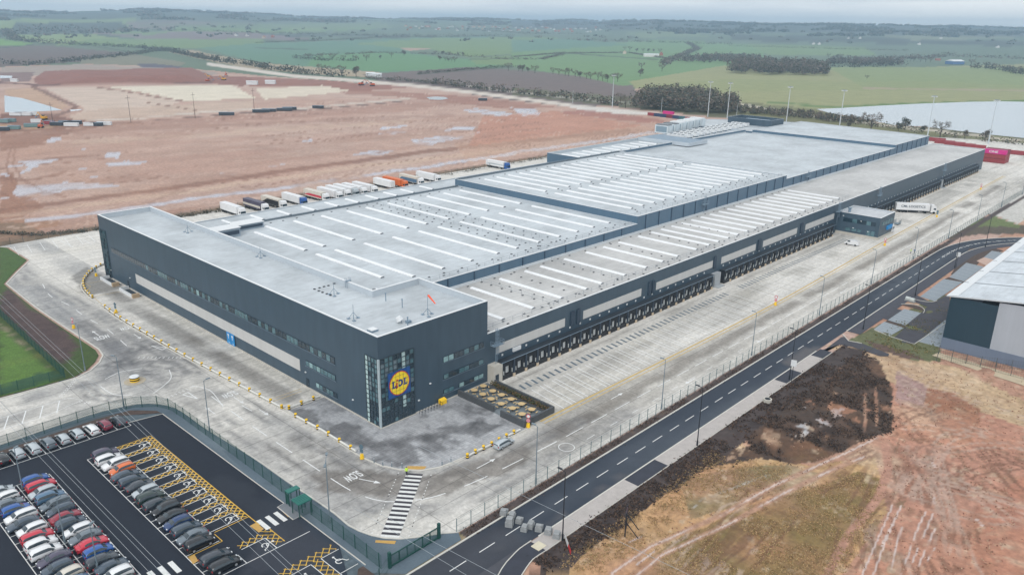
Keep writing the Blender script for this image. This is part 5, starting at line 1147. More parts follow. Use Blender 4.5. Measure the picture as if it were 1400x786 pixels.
def car_proto(kind):
    #        x      ztop  wtop  zbelt w
    S_ = {'hatchback': [(-2.02,.62,.74,.5,.78),(-1.98,.92,.74,.8,.82),(-1.78,1.22,.68,.93,.86),(-1.42,1.42,.62,.95,.87),(-.6,1.48,.62,.93,.88),(.25,1.45,.62,.91,.88),(.62,1.30,.64,.90,.88),(1.22,.97,.76,.88,.87),(1.72,.84,.74,.76,.85),(1.98,.68,.70,.6,.78),(2.06,.5,.62,.42,.66)],
          'saloon': [(-2.25,.6,.74,.5,.76),(-2.2,.93,.74,.8,.80),(-1.75,1.02,.76,.92,.86),(-1.15,1.30,.66,.94,.88),(-.75,1.42,.62,.94,.88),(.2,1.43,.62,.92,.88),(.6,1.28,.64,.9,.88),(1.2,.96,.76,.88,.87),(1.85,.82,.74,.75,.85),(2.2,.66,.7,.6,.78),(2.28,.5,.62,.42,.66)],
          'estate car': [(-2.25,.62,.74,.5,.78),(-2.2,.95,.74,.8,.82),(-2.05,1.25,.68,.94,.86),(-1.7,1.44,.62,.95,.88),(-.6,1.50,.62,.94,.88),(.3,1.46,.62,.92,.88),(.7,1.30,.64,.9,.88),(1.3,.98,.76,.88,.87),(1.85,.84,.74,.76,.85),(2.18,.68,.7,.6,.78),(2.26,.5,.62,.42,.66)],
          'tall crossover': [(-2.15,.7,.78,.55,.82),(-2.1,1.05,.78,.9,.86),(-1.95,1.42,.72,1.06,.9),(-1.6,1.64,.66,1.08,.92),(-.6,1.70,.66,1.06,.92),(.3,1.66,.66,1.04,.92),(.72,1.46,.68,1.02,.92),(1.2,1.14,.8,1.0,.91),(1.75,1.02,.8,.9,.9),(2.1,.85,.76,.7,.84),(2.18,.6,.68,.5,.74)]}[kind]
    t = empty('parked_car', (0,0,0), None, 'car'); zb = .22 if kind != 'tall crossover' else .3
    vs, fs = [], []; m_ = 11
    for x, zt, wt, zbel, w in S_:
        zm = min(zbel, zt-.06); r = [(w*.86,zb),(w,zb+.16),(w*1.0,(zb+.16+zm)/2),(w*.97,zm),(wt,zt-.05)]
        sec = [(-a, c) for a, c in r] + [(0, zt+.015)] + [(a, c) for a, c in r[::-1]]
        vs += [(x, a, c) for a, c in sec]
    n = len(S_)
    for i in range(n-1):
        for j in range(m_-1): fs.append((i*m_+j, i*m_+j+1, (i+1)*m_+j+1, (i+1)*m_+j))
        fs.append((i*m_+m_-1, i*m_, (i+1)*m_, (i+1)*m_+m_-1))
    fs += [tuple(range(m_))[::-1], tuple(range((n-1)*m_, n*m_))]
    b = MB(); b.add(vs, fs); bo = b.build('body', PC_M['silver'], t)
    bmm = bmesh.new(); bmm.from_mesh(bo.data); bmesh.ops.recalc_face_normals(bmm, faces=bmm.faces); bmm.to_mesh(bo.data); bmm.free()
    bo.data.polygons.foreach_set('use_smooth', [True]*len(bo.data.polygons))
    def V(i, j): return Vector(vs[i*m_+j])
    def off(p, s=.016): 
        q = Vector(p); return q + Vector((0, math.copysign(s, q.y) if abs(q.y) > .05 else 0, s))
    cab = [i for i, s in enumerate(S_) if s[1] > s[3]+.2]; i0, i1 = cab[0], cab[-1]
    for s_, (jb, jt) in ((-1, (3, 4)), (1, (7, 6))):
        b = MB(); top, bot = [], []
        for i in range(i0, i1+1):
            a, c = V(i, jb), V(i, jt); top.append(a.lerp(c, .86)); bot.append(a.lerp(c, .12))
        nx_ = V(i1+1, jb); bot.append(bot[-1].lerp(nx_, .62)); top.append(top[-1].lerp(nx_, .55))
        for k in range(len(top)-1): b.add([off(bot[k]), off(bot[k+1]), off(top[k+1]), off(top[k])], [(0,1,2,3)])
        b.build('side_window', GLS, t)
    def cross(ia, ta, ib, tb, nm):
        b = MB(); rows = []
        for t_ in (ta, tb):
            row = [V(ia, j).lerp(V(ib, j), t_) for j in (4, 5, 6)]
            row = [row[0].lerp(row[1], .1), row[1], row[2].lerp(row[1], .1)]; rows.append([q + Vector((.01 if ib > ia else -.01, 0, .02)) for q in row])
        for k in (0, 1): b.add([rows[0][k], rows[0][k+1], rows[1][k+1], rows[1][k]], [(0,1,2,3)])
        b.build(nm, GLS, t)
    cross(i1, .02, i1+1, .93, 'windscreen'); cross(i0, .85, i0-1 if kind != 'saloon' else i0-1, .35 if kind != 'saloon' else .8, 'rear_window')
    for x in (-1.27, 1.3):
        for y in (-1, 1):
            b = MB(); b.tube((x, y*(S_[4][4]-.19), .32), (x, y*(S_[4][4]+.015), .32), .32, n=16); w = b.build('wheel', TYR, t); b = MB(); b.tube((x, y*(S_[4][4]+.016), .32), (x, y*(S_[4][4]+.03), .32), .2, n=10); b.build('rim', RIM, w)
    zf = S_[-2][1]; zr = S_[1][1]; xf = S_[-2][0]; xr = S_[1][0]
    for y in (-1, 1):
        b = MB(); b.box(xf-.24, xf+.05, y*.62-.16, y*.62+.16, zf-.16, zf-.005); b.build('headlight', HDL, t)
        b = MB(); b.box(xr-.06, xr+.1, y*.68-.12, y*.68+.12, zr-.26, zr-.03); b.build('tail_light', TLL, t)
        b = MB(); b.box(i1*0+.62, .82, y*.96-.09, y*.96+.09, S_[4][3]-.02, S_[4][3]+.12); b.build('wing_mirror', PC_M['black'], t)
    return t
PC_M = {k: paint_mat('paint_'+k, v) for k, v in PC.items()}
CARP = {k: car_proto(k) for k in ('hatchback', 'saloon', 'estate car', 'tall crossover')}
CN = dict(darkgrey='dark grey', slate='slate grey', steel='steel blue', purple='dark plum', green='dark green', crimson='dark crimson', navy='navy blue')
rc_ = random.Random(5)
def car(kind, colr, x, y, rot, where, group):
    lab = f"{CN.get(colr, colr)} {kind}, {where}"
    o = place(CARP[kind], USED, (x, y, .065), rot, lab, group); o['category'] = 'car'
    bo = [c for c in o.children if c.name.startswith('body')][0]; bo.material_slots[0].link = 'OBJECT'; bo.material_slots[0].material = PC_M[colr]
    return o
H_, S__, E_, T__ = 'hatchback', 'saloon', 'estate car', 'tall crossover'
rowC = [(H_,'blue'),(E_,'red'),(H_,'silver'),(T__,'steel'),(E_,'grey'),(H_,'slate'),(S__,'crimson'),(T__,'slate'),(H_,'white'),(S__,'grey'),(S__,'red'),(H_,'blue'),(E_,'darkgrey'),(S__,'slate'),(T__,'white'),(H_,'green'),(S__,'grey')]
for i, (k, c) in enumerate(rowC): car(k, c, -53.0+rc_.uniform(-.25,.25), 26.1-2.48*i, (PI if rc_.random() < .5 else 0)+rc_.uniform(-.03,.03), f"{ordn(i)} car down the right side of the double row", 'cars in the double row')
rowD = [(H_,'silver'),(H_,'white'),(S__,'grey'),(H_,'blue'),(E_,'white'),(S__,'slate'),(H_,'white'),(E_,'red'),(T__,'white'),(T__,'white'),(S__,'purple'),(H_,'slate'),(H_,'beige'),(S__,'steel'),(E_,'darkgrey')]
for i, (k, c) in enumerate(rowD): car(k, c, -58.0+rc_.uniform(-.25,.25), 26.3-2.48*i, (PI if rc_.random() < .5 else 0)+rc_.uniform(-.03,.03), f"{ordn(i)} car down the left side of the double row", 'cars in the double row')
rowE = [(T__,'purple'),(T__,'white'),(T__,'white'),(H_,'orange'),(S__,'slate'),(E_,'slate'),(S__,'darkgrey'),(H_,'silver'),(T__,'green'),(E_,'darkgrey'),(T__,'black'),(S__,'black'),(H_,'navy'),(E_,'slate'),(S__,'grey'),(T__,'black')]
for i, (k, c) in enumerate(rowE): car(k, c, -41.5+rc_.uniform(-.25,.25), 26.4-2.42*i, (PI if rc_.random() < .6 else 0)+rc_.uniform(-.03,.03), f"{ordn(i)} car down the row beside the hatched disabled bays", 'cars beside the disabled bays')
car(E_,'darkgrey',-41.4,-14.6,0,'upper one of the pair below the crossing strip','cars below the crossing strip'); car(E_,'black',-41.3,-17.1,0,'lower one of the pair below the crossing strip','cars below the crossing strip')
rowV = [(E_,'black'),(H_,'silver'),(E_,'silver'),(T__,'grey'),(H_,'silver'),(H_,'silver'),(E_,'white'),(H_,'maroon'),(S__,'darkgrey')]
for i, (k, c) in enumerate(rowV): car(k, c, -54.75+2.5*i, 37.7+rc_.uniform(-.2,.2), PI/2+rc_.uniform(-.03,.03), f"{ordn(i)} car from the left in the top row along the fence", 'cars along the top fence')
car(H_,'darkgrey',-57.3,37.5,PI/2,'cut by the left picture edge in the top row','cars along the top fence')
ec = car(E_,'silver',12.0,-21.6,.03,'driving alone past the picnic terrace',None); ec.location.z = .01
if 'group' in ec.keys(): del ec['group']
# goods vehicles
def lorry(x, y, ang, label, body='white', roof=None, cab='white', txt=None, tcol=None, stripe=None, cabin=True, L_=13.6, z=0, txt2=None):
    t = empty('articulated_lorry' if cabin else 'parked_trailer', (x,y,z), label, 'lorry' if cabin else 'trailer', 'lorries parked along the far side' if y > 150 else None, ang)
    m_ = PC_M.get(body) or MATS[body]; b = MB(); b.box(-L_,0,-1.27,1.27,1.15,4.0); tb = b.build('trailer_body', mat('trailer_'+body, PC.get(body, (230,230,230)), .5, .06, .5, amp2=.04), t)
    if roof: b = MB(); b.box(-L_+.02,-.02,-1.25,1.25,4.002,4.06); b.build('roof_panel', mat('trailer_'+roof, PC[roof], .5, .06, .5), tb)
    if stripe:
        b = MB()
        for s_ in (-1, 1): b.add([(-L_+.0,s_*1.285,stripe[1]),(0,s_*1.285,stripe[1]),(0,s_*1.285,stripe[2]),(-L_+stripe[3],s_*1.285,stripe[2])], [(0,1,2,3)])
        b.build('stripe', mat('trailer_'+stripe[0], PC[stripe[0]], .5, .06, .5), tb)
    b = MB(); b.box(-L_+.2,-.3,-.5,.5,.75,1.14); b.box(-8.5,-4.5,-1.15,-.6,.45,1.1); b.box(-8.5,-4.5,.6,1.15,.45,1.1); b.build('chassis', BLK, t)
    for wx in (-L_+1.6,-L_+2.9,-L_+4.2):
        for s_ in (-1,1): b = MB(); b.tube((wx,s_*.85,.5),(wx,s_*1.24,.5), .5, n=14); b.build('wheel', TYR, t)
    if cabin:
        cm = mat('cab_'+cab, PC[cab], .35, .05, .5)
        b = MB(); pr = [(.55,.55),(2.75,.55),(2.85,1.6),(2.72,2.5),(2.45,3.35),(2.0,3.75),(.7,3.8),(.55,3.0)]
        b.add([(a,-1.2,c) for a, c in pr]+[(a,1.2,c) for a, c in pr], [tuple(range(8))[::-1], tuple(range(8,16))]+[(i,(i+1)%8,8+(i+1)%8,8+i) for i in range(8)]); cb = b.build('cab', cm, t)
        b = MB(); b.add([(2.87,-1.1,1.65),(2.87,1.1,1.65),(2.75,1.08,2.5),(2.75,-1.08,2.5)], [(0,1,2,3)]); b.build('windscreen', GLS, cb)
        for s_ in (-1,1): b = MB(); b.add([(1.6,s_*1.215,1.75),(2.6,s_*1.215,1.75),(2.5,s_*1.215,2.45),(1.6,s_*1.215,2.45)], [(0,1,2,3)]); b.build('side_window', GLS, cb); b = MB(); b.box(2.72,2.95,s_*.85-.2,s_*.85+.2,.75,1.0); b.build('headlight', HDL, cb)
        b = MB(); b.box(-3.4,.6,-.45,.45,.55,.74); b.build('tractor_frame', BLK, t)
        for wx in (1.9,-1.6):
            for s_ in (-1,1): b = MB(); b.tube((wx,s_*.85,.5),(wx,s_*1.24,.5), .5, n=14); b.build('wheel', TYR, t)
    if txt:
        for s_ in (-1,1):
            fr = frame((-L_*.5,s_*1.30,2.75), (-s_,0,0), (0,s_,0))
            text_mesh(txt, 1.3, 0, mat('lettering_'+tcol, PC[tcol], .6, .05, 1), 'lettering', tb, fr, L_*.72)
    return t
CY_ = 173.5
WT = [(66,'white',None,'white',dict(cabin=True),'plain white lorry at the near end of the far row'),
 (76.5,'purple',None,'white',dict(roof='purple',stripe=('beige',1.7,2.6,0)),'dark plum lorry with pale side bands, second in the far row'),
 (85,'beige',None,'white',dict(stripe=('black',1.2,3.4,5)),'cream lorry with a black swirl on its side and white cab'),
 (94.5,'white',None,'blue',dict(),'white lorry with a bright blue cab near the near end'),
 (106,'beige',None,'white',dict(stripe=('red',1.6,2.6,4)),'cream lorry with a red flash toward its cab'),
 (112.5,'white',None,'white',dict(),'white lorry just right of the cream one with a red flash'),
 (117.5,'white',None,'white',dict(),'white lorry in the middle of the trio of plain ones'),
 (122,'white',None,'silver',dict(),'white lorry with silver cab at the right of the trio'),
 (126,'white',None,'white',dict(stripe=('red',2.5,2.9,3)),'white lorry with a thin red band, before the gap'),
 (131.5,'white',None,'white',dict(),'plain white lorry paired right of the thin red banded one'),
 (144.5,'white',None,'white',dict(cabin=False),'white trailer without a cab beside the orange-red lorry'),
 (150,'orange',None,'orange',dict(roof='orange'),'orange-red lorry between the cabless white trailer and the cream one'),
 (160,'beige',None,'white',dict(stripe=('steel',1.3,3.0,2)),'cream and pale blue lorry near the right end'),
 (171,'white',None,'white',dict(),'large plain white lorry at the right end of the close group'),
 (223,'white',None,'blue',dict(stripe=('silver',2,2.6,3)),'lone white lorry with blue cab, far right of all others')]
for x, body, roof, cab_, kw, lb in WT:
    kw = dict(kw); kw.setdefault('cabin', True)
    o = lorry(x+1.5, CY_+rc_.uniform(-.8,.8)+(8 if x > 200 else 5.5), -PI/2+rc_.uniform(-.02,.02), lb, body=body, cab=cab_, **kw)
    o['group'] = 'lorries parked along the far side'
a0 = P(1287,293); a1 = P(1234,291)
lorry(284.6,-14.9, math.atan2(-11.0,7.2), 'white articulated lorry with dark lettering backed up beyond the gatehouse', txt='CML LOGISTICS', tcol='slate')
lorry(236.5,-13.5, -1.55, 'white lorry mostly hidden behind the dark gatehouse', cab='white')
t = empty('parked_van', (206.4,-12.0,0), 'small white van parked by the dark gatehouse', 'van', rot=PI/2)
b = MB(); pr = [(-2.4,.35),(2.4,.35),(2.45,.9),(1.9,1.15),(1.2,1.85),(.9,1.95),(-2.3,1.95),(-2.42,1.2)]
b.add([(a,-.92,c) for a, c in pr]+[(a,.92,c) for a, c in pr], [tuple(range(8))[::-1], tuple(range(8,16))]+[(i,(i+1)%8,8+(i+1)%8,8+i) for i in range(8)]); b.build('body', PC_M['white'], t)
b = MB(); b.add([(1.87,-.82,1.2),(1.87,.82,1.2),(1.27,.78,1.82),(1.27,-.78,1.82)], [(0,1,2,3)]); b.build('windscreen', GLS, t)
for s_ in (-1,1):
    b = MB(); b.add([(.4,s_*.93,1.2),(1.6,s_*.93,1.2),(1.1,s_*.93,1.75),(.4,s_*.93,1.75)], [(0,1,2,3)]); b.build('side_window', GLS, t)
    for wx in (-1.5,1.6): b = MB(); b.tube((wx,s_*.75,.33),(wx,s_*.94,.33), .33, n=14); b.build('wheel', TYR, t)
# ---------------------------------------------------------------- fences
GRN = mat('fence_green', (30,84,78), .6, .08, 1); GST = mat('fence_grey', (124,144,146), .6, .1, 1); DPO = mat('fence_dark', (84,92,92), .6, .1, 1)
def fence(name, pts, h, sp, m_, label, group='mesh fences', bar=.25, bars=True, limit=100, br=.012, z=0):
    t = empty('mesh_fence', (*pts[0], z), label, 'fence', group); ox, oy = pts[0]; pl = [(p[0]-ox, p[1]-oy) for p in pts]
    b = MB(); posts = []; acc = 0; nxt = 0; bn_ = 0
    for a, c in zip(pl, pl[1:]):
        L_ = math.hypot(c[0]-a[0], c[1]-a[1]); ux, uy = (c[0]-a[0])/L_, (c[1]-a[1])/L_
        for hh in (.08, h*.5, h-.06): b.tube((*a, hh), (*c, hh), .02, n=4, cap=False)
        while nxt <= acc+L_: posts.append((a[0]+ux*(nxt-acc), a[1]+uy*(nxt-acc))); nxt += sp
        while bars and bn_ <= acc+L_:
            x, y = a[0]+ux*(bn_-acc), a[1]+uy*(bn_-acc); b.add([(x-ux*br,y-uy*br,.05),(x+ux*br,y+uy*br,.05),(x+ux*br,y+uy*br,h),(x-ux*br,y-uy*br,h)], [(0,1,2,3)]); bn_ += bar
        acc += L_
    b.build('mesh_panels', m_, t)
    pm = MB(); pm.box(-.05,.05,-.05,.05,0,h+.12); p0 = None
    posts.sort(key=lambda p: math.hypot(p[0]+ox-CAM[0], p[1]+oy-CAM[1]))
    for i, p in enumerate(posts[:limit]):
        if p0 is None: p0 = pm.build('post', m_, t); o = p0
        else: o = p0.copy(); COL.objects.link(o)
        o.parent = t; o.location = (p[0], p[1], 0)
    if len(posts) > limit:
        r = MB()
        for p in posts[limit:]: r.box(p[0]-.05,p[0]+.05,p[1]-.05,p[1]+.05,0,h+.12)
        tag(r.build('posts', m_, t), kind='stuff')
    return t
fence('f', [(-12.2,-34.75),(40,-35.05),(100,-34.9),(250,-34.3),(400,-33.9),(440,-33.9)], 2.4, 3.05, GST, 'long grey mesh fence dividing the lorry yard from the public road')
fence('f', [(-25.4,-14.8),(-25.5,-24),(-25.7,-33.4)], 2.4, 3.0, GRN, 'green mesh fence between the green cabins and the sliding gate', bar=.12, br=.02)
fence('f', [(-25.2,-8.6),(-25.1,10),(-25.1,30),(-25.3,36),(-26.6,39.3),(-30,42.2),(-36,43.4),(-52,43),(-90,41.9),(-140,40.5)], 2.4, 3.0, GRN, 'green mesh fence curving round the top corner of the car park', bar=.12, br=.02)
fence('f', [(-34.9,66.4),(-33.3,119),(-32,150),(-31,190)], 2.4, 3.0, GRN, 'green mesh fence running back across the grass at far left', bar=.12, br=.035)
fence('f', [(-34.9,66.4),(-60,67.4),(-120,68.2)], 2.4, 3.0, GRN, 'green mesh fence along the grass edge beside the hatched road marking', bar=.12, br=.02)
fence('f', [(-14,193.9),(60,192.6),(200,191.3),(330,190.5)], 2.4, 4, DPO, 'dark mesh fence behind the parked lorries along the bare earth', bar=.3, br=.02)
fence('f', [(123,-84.5),(118,-74),(113.6,-66.8)], 2.2, 3.2, DPO, 'thin dark fence by the pale corner of the smaller unit', bar=.5)
fence('f', [P(1283,484)[:2], P(1340,502)[:2], P(1405,520)[:2]], 2.2, 3.2, DPO, 'thin dark fence between the bare mud and the smaller unit', bar=.5)
t = empty('sliding_gate', (-24.4,-34.0,0), 'heavy green sliding gate at the corner of the lorry yard', 'gate', rot=.012)
b = MB(); b.box(0,9.2,-.08,.08,.1,.35); b.box(0,9.2,-.06,.06,1.95,2.1); b.build('gate_frame', GRN, t); b = MB(); x = .1
while x < 9.2: b.box(x-.015,x+.015,-.02,.02,.35,1.95); x += .14
b.build('gate_bars', GRN, t)
for x in (1.5,3,4.5,6,7.5): b = MB(); b.box(x-.05,x+.05,-.06,.06,.35,1.95); b.build('upright', GRN, t)
for x in (-.3, 9.3): b = MB(); b.box(x-.2,x+.2,-.2,.2,0,2.7); b.build('gate_post', GRN, t)
fence('f', [(-24.9,-34.1),(-30,-36.5),(-38,-41)], 2.2, 3, GRN, 'short green fence running from the sliding gate out of the picture', bar=.2)
b = MB(); b.box(-37,-12.6,-.0,.0,0,0) if False else None
# green turnstile cabins
for i, (x, y, w, d, lb) in enumerate(((-25.6,-9.9,2.2,1.1,'open green gate frame with flat top by the car park crossing'),(-26.1,-13.4,2.5,2.2,'green barred turnstile cabin beside the open green gate frame'))):
    t = empty('turnstile_cabin', (x,y,.08), lb, 'turnstile', 'pedestrian gates of the car park')
    b = MB(); b.box(-w/2,w/2,-d/2,d/2,2.35,2.55)
    if i: 
        for k in range(5): b.box(-w/2+.1,w/2-.1,-d/2+.2+.4*k,-d/2+.3+.4*k,2.55,2.62)
    b.build('roof', mat('cabin_green', (44,120,110), .5, .08, 1), t); b = MB()
    for sx in (-1,1):
        for sy in (-1,1): b.box(sx*(w/2-.1)-.06,sx*(w/2-.1)+.06,sy*(d/2-.1)-.06,sy*(d/2-.1)+.06,0,2.35)
    b.build('frame', GRN, t); b = MB()
    if i:
        for k in range(12): 
            for yy in (-d/2+.1, d/2-.1): b.box(-w/2+.1+.2*k,-w/2+.13+.2*k,yy-.02,yy+.02,.1,2.3)
        for k in range(5): a = 2*PI*k/3; b.tube((0,0,.5+.35*k),(.8*math.cos(a),.8*math.sin(a),.5+.35*k), .03, n=5)
        b.tube((0,0,0),(0,0,2.3), .08, n=8)
    else: b.box(-w/2+.1,-w/2+.14,-d/2+.1,d/2-.1,.2,2)
    b.build('bars', GRN, t)
# ---------------------------------------------------------------- lamps
BPO = mat('black_pole', (34,40,50), .5, .05, 1); GPO = mat('grey_pole', (124,140,150), .5, .08, 1)
def lamp_proto(h, m_, arm, heads, nm, cat_='street lamp', r=.11):
    t = empty(nm, (0,0,0), None, cat_); b = MB(); b.tube((0,0,0),(0,0,h), r, r*.55, n=8); b.build('pole', m_, t); b = MB(); b.tube((0,0,0),(0,0,1.1), r*1.5, n=8); b.build('base', m_, t)
    for k in range(heads):
        a = PI*k; dx, dy = math.cos(a), math.sin(a); b = MB(); b.tube((0,0,h-.02),(dx*arm,dy*arm,h+.15), .05, n=6); b.build('arm', m_, t); b = MB(); b.box(dx*arm-.35 if dx > 0 else dx*arm-.45,dx*arm+.45 if dx > 0 else dx*arm+.35,-.16,.16,h+.1,h+.24); b.build('lamp_head', m_, t)
    return t
LB = lamp_proto(12, BPO, 1.0, 1, 'street_lamp'); 
for i, (px, py) in enumerate(((769,738),(953,609),(1079,519),(1180,450),(1251,405),(1305,366.5),(1347,338))):
    x, y, _ = P(px, py); place(LB, USED, (x, y, 0), PI/2, f'{ORD[i]} tall black street lamp along the public road, counting from the near end', 'black lamps along the road')
LG = lamp_proto(11, GPO, .8, 1, 'yard_lamp')
for i, x in enumerate((6.7,45.8,85.1,124.5,163.5,203,243,283,323,363)): place(LG, USED, (x,-34.4,0), PI/2, f'{ORD[i]} slim grey yard lamp inside the roadside fence, counting from the zebra end', 'grey lamps of the lorry yard')
LD = lamp_proto(11, GPO, 1.7, 2, 'yard_lamp')
place(LD, USED, (-24.4,-18.5,0), .9, 'grey twin-armed lamp by the green turnstile cabin', 'grey lamps of the lorry yard'); 
o = place(LG, USED, (-30.4,67.4,0), 2, 'grey lamp on the tip of the grass by the kerb', 'grey lamps of the lorry yard'); o = place(LG, USED, (-31.3,43.9,0), 2, 'grey lamp behind the fence corner above the car park', 'grey lamps of the lorry yard'); o = place(LG, USED, (-24.2,21.5,0), 0, 'grey lamp by the fence right of the disabled bays', 'grey lamps of the lorry yard')
LP = lamp_proto(7.5, GPO, .3, 1, 'car_park_lamp')
for (px, py), lb in (((31,668),'short grey lamp at the head of the double row of cars'),((89,742),'short grey lamp in the middle of the double row'),((134,779),'short grey lamp at the foot of the double row')):
    x, y, _ = P(px, py); place(LP, USED, (x, y, .06), .5, lb, 'car park lamps')
MA = empty('mast_light', (0,0,0), None, 'mast light'); b = MB(); b.tube((0,0,0),(0,0,30), .42, .2, n=8); b.build('mast', mat('mast_pale', (206,216,222), .5, .05, 1), MA); b = MB(); b.tube((0,0,30),(0,0,30.3), 1.6, n=10); b.build('head_ring', GPO, MA)
for k in range(6): b = MB(); a = PI*k/3; b.box(1.7*math.cos(a)-.35,1.7*math.cos(a)+.35,1.7*math.sin(a)-.35,1.7*math.sin(a)+.35,29.4,30); b.build('floodlight', WHP, MA)
for i, (px, X_) in enumerate(((837,548),(967.5,548),(994,549),(1074.5,550),(1147,551),(1267.5,553),(1351,554))):
    # on the rail yard line, each at its own bearing
    lo_, hi_ = 100.0, 240.0
    for _ in range(40):
        mid = (lo_+hi_)/2; lo_, hi_ = (mid, hi_) if P(px, mid)[0] > X_ else (lo_, mid)
    x, y, _z = P(px, (lo_+hi_)/2); o = place(MA, USED, (X_, y, 0), 0, f'{ORD[i]} very tall pale mast light behind the warehouse, counting from the left', 'mast lights of the rail yard')
LS = lamp_proto(12, mat('mast_pale', (206,216,222)), .4, 1, 'yard_lamp', r=.2)
for (px, py), lb in (((904,153),'short pale lamp behind the row of containers'),((1006.5,163),'short pale lamp just beyond the far roof edge'),((783,141),'short pale lamp on the site road at the end of the bare field')):
    x, y, _ = P(px, py); place(LS, USED, (x, y, 0), 0, lb, 'short pale lamps')
# ---------------------------------------------------------------- barriers, bollards, signs
YP = mat('bollard_yellow', (246,200,40), .6, .06, 2, k=.95); KP = mat('bollard_black', (34,34,38), .7, .05, 2); WR = mat('rail_white', (232,232,226), .6, .08, 2)
def boll_mb(r=.27, h=.95):
    b = MB()
    for k in range(4): b.tube((0,0,h*k/4),(0,0,h*(k+1)/4), r, n=10, m=(k+1) % 2)
    return b
def barrier(pts, sp, label, rail_=True, nm='kerb_barrier'):
    t = empty(nm, (*pts[0], .02), label, 'barrier', 'yellow and black kerb barriers'); ox, oy = pts[0]; acc = 0; nxt = 0; posts = []; b = MB()
    for a, c in zip(pts, pts[1:]):
        L_ = math.hypot(c[0]-a[0], c[1]-a[1])
        if rail_: b.tube((a[0]-ox,a[1]-oy,.42),(c[0]-ox,c[1]-oy,.42), .2, n=6)
        while nxt <= acc+L_ and L_ > 0: u = (nxt-acc)/L_; posts.append((a[0]+(c[0]-a[0])*u-ox, a[1]+(c[1]-a[1])*u-oy)); nxt += sp
        acc += L_
    if rail_: b.build('rail', WR, t)
    p0 = None
    for p in posts:
        if p0 is None: p0 = boll_mb().build('bollard', [YP, KP], t); o = p0
        else: o = p0.copy(); COL.objects.link(o)
        o.parent = t; o.location = (p[0], p[1], 0)
    return t
barrier(smooth_line([(-9.3,20.6),(-11.1,56.6),(-11.7,80),(-12.0,96.1),(-11.4,108)], 3), 3.9, 'long white barrier with yellow and black posts before the office wall')
barrier(smooth_line([(-10.9,117),(-10.2,124),(-7.3,134),(-1.4,143.6),(4.7,148.6)], 3), 2.6, 'curved barrier of yellow and black posts at the far left corner of the offices')
barrier([(-9.3,15.4),(-8.9,6.9),(-9.0,-4.2)], 3.6, 'straight barrier of yellow and black posts beside the paved corner')
barrier([(-8.4,19.3),(-.9,19.4)], 2.9, 'short barrier of yellow and black posts crossing to the office wall')
barrier([P(639,626)[:2],P(654.8,617.6)[:2],P(671.3,610.2)[:2],P(689.5,600.2)[:2],P(711,589.5)[:2]], 2.05, 'barrier of yellow and black posts between the zebra and the picnic terrace')
BW = None
for i, p in enumerate(((511.5,633),(523.5,637),(535.7,638.3),(549.7,639.5),(604.4,636),(616.6,632))):
    if BW is None: b = MB(); b.tube((0,0,0),(0,0,1.1), .09, n=8); BW = empty('bollard', (0,0,0), None, 'bollard'); b.build('post', GPO, BW); b = MB(); b.tube((0,0,.85),(0,0,1.0), .1, n=8); b.build('reflector', WHP, BW)
    x, y, _ = P(*p); place(BW, USED, (x, y, .05), 0, f'{ORD[i]} slim grey bollard round the zebra bend, counting from the left', 'slim bollards by the zebra')
def sign(x, y, rot, label, face='red', h=2.9, base=True, w=.45):
    t = empty('road_sign', (x,y,.02), label, 'sign', 'road signs of the lorry yard', rot); b = MB(); b.tube((0,0,0),(0,0,h), .05, n=6); b.build('pole', GPO, t)
    b = MB(); b.tube((-.06,0,h-w),(-.1,0,h-w), w, n=20); b.build('disc', mat('sign_'+face+'_face', dict(red=(214,60,70), back=(96,122,136), white=(230,234,236))[face], .5, .05, 1), t)
    if face == 'red': b = MB(); b.tube((-.101,0,h-w),(-.115,0,h-w), w*.72, n=20); b.build('white_disc', WHP, t); b = MB(); b.tube((-.06,0,h-w*3.1),(-.1,0,h-w*3.1), w*.9, n=20); b.build('lower_disc', mat('sign_pink', (226,150,160), .5, .05, 1), t)
    else: b = MB(); b.box(-.05,-.1,-w*.8,w*.8,h-w*3.6,h-w*2.1); b.build('lower_plate', MATS['sign_back_face'] if 'sign_back_face' in MATS else GPO, t)
    if base:
        b = MB(); n6 = 6
        for k in range(3): b.tube((0,0,.0+.3*k),(0,0,.3*(k+1)), .42-.04*k, .40-.04*k, n=6, m=0)
        b.build('yellow_base', YP, t)
    return t
sign(-22.9,96.3,.3,'red and white round signs on the kerb of the left grass verge')
sign(20.5,-20.1,.5,'red and white round signs at the corner of the picnic terrace')
sign(214.4,-20.9,.3,'red and white round signs in front of the dark gatehouse')
sign(123.6,-22.0,.3,'red and white round signs on the yellow line midway up the yard'); sign(362,-16.5,.3,'red and white round signs at the far end of the lorry yard')
sign(-10.9,100.4,.3,'grey backed sign on a yellow base midway along the long barrier', 'back'); sign(-9.4,-6.6,.3,'grey backed sign with yellow base at the zebra end of the paved corner', 'back'); sign(-2.6,137,.3,'grey backed sign on a yellow base at the far left office corner', 'back'); sign(279,-20,.3,'grey backed sign on a yellow base beyond the lettered lorry', 'back')
for i, p in enumerate(((1073,519),(1293,372),(1123.5,424),(1385-78,376))):
    pass
for (px, py), lb in (((1080,524),'small pale plate on a post beside the third black street lamp'),((1306,367),'small pale plate on a post beside the sixth black street lamp')):
    x, y, _ = P(px, py); t = empty('post_sign', (x+.6,y,0), lb, 'sign', 'small signs along the pavement', .4); b = MB(); b.tube((0,0,0),(0,0,5.6), .06, n=6); b.build('pole', BPO, t); b = MB(); b.box(-.1,-.06,-.6,.6,4.0,5.5); b.build('plate', WHP, t)
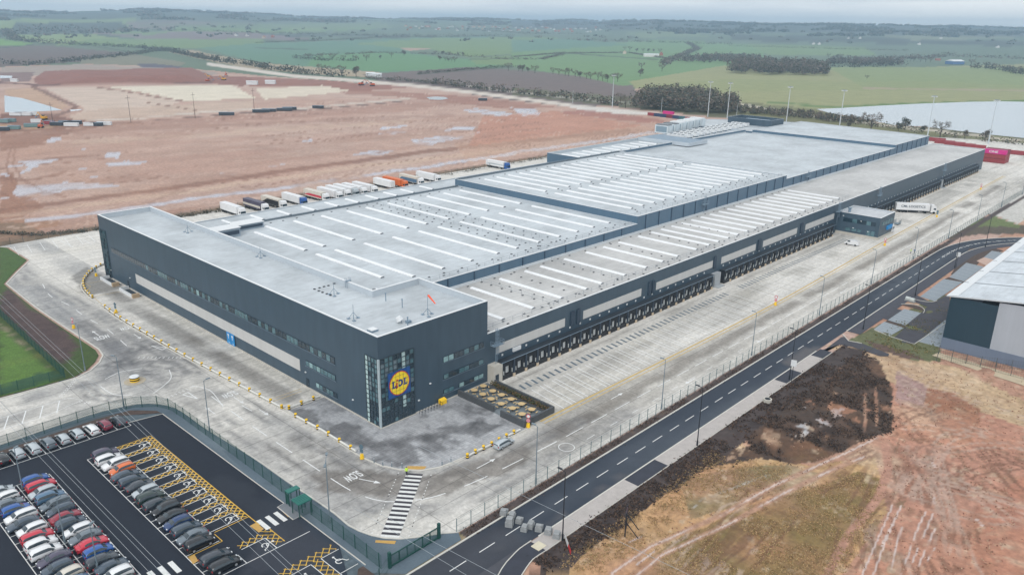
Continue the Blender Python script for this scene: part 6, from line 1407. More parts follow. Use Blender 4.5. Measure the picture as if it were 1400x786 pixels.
# striped drum on the roundabout
t = empty('roundabout_drum', (-24.8,54.5,.02), 'round yellow and black striped drum with white top in the middle of the yard junction', 'traffic island')
b = MB()
for k in range(4): b.tube((0,0,.27*k),(0,0,.27*(k+1)), 1.0, n=24, m=k % 2)
b.build('drum', [YP, KP], t); b = MB(); b.tube((0,0,1.08),(0,0,1.25), 1.04, .85, n=24); b.build('cap', WHP, t); b = MB(); b.tube((0,0,-.01),(0,0,.04), 2.2, n=28); b.build('apron', mat('drum_apron', (190,180,160), .85, .1, 1), t)
# ---------------------------------------------------------------- picnic terrace
DGW = mat('terrace_wall', (84,88,92), .8, .1, 1); t = empty('terrace_wall', (20,-.4,0), 'low dark grey wall round the picnic terrace', 'wall')
b = MB(); ox, oy = 20, -.4
def wseg(a, c, th=.4, h=1.45):
    dx, dy = c[0]-a[0], c[1]-a[1]; L_ = math.hypot(dx, dy); nx_, ny_ = -dy/L_*th/2, dx/L_*th/2
    b.prism([(a[0]+nx_-ox,a[1]+ny_-oy),(c[0]+nx_-ox,c[1]+ny_-oy),(c[0]-nx_-ox,c[1]-ny_-oy),(a[0]-nx_-ox,a[1]-ny_-oy)], 0, h)
wseg((20.2,-.4),(20.3,-10.9)); b.build('wall_run', DGW, t); b = MB(); wseg((19.9,-13.2),(19.9,-19.4)); b.build('wall_run', DGW, t); b = MB(); wseg((19.7,-19.6),(28.4,-19.6)); b.build('wall_run', DGW, t); b = MB(); wseg((28.6,-19.8),(29.2,-2.4)); b.build('wall_run', DGW, t)
b = MB(); b.sheet([(20.1,-.3),(20.0,-19.4),(28.4,-19.4),(29,-.3)], .07); struct(b.build('terrace_paving', mat('terrace_slab', (122,132,138), .85, .15, 1.2, amp2=.1)))
PT = empty('picnic_table', (0,0,0), None, 'picnic table'); WD_ = mat('picnic_wood', (220,192,142), .7, .12, 3)
b = MB(); b.tube((0,0,.72),(0,0,.80), .74, n=24); b.build('table_top', WD_, PT); b = MB(); b.tube((0,0,0),(0,0,.72), .12, n=8)
for k in range(4): a = PI*k/2+PI/4; b.tube((0,0,.25),(1.3*math.cos(a),1.3*math.sin(a),.25), .04, n=4)
b.build('frame', DGW, PT)
for k in range(4):
    a = PI*k/2+PI/4; ca, sa = math.cos(a), math.sin(a); b = MB()
    b.prism([(1.08*ca-.36*-sa,1.08*sa-.36*ca),(1.08*ca+.36*-sa,1.08*sa+.36*ca),(1.32*ca+.42*-sa,1.32*sa+.42*ca),(1.32*ca-.42*-sa,1.32*sa-.42*ca)], .4, .46); b.build('bench', WD_, PT)
for i, (x, y) in enumerate(((23.4,-1.9),(26.2,-1.8),(25.9,-5.0),(23.3,-4.6),(23.0,-7.4),(25.9,-7.6),(25.9,-10.4),(22.9,-10.4),(23.1,-13.4),(25.8,-13.4),(25.5,-16.5),(22.6,-16.5))):
    side_ = 'office side' if x > 24.5 else 'open side'; side_ = 'right row' if x > 24.5 else 'left row'
    n_i = [0,0,1,1,2,2,3,3,4,4,5,5][i]; place(PT, USED, (x,y,.07), .1*i, f'{ORD[n_i]} round wooden picnic table in the {side_}, counting from the office wall', 'picnic tables on the terrace')
def leafcloud(mb, c, rad, n, s, rg, m=0, nm_=1, flat=1.0):
    for _ in range(n):
        v = Vector((rg.gauss(0,1),rg.gauss(0,1),rg.gauss(0,1))).normalized()*(rg.random()**.45); p = Vector((c[0]+v.x*rad[0], c[1]+v.y*rad[1], c[2]+v.z*rad[2]))
        u = Vector((rg.uniform(-1,1),rg.uniform(-1,1),rg.uniform(-1,1))).normalized(); w = u.orthogonal().normalized(); s_ = s*rg.uniform(.6,1.4)
        mb.add([p-u*s_, p+w*s_*.8, p+u*s_, p-w*s_*.8], [(0,1,2,3)], m+rg.randrange(nm_))
HB = mat('hedge_brown', (112,92,60), .9, .25, 3); HG = mat('hedge_green', (72,80,52), .9, .25, 3)
t = empty('terrace_hedge', (28.2,-10,0), 'brownish clipped hedge inside the right wall of the picnic terrace', 'hedge'); b = MB(); rg = random.Random(2)
for k in range(34): leafcloud(b, (.1*math.sin(k)-.017*(k-17), 7.8-.5*k, .8), (.5,.45,.6), 26, .16, rg, 0, 2)
b.build('foliage', [HB, HG], t); b = MB(); b.box(-.9,.5,-9,8.2,0,.35); b.build('planter', DGW, t)
t = empty('salt_bin', (15.4,-.75,.06), 'small bright yellow bin against the dark office wall', 'bin'); b = MB(); b.prism([(-.75,-.45),(.75,-.45),(.75,.45),(-.75,.45)], 0, .9); b.build('body', YP, t); b = MB(); b.add([(-.8,-.5,.9),(.8,-.5,.9),(.8,.5,.9),(-.8,.5,.9),(-.7,.3,1.2),(.7,.3,1.2)], [(0,1,5,4),(1,2,5),(0,4,3),(3,4,5,2)]); b.build('lid', YP, t)
t = empty('bike_rack', (9,-1.2,.06), 'row of dark cycle stands at the foot of the office wall', 'cycle rack'); 
for k in range(8): b = MB(); b.tube((k*.8,-.5,0),(k*.8,-.5,.8), .04, n=5); b.tube((k*.8,.3,0),(k*.8,.3,.8), .04, n=5); b.tube((k*.8,-.5,.8),(k*.8,.3,.8), .04, n=5); b.build('stand', BPO, t)
# ---------------------------------------------------------------- loose things by the road
BLKC = mat('block_concrete', (160,164,166), .85, .15, 1.5, amp2=.1)
for i, (px, py, sx, sy, sz, a, lb) in enumerate(((689,702,1.7,1.3,1.2,.5,'lone grey concrete block on the soil verge before the others'),(700,707,1.6,1.2,1.0,.5,'grey concrete block just left of the tallest one on the road'),(696.5,718,1.4,1.4,1.7,.5,'tallest grey concrete block cluster on the road'),(710,713,1.5,1.2,1.1,.45,'grey concrete block right of the tallest one'),(725.5,720,1.6,1.2,1.1,.4,'grey concrete block at the middle of the road'),(717,724,1.5,1.2,1.0,.45,'low brownish concrete block nearest the viewer'),(737,724,1.5,1.3,1.4,.5,'stepped concrete block right of the road middle'),(749.5,729,1.5,1.3,1.2,.5,'concrete block on the kerb before the black lamp'),(761,734,1.6,1.3,1.1,.5,'concrete block closest to the foot of the black lamp'))):
    x, y, _ = P(px, py); t = empty('concrete_block', (x,y,0), lb, 'concrete block', 'concrete blocks closing the road', a); sx *= .85; sy *= .85; sz *= .85; b = MB(); b.prism([(-sx/2,-sy/2),(sx/2,-sy/2),(sx/2,sy/2),(-sx/2,sy/2)], 0, sz*.62); b.build('lower_block', BLKC, t); b = MB(); b.prism([(-sx/2+.1,-sy/2+.1),(sx/2-(.1 if i % 3 else .7),-sy/2+.1),(sx/2-(.1 if i % 3 else .7),sy/2-.1),(-sx/2+.1,sy/2-.1)], sz*.62, sz); b.build('upper_block', BLKC, t)
for (px, py), lb in (((1241,411),'left one of two white drums at the access road mouth'),((1247,413),'right one of two white drums at the access road mouth')):
    x, y, _ = P(px, py); t = empty('concrete_drum', (x,y,.05), lb, 'drum', 'white drums at the access road'); b = MB(); b.tube((0,-.6,.6),(0,.6,.6), .6, n=16); b.build('drum', mat('drum_white', (206,214,212), .8, .1, 1), t); b = MB(); b.box(-.6,.6,-.8,.8,0,.2); b.build('chock', BLKC, t)
x, y, _ = P(783, 764); t = empty('feather_flag', (x,y,0), 'leaning red and white flag by the near black street lamp', 'flag'); b = MB(); b.tube((0,0,0),(-1.0,1.0,4.2), .05, n=6); b.build('pole', BPO, t)
for z0, z1, m_ in ((.25,.58,mat('flag_red',(214,50,56),.7,.05,1)),(.58,1.0,WHP)): b = MB(); A = Vector((-1,1,4.2)); W_ = Vector((.55,.35,0)); b.add([A*z0-W_*.6+Vector((0,0,.01)), A*z0+W_*.9, A*z1+W_*.7, A*z1-W_*.3], [(0,1,2,3)]); b.add([A*z0-W_*.6+Vector((.03,-.03,.01)), A*z0+W_*.9+Vector((.03,-.03,0)), A*z1+W_*.7+Vector((.03,-.03,0)), A*z1-W_*.3+Vector((.03,-.03,0))], [(3,2,1,0)]); b.build('cloth', m_, t)
x, y, _ = P(855, 727); t = empty('board_frame', (x,y,0), 'black timber frame sign standing in the straw grass', 'sign board', rot=.55); b = MB()
for sx in (-1.1, 1.1): b.box(sx-.1,sx+.1,-.1,.1,0,4.2)
b.build('post', BPO, t); b = MB(); b.box(-1.0,1.0,-.04,.04,1.7,4.0); b.build('board', mat('board_back', (112,92,100), .8, .1, 1), t); b = MB()
for sx in (-1.1,1.1): b.tube((sx,-2.0,0),(sx,0,2.6), .08, n=5)
b.build('brace', BPO, t); b = MB(); b.box(-1.1,1.1,-.11,-.05,2.7,2.85); b.build('rail', BPO, t)
x, y, _ = P(1049,549); t = empty('concrete_ring', (x,y,0), 'pale concrete ring lying on the soil beside the pavement', 'concrete ring'); b = MB(); b.tube((0,0,0),(0,0,.7), .9, n=18); b.build('ring', CON, t); b = MB(); b.tube((0,0,.7),(0,0,.74), .6, n=14); b.build('inside', BLK, t)  # black top disc: shade of the ring's hollow put into the colour
b = MB(); x, y, _ = P(736.5, 746.5); b.prism([(x-.9,y-.8),(x+.9,y-.8),(x+.9,y+.8),(x-.9,y+.8)], .055, .12); tag(b.build('drain_cover', mat('cover_cream', (222,214,190), .8, .08, 1)), 'square cream cover set in the pavement by the concrete blocks', 'cover')
# smaller unit at right
u = empty('industrial_unit', (123.6,-65.7,0), 'smaller pale roofed industrial unit at the right edge with a dark green-blue wall panel', 'warehouse')
UT = clad('unit_teal', (38,66,82), 'XY', k=.9, pitch=1.0, line=.88); UP = clad('unit_pale', (176,184,194), 'XY', k=.9, pitch=1.0, line=.94); UB = clad('unit_base', (112,126,146), 'XY', k=.9, pitch=1.0, line=.94)
b = MB(); b.quad((0,-10.4,2.9),(0,0,2.9),(0,0,13.7),(0,-10.4,13.7)); b.build('dark_wall_panel', UT, u)
b = MB(); b.quad((0,-60,2.9),(0,-10.4,2.9),(0,-10.4,14.6),(0,-60,18)); b.quad((0,0,2.9),(130,0,2.9),(130,0,13.7),(0,0,13.7)); b.quad((130,0,0),(130,-60,0),(130,-60,14),(130,0,14)); b.build('wall', UP, u); b = MB(); b.box(-.06,130,-60,.06,0,2.9); b.build('base_wall', UB, u)
b = MB(); b.add([(-.6,.8,13.5),(131,.8,13.5),(131,-30,17.6),(-.6,-30,17.6),(131,-62,14),(-.6,-62,14),(-.6,.8,13.8),(131,.8,13.8),(131,-30,17.9),(-.6,-30,17.9),(131,-62,14.3),(-.6,-62,14.3)], [(6,7,8,9),(9,8,10,11),(0,6,9,3),(3,9,11,5),(0,1,7,6)][0:5]); bmm = None
b.build('roof', roofmat('unit_roof', (216,224,230)), u)
b = MB()
for k in range(9): x = 14+14*k; b.box(x,x+.5,-29,.7,13.84,13.86) if False else b.add([(x,.7,13.86),(x+.45,.7,13.86),(x+.45,-30,17.96),(x,-30,17.96)], [(3,2,1,0)])
b.build('roof_joint', SKD, u); b = MB(); b.add([(-.6,.8,13.82),(131,.8,13.82),(131,-1.6,14.2),(-.6,-1.6,14.2)], [(0,1,2,3)]); b.build('eaves_trim', COP, u)
# containers
def container(x, y, z, rot, col, label, group, txt=None, L_=12.2):
    t = empty('shipping_container', (x,y,z), label, 'container', group, rot); b = MB(); m_ = mat('container_'+col, dict(red=(158,62,68), magenta=(222,36,142), navy=(44,66,104), maroon=(132,40,60), green=(60,160,130), teal=(60,110,120))[col], .6, .1, 1, amp2=.08)
    b.box(-L_/2+.1,L_/2-.1,-1.15,1.15,.1,2.55); n = int(L_/.6)
    for k in range(n): xx = -L_/2+.3+k*(L_-.6)/n; b.box(xx,xx+.28,-1.2,1.2,.12,2.53)
    b.build('body', m_, t); b = MB()
    for sx in (-1,1):
        for sy in (-1,1): b.box(sx*L_/2-.1,sx*L_/2+.1,sy*1.2-.06,sy*1.2+.06,0,2.6)
    b.build('corner_post', m_, t); b = MB(); b.box(-L_/2-.06,-L_/2+.1,-1.05,1.05,.15,2.5); b.build('door', m_, t)
    if txt: text_mesh(txt, 1.9, .01, WHP, 'lettering', t, frame((.6,1.25,1.3), (-1,0,0), (0,1,0)), 4.8)
    return t
cg = 'stacked containers behind the dock end'
for c_ in range(4):
    for l_ in range(3):
        col = 'magenta' if (l_ == 2 and c_ == 0) else ('maroon' if l_ == 2 else 'red')
        lab = {0:'bottom',1:'middle',2:'top'}[l_]; lb = f'magenta container with white letters on top of the front stack' if (l_ == 2 and c_ == 0) else f'{col} container, {lab} of the {["front","second","third","rearmost"][c_]} stack beyond the dock end'
        container(463+2.6*c_, 1.4, 2.62*l_+.0, PI/2, col, lb, cg, 'ONE' if (l_ == 2 and c_ == 0) else None)
cols = ['red','navy','navy','maroon','navy','teal','red','green','red']
for i, c in enumerate(cols):
    px = 893+8.6*i; py = 158.6+1.05*i; x, y, _ = P(px, py); container(x, y, 0, -PI/2+.05, c, f'{c} container, {ORD[i]} from the left in the row at the edge of the bare field', 'containers at the bare field edge', L_=10)
x, y, _ = P(916, 160.5); container(x-3, y, 2.7, -PI/2, 'magenta', 'magenta container raised above the row at the bare field edge', 'containers at the bare field edge', L_=10)
for i in range(9):
    px = 1279+(i*14 if i else 0)-(0 if i == 0 else 2); py = 193.5+.15*(px-1279)+ (0 if i == 0 else 1.5)
    if 1338 < px < 1376: continue
    x, y, _ = P(px, py); container(x, y, 0, -PI/2+.1, 'red', f'red container, {ORD[i]} from the left in the line below the lake', 'red containers below the lake', L_=12.2)
# ---------------------------------------------------------------- people
def person(x, y, z, rot, label, top, leg, stride=.18):
    J = [(0,0,.95),(0,0,1.2),(0,0,1.45),(0,0,1.56),(.02,0,1.68),(0,.1,.92),(stride,.11,.5),(stride*.6,.11,.08),(stride*.6+.16,.11,.04),(0,-.1,.92),(-stride*.4,-.11,.5),(-stride*1.4,-.11,.1),(-stride*1.4+.16,-.11,.04),(0,.2,1.42),(-.06,.26,1.14),(.06,.27,.9),(0,-.2,1.42),(.08,-.26,1.14),(.2,-.24,.92)]
    E2 = [(0,1),(1,2),(2,3),(3,4),(0,5),(5,6),(6,7),(7,8),(0,9),(9,10),(10,11),(11,12),(2,13),(13,14),(14,15),(2,16),(16,17),(17,18)]
    Rr = [.15,.15,.16,.06,.10,.1,.07,.05,.045,.1,.07,.05,.045,.07,.05,.035,.07,.05,.035]
    me = bpy.data.meshes.new('person'); me.from_pydata(J, E2, []); o = bpy.data.objects.new('person', me); COL.objects.link(o)
    sk = o.modifiers.new('s', 'SKIN'); 
    for i, r in enumerate(Rr): me.skin_vertices[0].data[i].radius = (r, r)
    me.skin_vertices[0].data[0].use_root = True
    o.modifiers.new('d', 'SUBSURF').levels = 1
    bpy.context.view_layer.update(); m2 = bpy.data.meshes.new_from_object(o.evaluated_get(bpy.context.evaluated_depsgraph_get())); bpy.data.objects.remove(o)
    m2.name = 'person'; sk_m = mat('skin', (206,160,136), .6, .05, 3); m2.materials.clear()
    for q_ in (mat('cloth_'+leg, dict(navy=(34,40,58), black=(36,36,40))[leg], .9, .1, 3), mat('cloth_'+top, dict(lime=(200,240,60), blue=(60,110,160))[top], .8, .08, 3, k=.95), sk_m): m2.materials.append(q_)
    for f in m2.polygons: c = f.center; f.material_index = 2 if c.z > 1.54 or (abs(c.y) > .2 and c.z < .95) else (1 if c.z > .93 else 0)
    o = bpy.data.objects.new('person', m2); COL.objects.link(o); o.location = (x,y,z); o.rotation_euler.z = rot; tag(o, label, 'person')
    b = MB(); b.tube((.02,0,1.70),(.02,0,1.80), .13, .07, n=12); b.build('hard_hat', WHP if top == 'blue' else HB, o); return o
x, y, _ = P(556, 650); person(x, y, .02, math.atan2(-11,-14), 'person in a lime high-visibility jacket and dark trousers stepping onto the zebra crossing', 'lime', 'navy')
x, y, _ = P(1249, 347.5); person(x, y+1, .0, 2, 'person in a lime high-visibility jacket standing by the roadside fence far up the yard', 'lime', 'black', .05)
x, y, _ = P(1254, 347.5); person(x, y+1, .0, 3, 'person in blue clothes beside the lime jacketed one by the fence', 'blue', 'black', .05)
t = empty('equipment_cage', (253,-12.5,0), 'grey wheeled steel cages standing between the gatehouse and the lettered lorry', 'cage'); b = MB(); b.box(-1.6,1.6,-1,1,.3,.4)
for k in range(9): b.tube((-1.6+.4*k,-1,.4),(-1.6+.4*k,-1,1.9), .04, n=4); b.tube((-1.6+.4*k,1,.4),(-1.6+.4*k,1,1.9), .04, n=4)
b.build('cage', GPO, t); b = MB()
for sx in (-1.4,1.4): b.tube((sx,-.9,.15),(sx,.9,.15), .15, n=8)
b.build('wheel', TYR, t)
# ---------------------------------------------------------------- water
def water(name, pts, rgb, z=.04, rough=.08):
    M = bpy.data.materials.new(name+'_surface'); M.use_nodes = True; nt = M.node_tree; b = nt.nodes['Principled BSDF']; b.inputs['Base Color'].default_value = (*lin(rgb), 1); b.inputs['Roughness'].default_value = rough
    n = nt.nodes.new('ShaderNodeTexNoise'); n.inputs['Scale'].default_value = .35; n.inputs['Detail'].default_value = 3; tc = nt.nodes.new('ShaderNodeTexCoord'); nt.links.new(tc.outputs['Object'], n.inputs['Vector'])
    bp = nt.nodes.new('ShaderNodeBump'); bp.inputs['Strength'].default_value = .12; bp.inputs['Distance'].default_value = .3; nt.links.new(n.outputs['Fac'], bp.inputs['Height']); nt.links.new(bp.outputs['Normal'], b.inputs['Normal'])
    b_ = MB(); b_.sheet([P(*p)[:2] for p in pts], z); return struct(b_.build(name, M))
water('lake', [(1116,149.5),(1150,148),(1200,145),(1260,142),(1330,139.5),(1372,139),(1420,140),(1500,146),(1500,214),(1420,191),(1360,185),(1300,178),(1262,173),(1228,172),(1200,167),(1160,159),(1135,155)], (150,166,178))
water('pond', [(6,131),(6.5,154),(60,152.5),(85,151),(60,143),(30,134.5)], (150,172,186)); water('pond', [(583,133.5),(595,132.3),(608,133),(613,135),(604,137),(588,136.5)], (70,86,96)); water('pond', [(0,103.5),(17,104),(16,107),(0,107.5)], (210,214,218))
water('pond', [(95,150.5),(113,149.5),(108,151.5),(97,152.5)], (210,214,218))
# ---------------------------------------------------------------- vegetation
def cloud_arrays(C_, Rd, n, s, rng, mats=2, base_dark=None):
    """n leaf or twig faces per clump centre, returned as flat arrays"""
    C_ = np.asarray(C_, float); Rd = np.asarray(Rd, float); K = len(C_); N = K*n
    v = rng.normal(size=(N, 3)); v /= np.linalg.norm(v, axis=1)[:, None]; v *= (rng.random(N)**.4)[:, None]
    v[:, 2] = np.where(v[:, 2] < -.5, -.5+.3*(v[:, 2]+.5), v[:, 2])
    c = np.repeat(C_, n, 0)+v*np.repeat(Rd, n, 0)
    u = rng.normal(size=(N, 3)); u /= np.linalg.norm(u, axis=1)[:, None]; w = np.cross(u, rng.normal(size=(N, 3))); w /= np.linalg.norm(w, axis=1)[:, None]
    ss = (s*rng.uniform(.5, 1.4, N))[:, None] if np.isscalar(s) else (np.repeat(s, n)*rng.uniform(.5, 1.4, N))[:, None]
    V_ = np.stack([c-u*ss, c+w*ss*.7, c+u*ss, c-w*ss*.7], 1).reshape(-1, 3)
    return V_, np.arange(N*4).reshape(N, 4), rng.integers(0, mats, N)
def cloud_mesh(name, C_, Rd, n, s, rng, mats, parent=None):
    V_, F_, mi = cloud_arrays(C_, Rd, n, s, rng, len(mats)); me = grid_mesh(name, V_, F_)
    for q_ in mats: me.materials.append(q_)
    me.polygons.foreach_set('material_index', mi.astype(np.int32)); o = bpy.data.objects.new(name, me); COL.objects.link(o)
    if parent: o.parent = parent
    return o
FM = [mat('twig_brown', (130,116,106), .95, .2, .3), mat('twig_olive', (106,104,88), .95, .2, .3), mat('leaf_dark', (72,80,70), .95, .2, .3)]
FD = [mat('leaf_dark', (48,64,52)), mat('leaf_deep', (40,52,44), .95, .2, .3), mat('twig_olive', (78,86,66))]
BK = mat('bark', (80,72,66), .95, .15, 2)
nrng = np.random.default_rng(12)
def tree_proto(kind, h):
    t = empty('bare_tree' if kind == 'bare' else 'leafy_tree', (0,0,0), None, 'tree'); rg = random.Random(hash(kind) % 97 if False else len(kind)*7+int(h)); tips = []
    b = MB(); b.tube((0,0,0),(0,0,h*.4), h*.03, h*.02, n=6)
    for k in range(9 if kind == 'bare' else 5):
        a = 2.4*k; z0 = h*(.22+.04*k); L_ = h*rg.uniform(.28,.45); e = Vector((math.cos(a)*L_*.75, math.sin(a)*L_*.75, z0+L_*.75)); b.tube((0,0,z0), e, h*.014, h*.006, n=4)
        for q_ in range(3 if kind == 'bare' else 1):
            a2 = a+rg.uniform(-.9,.9); e2 = e+Vector((math.cos(a2), math.sin(a2), rg.uniform(.3,1.3)))*h*.16; b.tube(e, e2, h*.006, h*.003, n=3); tips.append(e2)
    b.tube((0,0,h*.4),(0,0,h*.8), h*.018, h*.006, n=5); tips.append(Vector((0,0,h*.85)))
    b.build('trunk', BK, t)
    if kind == 'bare': cloud_mesh('crown', [tuple(p) for p in tips], [(h*.1,)*3]*len(tips), 26, h*.022, nrng, FM[:2], t)
    else:
        cc = [(rg.uniform(-.2,.2)*h, rg.uniform(-.2,.2)*h, h*rg.uniform(.4,.8)) for _ in range(9)]; cloud_mesh('crown', cc, [(h*.2,h*.2,h*.18)]*9, 60, h*.04, nrng, FM if kind == 'bushy' else FD, t)
    return t
TP = {'bare': tree_proto('bare', 12), 'bushy': tree_proto('bushy', 10), 'dark': tree_proto('dark', 9)}
def gpt(px, py):
    """ground point under a survey pixel, following the raised far country"""
    if py > 75: return P(px, py)
    d2 = (gp.px-px)**2*.15+(gp.py-py)**2*4; k = int(np.argmin(d2)); return (float(gx[k]), float(gy[k]), float(gz[k]))
def tree(px, py, h, kind, label, group=None):
    x, y, z = gpt(px, py); o = place(TP[kind], USED, (x, y, z), rc_.uniform(0,6), label, group); s_ = h/{'bare':12,'bushy':10,'dark':9}[kind]; o.scale = (s_*rc_.uniform(.9,1.2),)*2+(s_,); return o
for px, py, h, k, lb in ((1190,181,15,'bare','largest bare tree before the lake'),(1162,172,9,'bare','smaller bare tree left of the largest one before the lake'),(1237,178,11,'dark','dark evergreen clump at the near lake shore'),(1262,181,6,'dark','small dark bush right of the evergreen clump by the lake'),(1285,188,12,'bare','spreading bare tree at the right part of the near lake shore'),(1318,190,7,'bushy','low bush between the spreading bare tree and the last mast'),(1346,193,9,'bushy','bushy tree beside the last tall mast light'),(1228,180,8,'dark','dark bush touching the evergreen clump on its left'),(1160,176,6,'bushy','low bush under the smaller bare tree by the lake'),
    (855,148,12,'bare','bare tree at the left foot of the rounded wood'),(848,143,11,'bare','thin bare tree nearest the first mast light'),(875,105,13,'bushy','lower tree of the pair standing in the green field'),(877,95,12,'bare','upper tree of the pair standing in the green field'),(905,98,13,'bare','single broad bare tree right of the field pair'),(1185,109,7,'bare','small lone tree in the olive field'),(695,97,13,'bare','lone tree at the corner of the moor'),(487,106,17,'bushy','round tree by the white tents'),(467,104,15,'bare','bare tree at the right end of the site hedge'),(440,102,15,'bare','bare tree near the right end of the site hedge'),(453,103,13,'bare','bare tree between two others near the site hedge end')):
    tree(px, py, h, k, lb)
lines = [('beyond the moor', [(704,97),(735,101)], 4, 12), ('behind the moor pools', [(752,101),(800,108),(830,112),(850,112)], 13, 11), ('in the middle of the green fields', [(412,82),(500,84),(560,76)], 9, 12), ('right of the village', [(850,70),(905,73)], 7, 14), ('along the top of the green field', [(600,83),(625,86)], 5, 10),
         ('beside the barn', [(1240,84),(1275,86)], 5, 12), ('right of the barn', [(1325,90),(1360,96),(1400,102)], 9, 13), ('before the wooded strip', [(590,75),(640,78)], 5, 11), ('above the big green field', [(1130,80),(1180,84)], 6, 12)]
for where, pl, n_, h in lines:
    tot = [0]; 
    for a, c in zip(pl, pl[1:]): tot.append(tot[-1]+math.hypot(c[0]-a[0], c[1]-a[1]))
    for i in range(n_):
        d = tot[-1]*(i+.5)/n_+rc_.uniform(-2,2); k = max(0, min(len(pl)-2, sum(1 for q_ in tot[1:] if q_ < d))); u_ = (d-tot[k])/(tot[k+1]-tot[k]+1e-9)
        tree(pl[k][0]+(pl[k+1][0]-pl[k][0])*u_, pl[k][1]+(pl[k+1][1]-pl[k][1])*u_, h*rc_.uniform(.75,1.2), rc_.choice(['bare','bare','bushy']), f'{ordn(i)} tree from the left in the line {where}', 'trees '+where)
def hedge(pts, h, w, label, n=None, dark=False, s=None, gaps=0.0):
    W_ = [gpt(*p) for p in pts]; C_, Rd = [], []
    for a, c in zip(W_, W_[1:]):
        L_ = math.hypot(c[0]-a[0], c[1]-a[1]); k = max(1, int(L_/(w*.42)))
        for i in range(k):
            u_ = (i+nrng.random())/k
            if nrng.random() < gaps: continue
            hh = h*nrng.uniform(.5,1.15); C_.append((a[0]+(c[0]-a[0])*u_+nrng.normal()*w*.25, a[1]+(c[1]-a[1])*u_+nrng.normal()*w*.25, a[2]+(c[2]-a[2])*u_+hh*.5)); Rd.append((w*.6,w*.6,hh*.55))
    t = empty('hedge', (0,0,0), label, 'hedge', 'hedges of the countryside'); cloud_mesh('foliage', C_, Rd, n or 24, s or h*.13, nrng, FD if dark else FM, t); return t
hedge([(0,88),(40,90),(82,87),(120,82),(185,75),(232,68)], 9, 16, 'dark hedge curving between the brown field and the earthworks at far left', dark=True)
hedge([(100,62),(190,66),(235,72),(290,83),(350,92),(420,103),(470,106)], 11, 18, 'thick dark tree belt running diagonally down to the site road', dark=True)
hedge([(-60,45),(10,44),(22,56),(60,60),(105,62)], 16, 26, 'dark belt of trees at the left picture edge'); hedge([(20,45),(80,46),(160,46),(190,44)], 26, 40, 'long bluish wood strip at upper left')
hedge([(180,41),(350,47),(470,48),(560,50),(700,50)], 12, 20, 'faint hedge crossing the fields at upper middle', gaps=.3); hedge([(350,60),(430,57),(520,52),(640,51)], 6, 12, 'thin hedge on top of the wide green field')
hedge([(570,102),(640,96),(690,92),(705,92)], 5, 8, 'dark hedge between the green field and the brown moor', dark=True); hedge([(405,81),(450,84),(495,84)], 9, 18, 'dark scrub strip in the middle of the green fields', dark=True); hedge([(412,78),(520,73),(610,76),(690,82),(740,82),(770,75)], 7, 12, 'long broken hedge across the middle fields', gaps=.25)
hedge([(590,115),(640,121),(700,128),(760,134),(820,141),(850,146)], 9, 9, 'scrubby hedge along the edge of the brown moor', gaps=.1); hedge([(500,108),(560,112),(600,116)], 6, 7, 'low scrub where the site road meets the moor')
hedge([(700,79),(770,73),(860,73),(900,79),(915,82)], 5, 8, 'thin hedge between two green fields right of centre'); hedge([(1000,150),(1060,158),(1130,166),(1200,174),(1280,186),(1345,193),(1430,203)], 5, 8, 'dark scrub line between the rail yard and the lake', gaps=.25)
hedge([(985,152),(1040,157),(1110,162),(1180,168)], 6, 10, 'tall scrub right behind the far roof edge'); hedge([(1100,90),(1160,93),(1230,90)], 13, 30, 'row of dark trees beyond the olive field', dark=True)
hedge([(1180,85),(1240,82),(1300,78),(1400,82),(1460,86)], 14, 30, 'long tree belt at upper right'); hedge([(1000,64),(1060,66),(1180,69),(1240,70)], 8, 20, 'hedge below the far purple moor'); hedge([(780,56),(860,58),(1000,62)], 12, 30, 'tree belt on the far side of the green fields')
hedge([(1325,93),(1370,97),(1400,103),(1450,110)], 12, 20, 'dark trees at the right picture edge beyond the olive field', dark=True); hedge([(940,60),(955,68),(925,80),(905,90)], 10, 16, 'brownish hedge dropping toward the single bare tree')
hedge([(560,40),(640,42),(720,47),(800,48)], 10, 26, 'trees in front of the village'); hedge([(350,30),(440,28),(560,31),(700,30)], 16, 60, 'distant tree line below the skyline at upper middle'); hedge([(0,318),(40,322),(90,319),(134,315)], 1.2, 2.5, 'low brown scrub on the bank at far left', n=30, s=.3)
hedge([(135,313),(200,303),(262,295),(330,285)], 1.2, 2.5, 'low brown scrub on the bank behind the parked lorries', n=30, s=.3); hedge([(560,246),(620,238),(700,224),(760,214)], 1.4, 3, 'sparse scrub along the fence at the bare field', gaps=.5, n=16, s=.3)
def wood(px_poly, h, dens, s, n, label, dark=False, zc=.5, seed=1):
    W_ = [gpt(*p)[:2] for p in px_poly]; xs = [p[0] for p in W_]; ys = [p[1] for p in W_]; rg = np.random.default_rng(seed); K = int(dens)
    X_ = rg.uniform(min(xs), max(xs), K*4); Y_ = rg.uniform(min(ys), max(ys), K*4); ok = pip(X_, Y_, W_); X_, Y_ = X_[ok][:K], Y_[ok][:K]; Z_ = hill_z(X_, Y_); H_w = h*rg.uniform(.7,1.15,len(X_))
    o = cloud_mesh('wood', np.stack([X_, Y_, Z_+H_w*zc], 1), np.stack([H_w*.38, H_w*.38, H_w*.52], 1), n, s, rg, FD if dark else FM); tag(o, label, 'wood', kind='stuff'); return o
wood([(862,150),(900,151),(960,156),(1000,158),(1005,150),(975,141),(930,136),(885,138)], 17, 240, .9, 130, 'rounded wood of bare brown trees behind the rail yard', seed=3)
wood([(993,101),(1060,103),(1132,104),(1125,97),(1060,92),(1005,92)], 21, 260, 1.5, 90, 'large dark wood standing in the olive fields', seed=4)
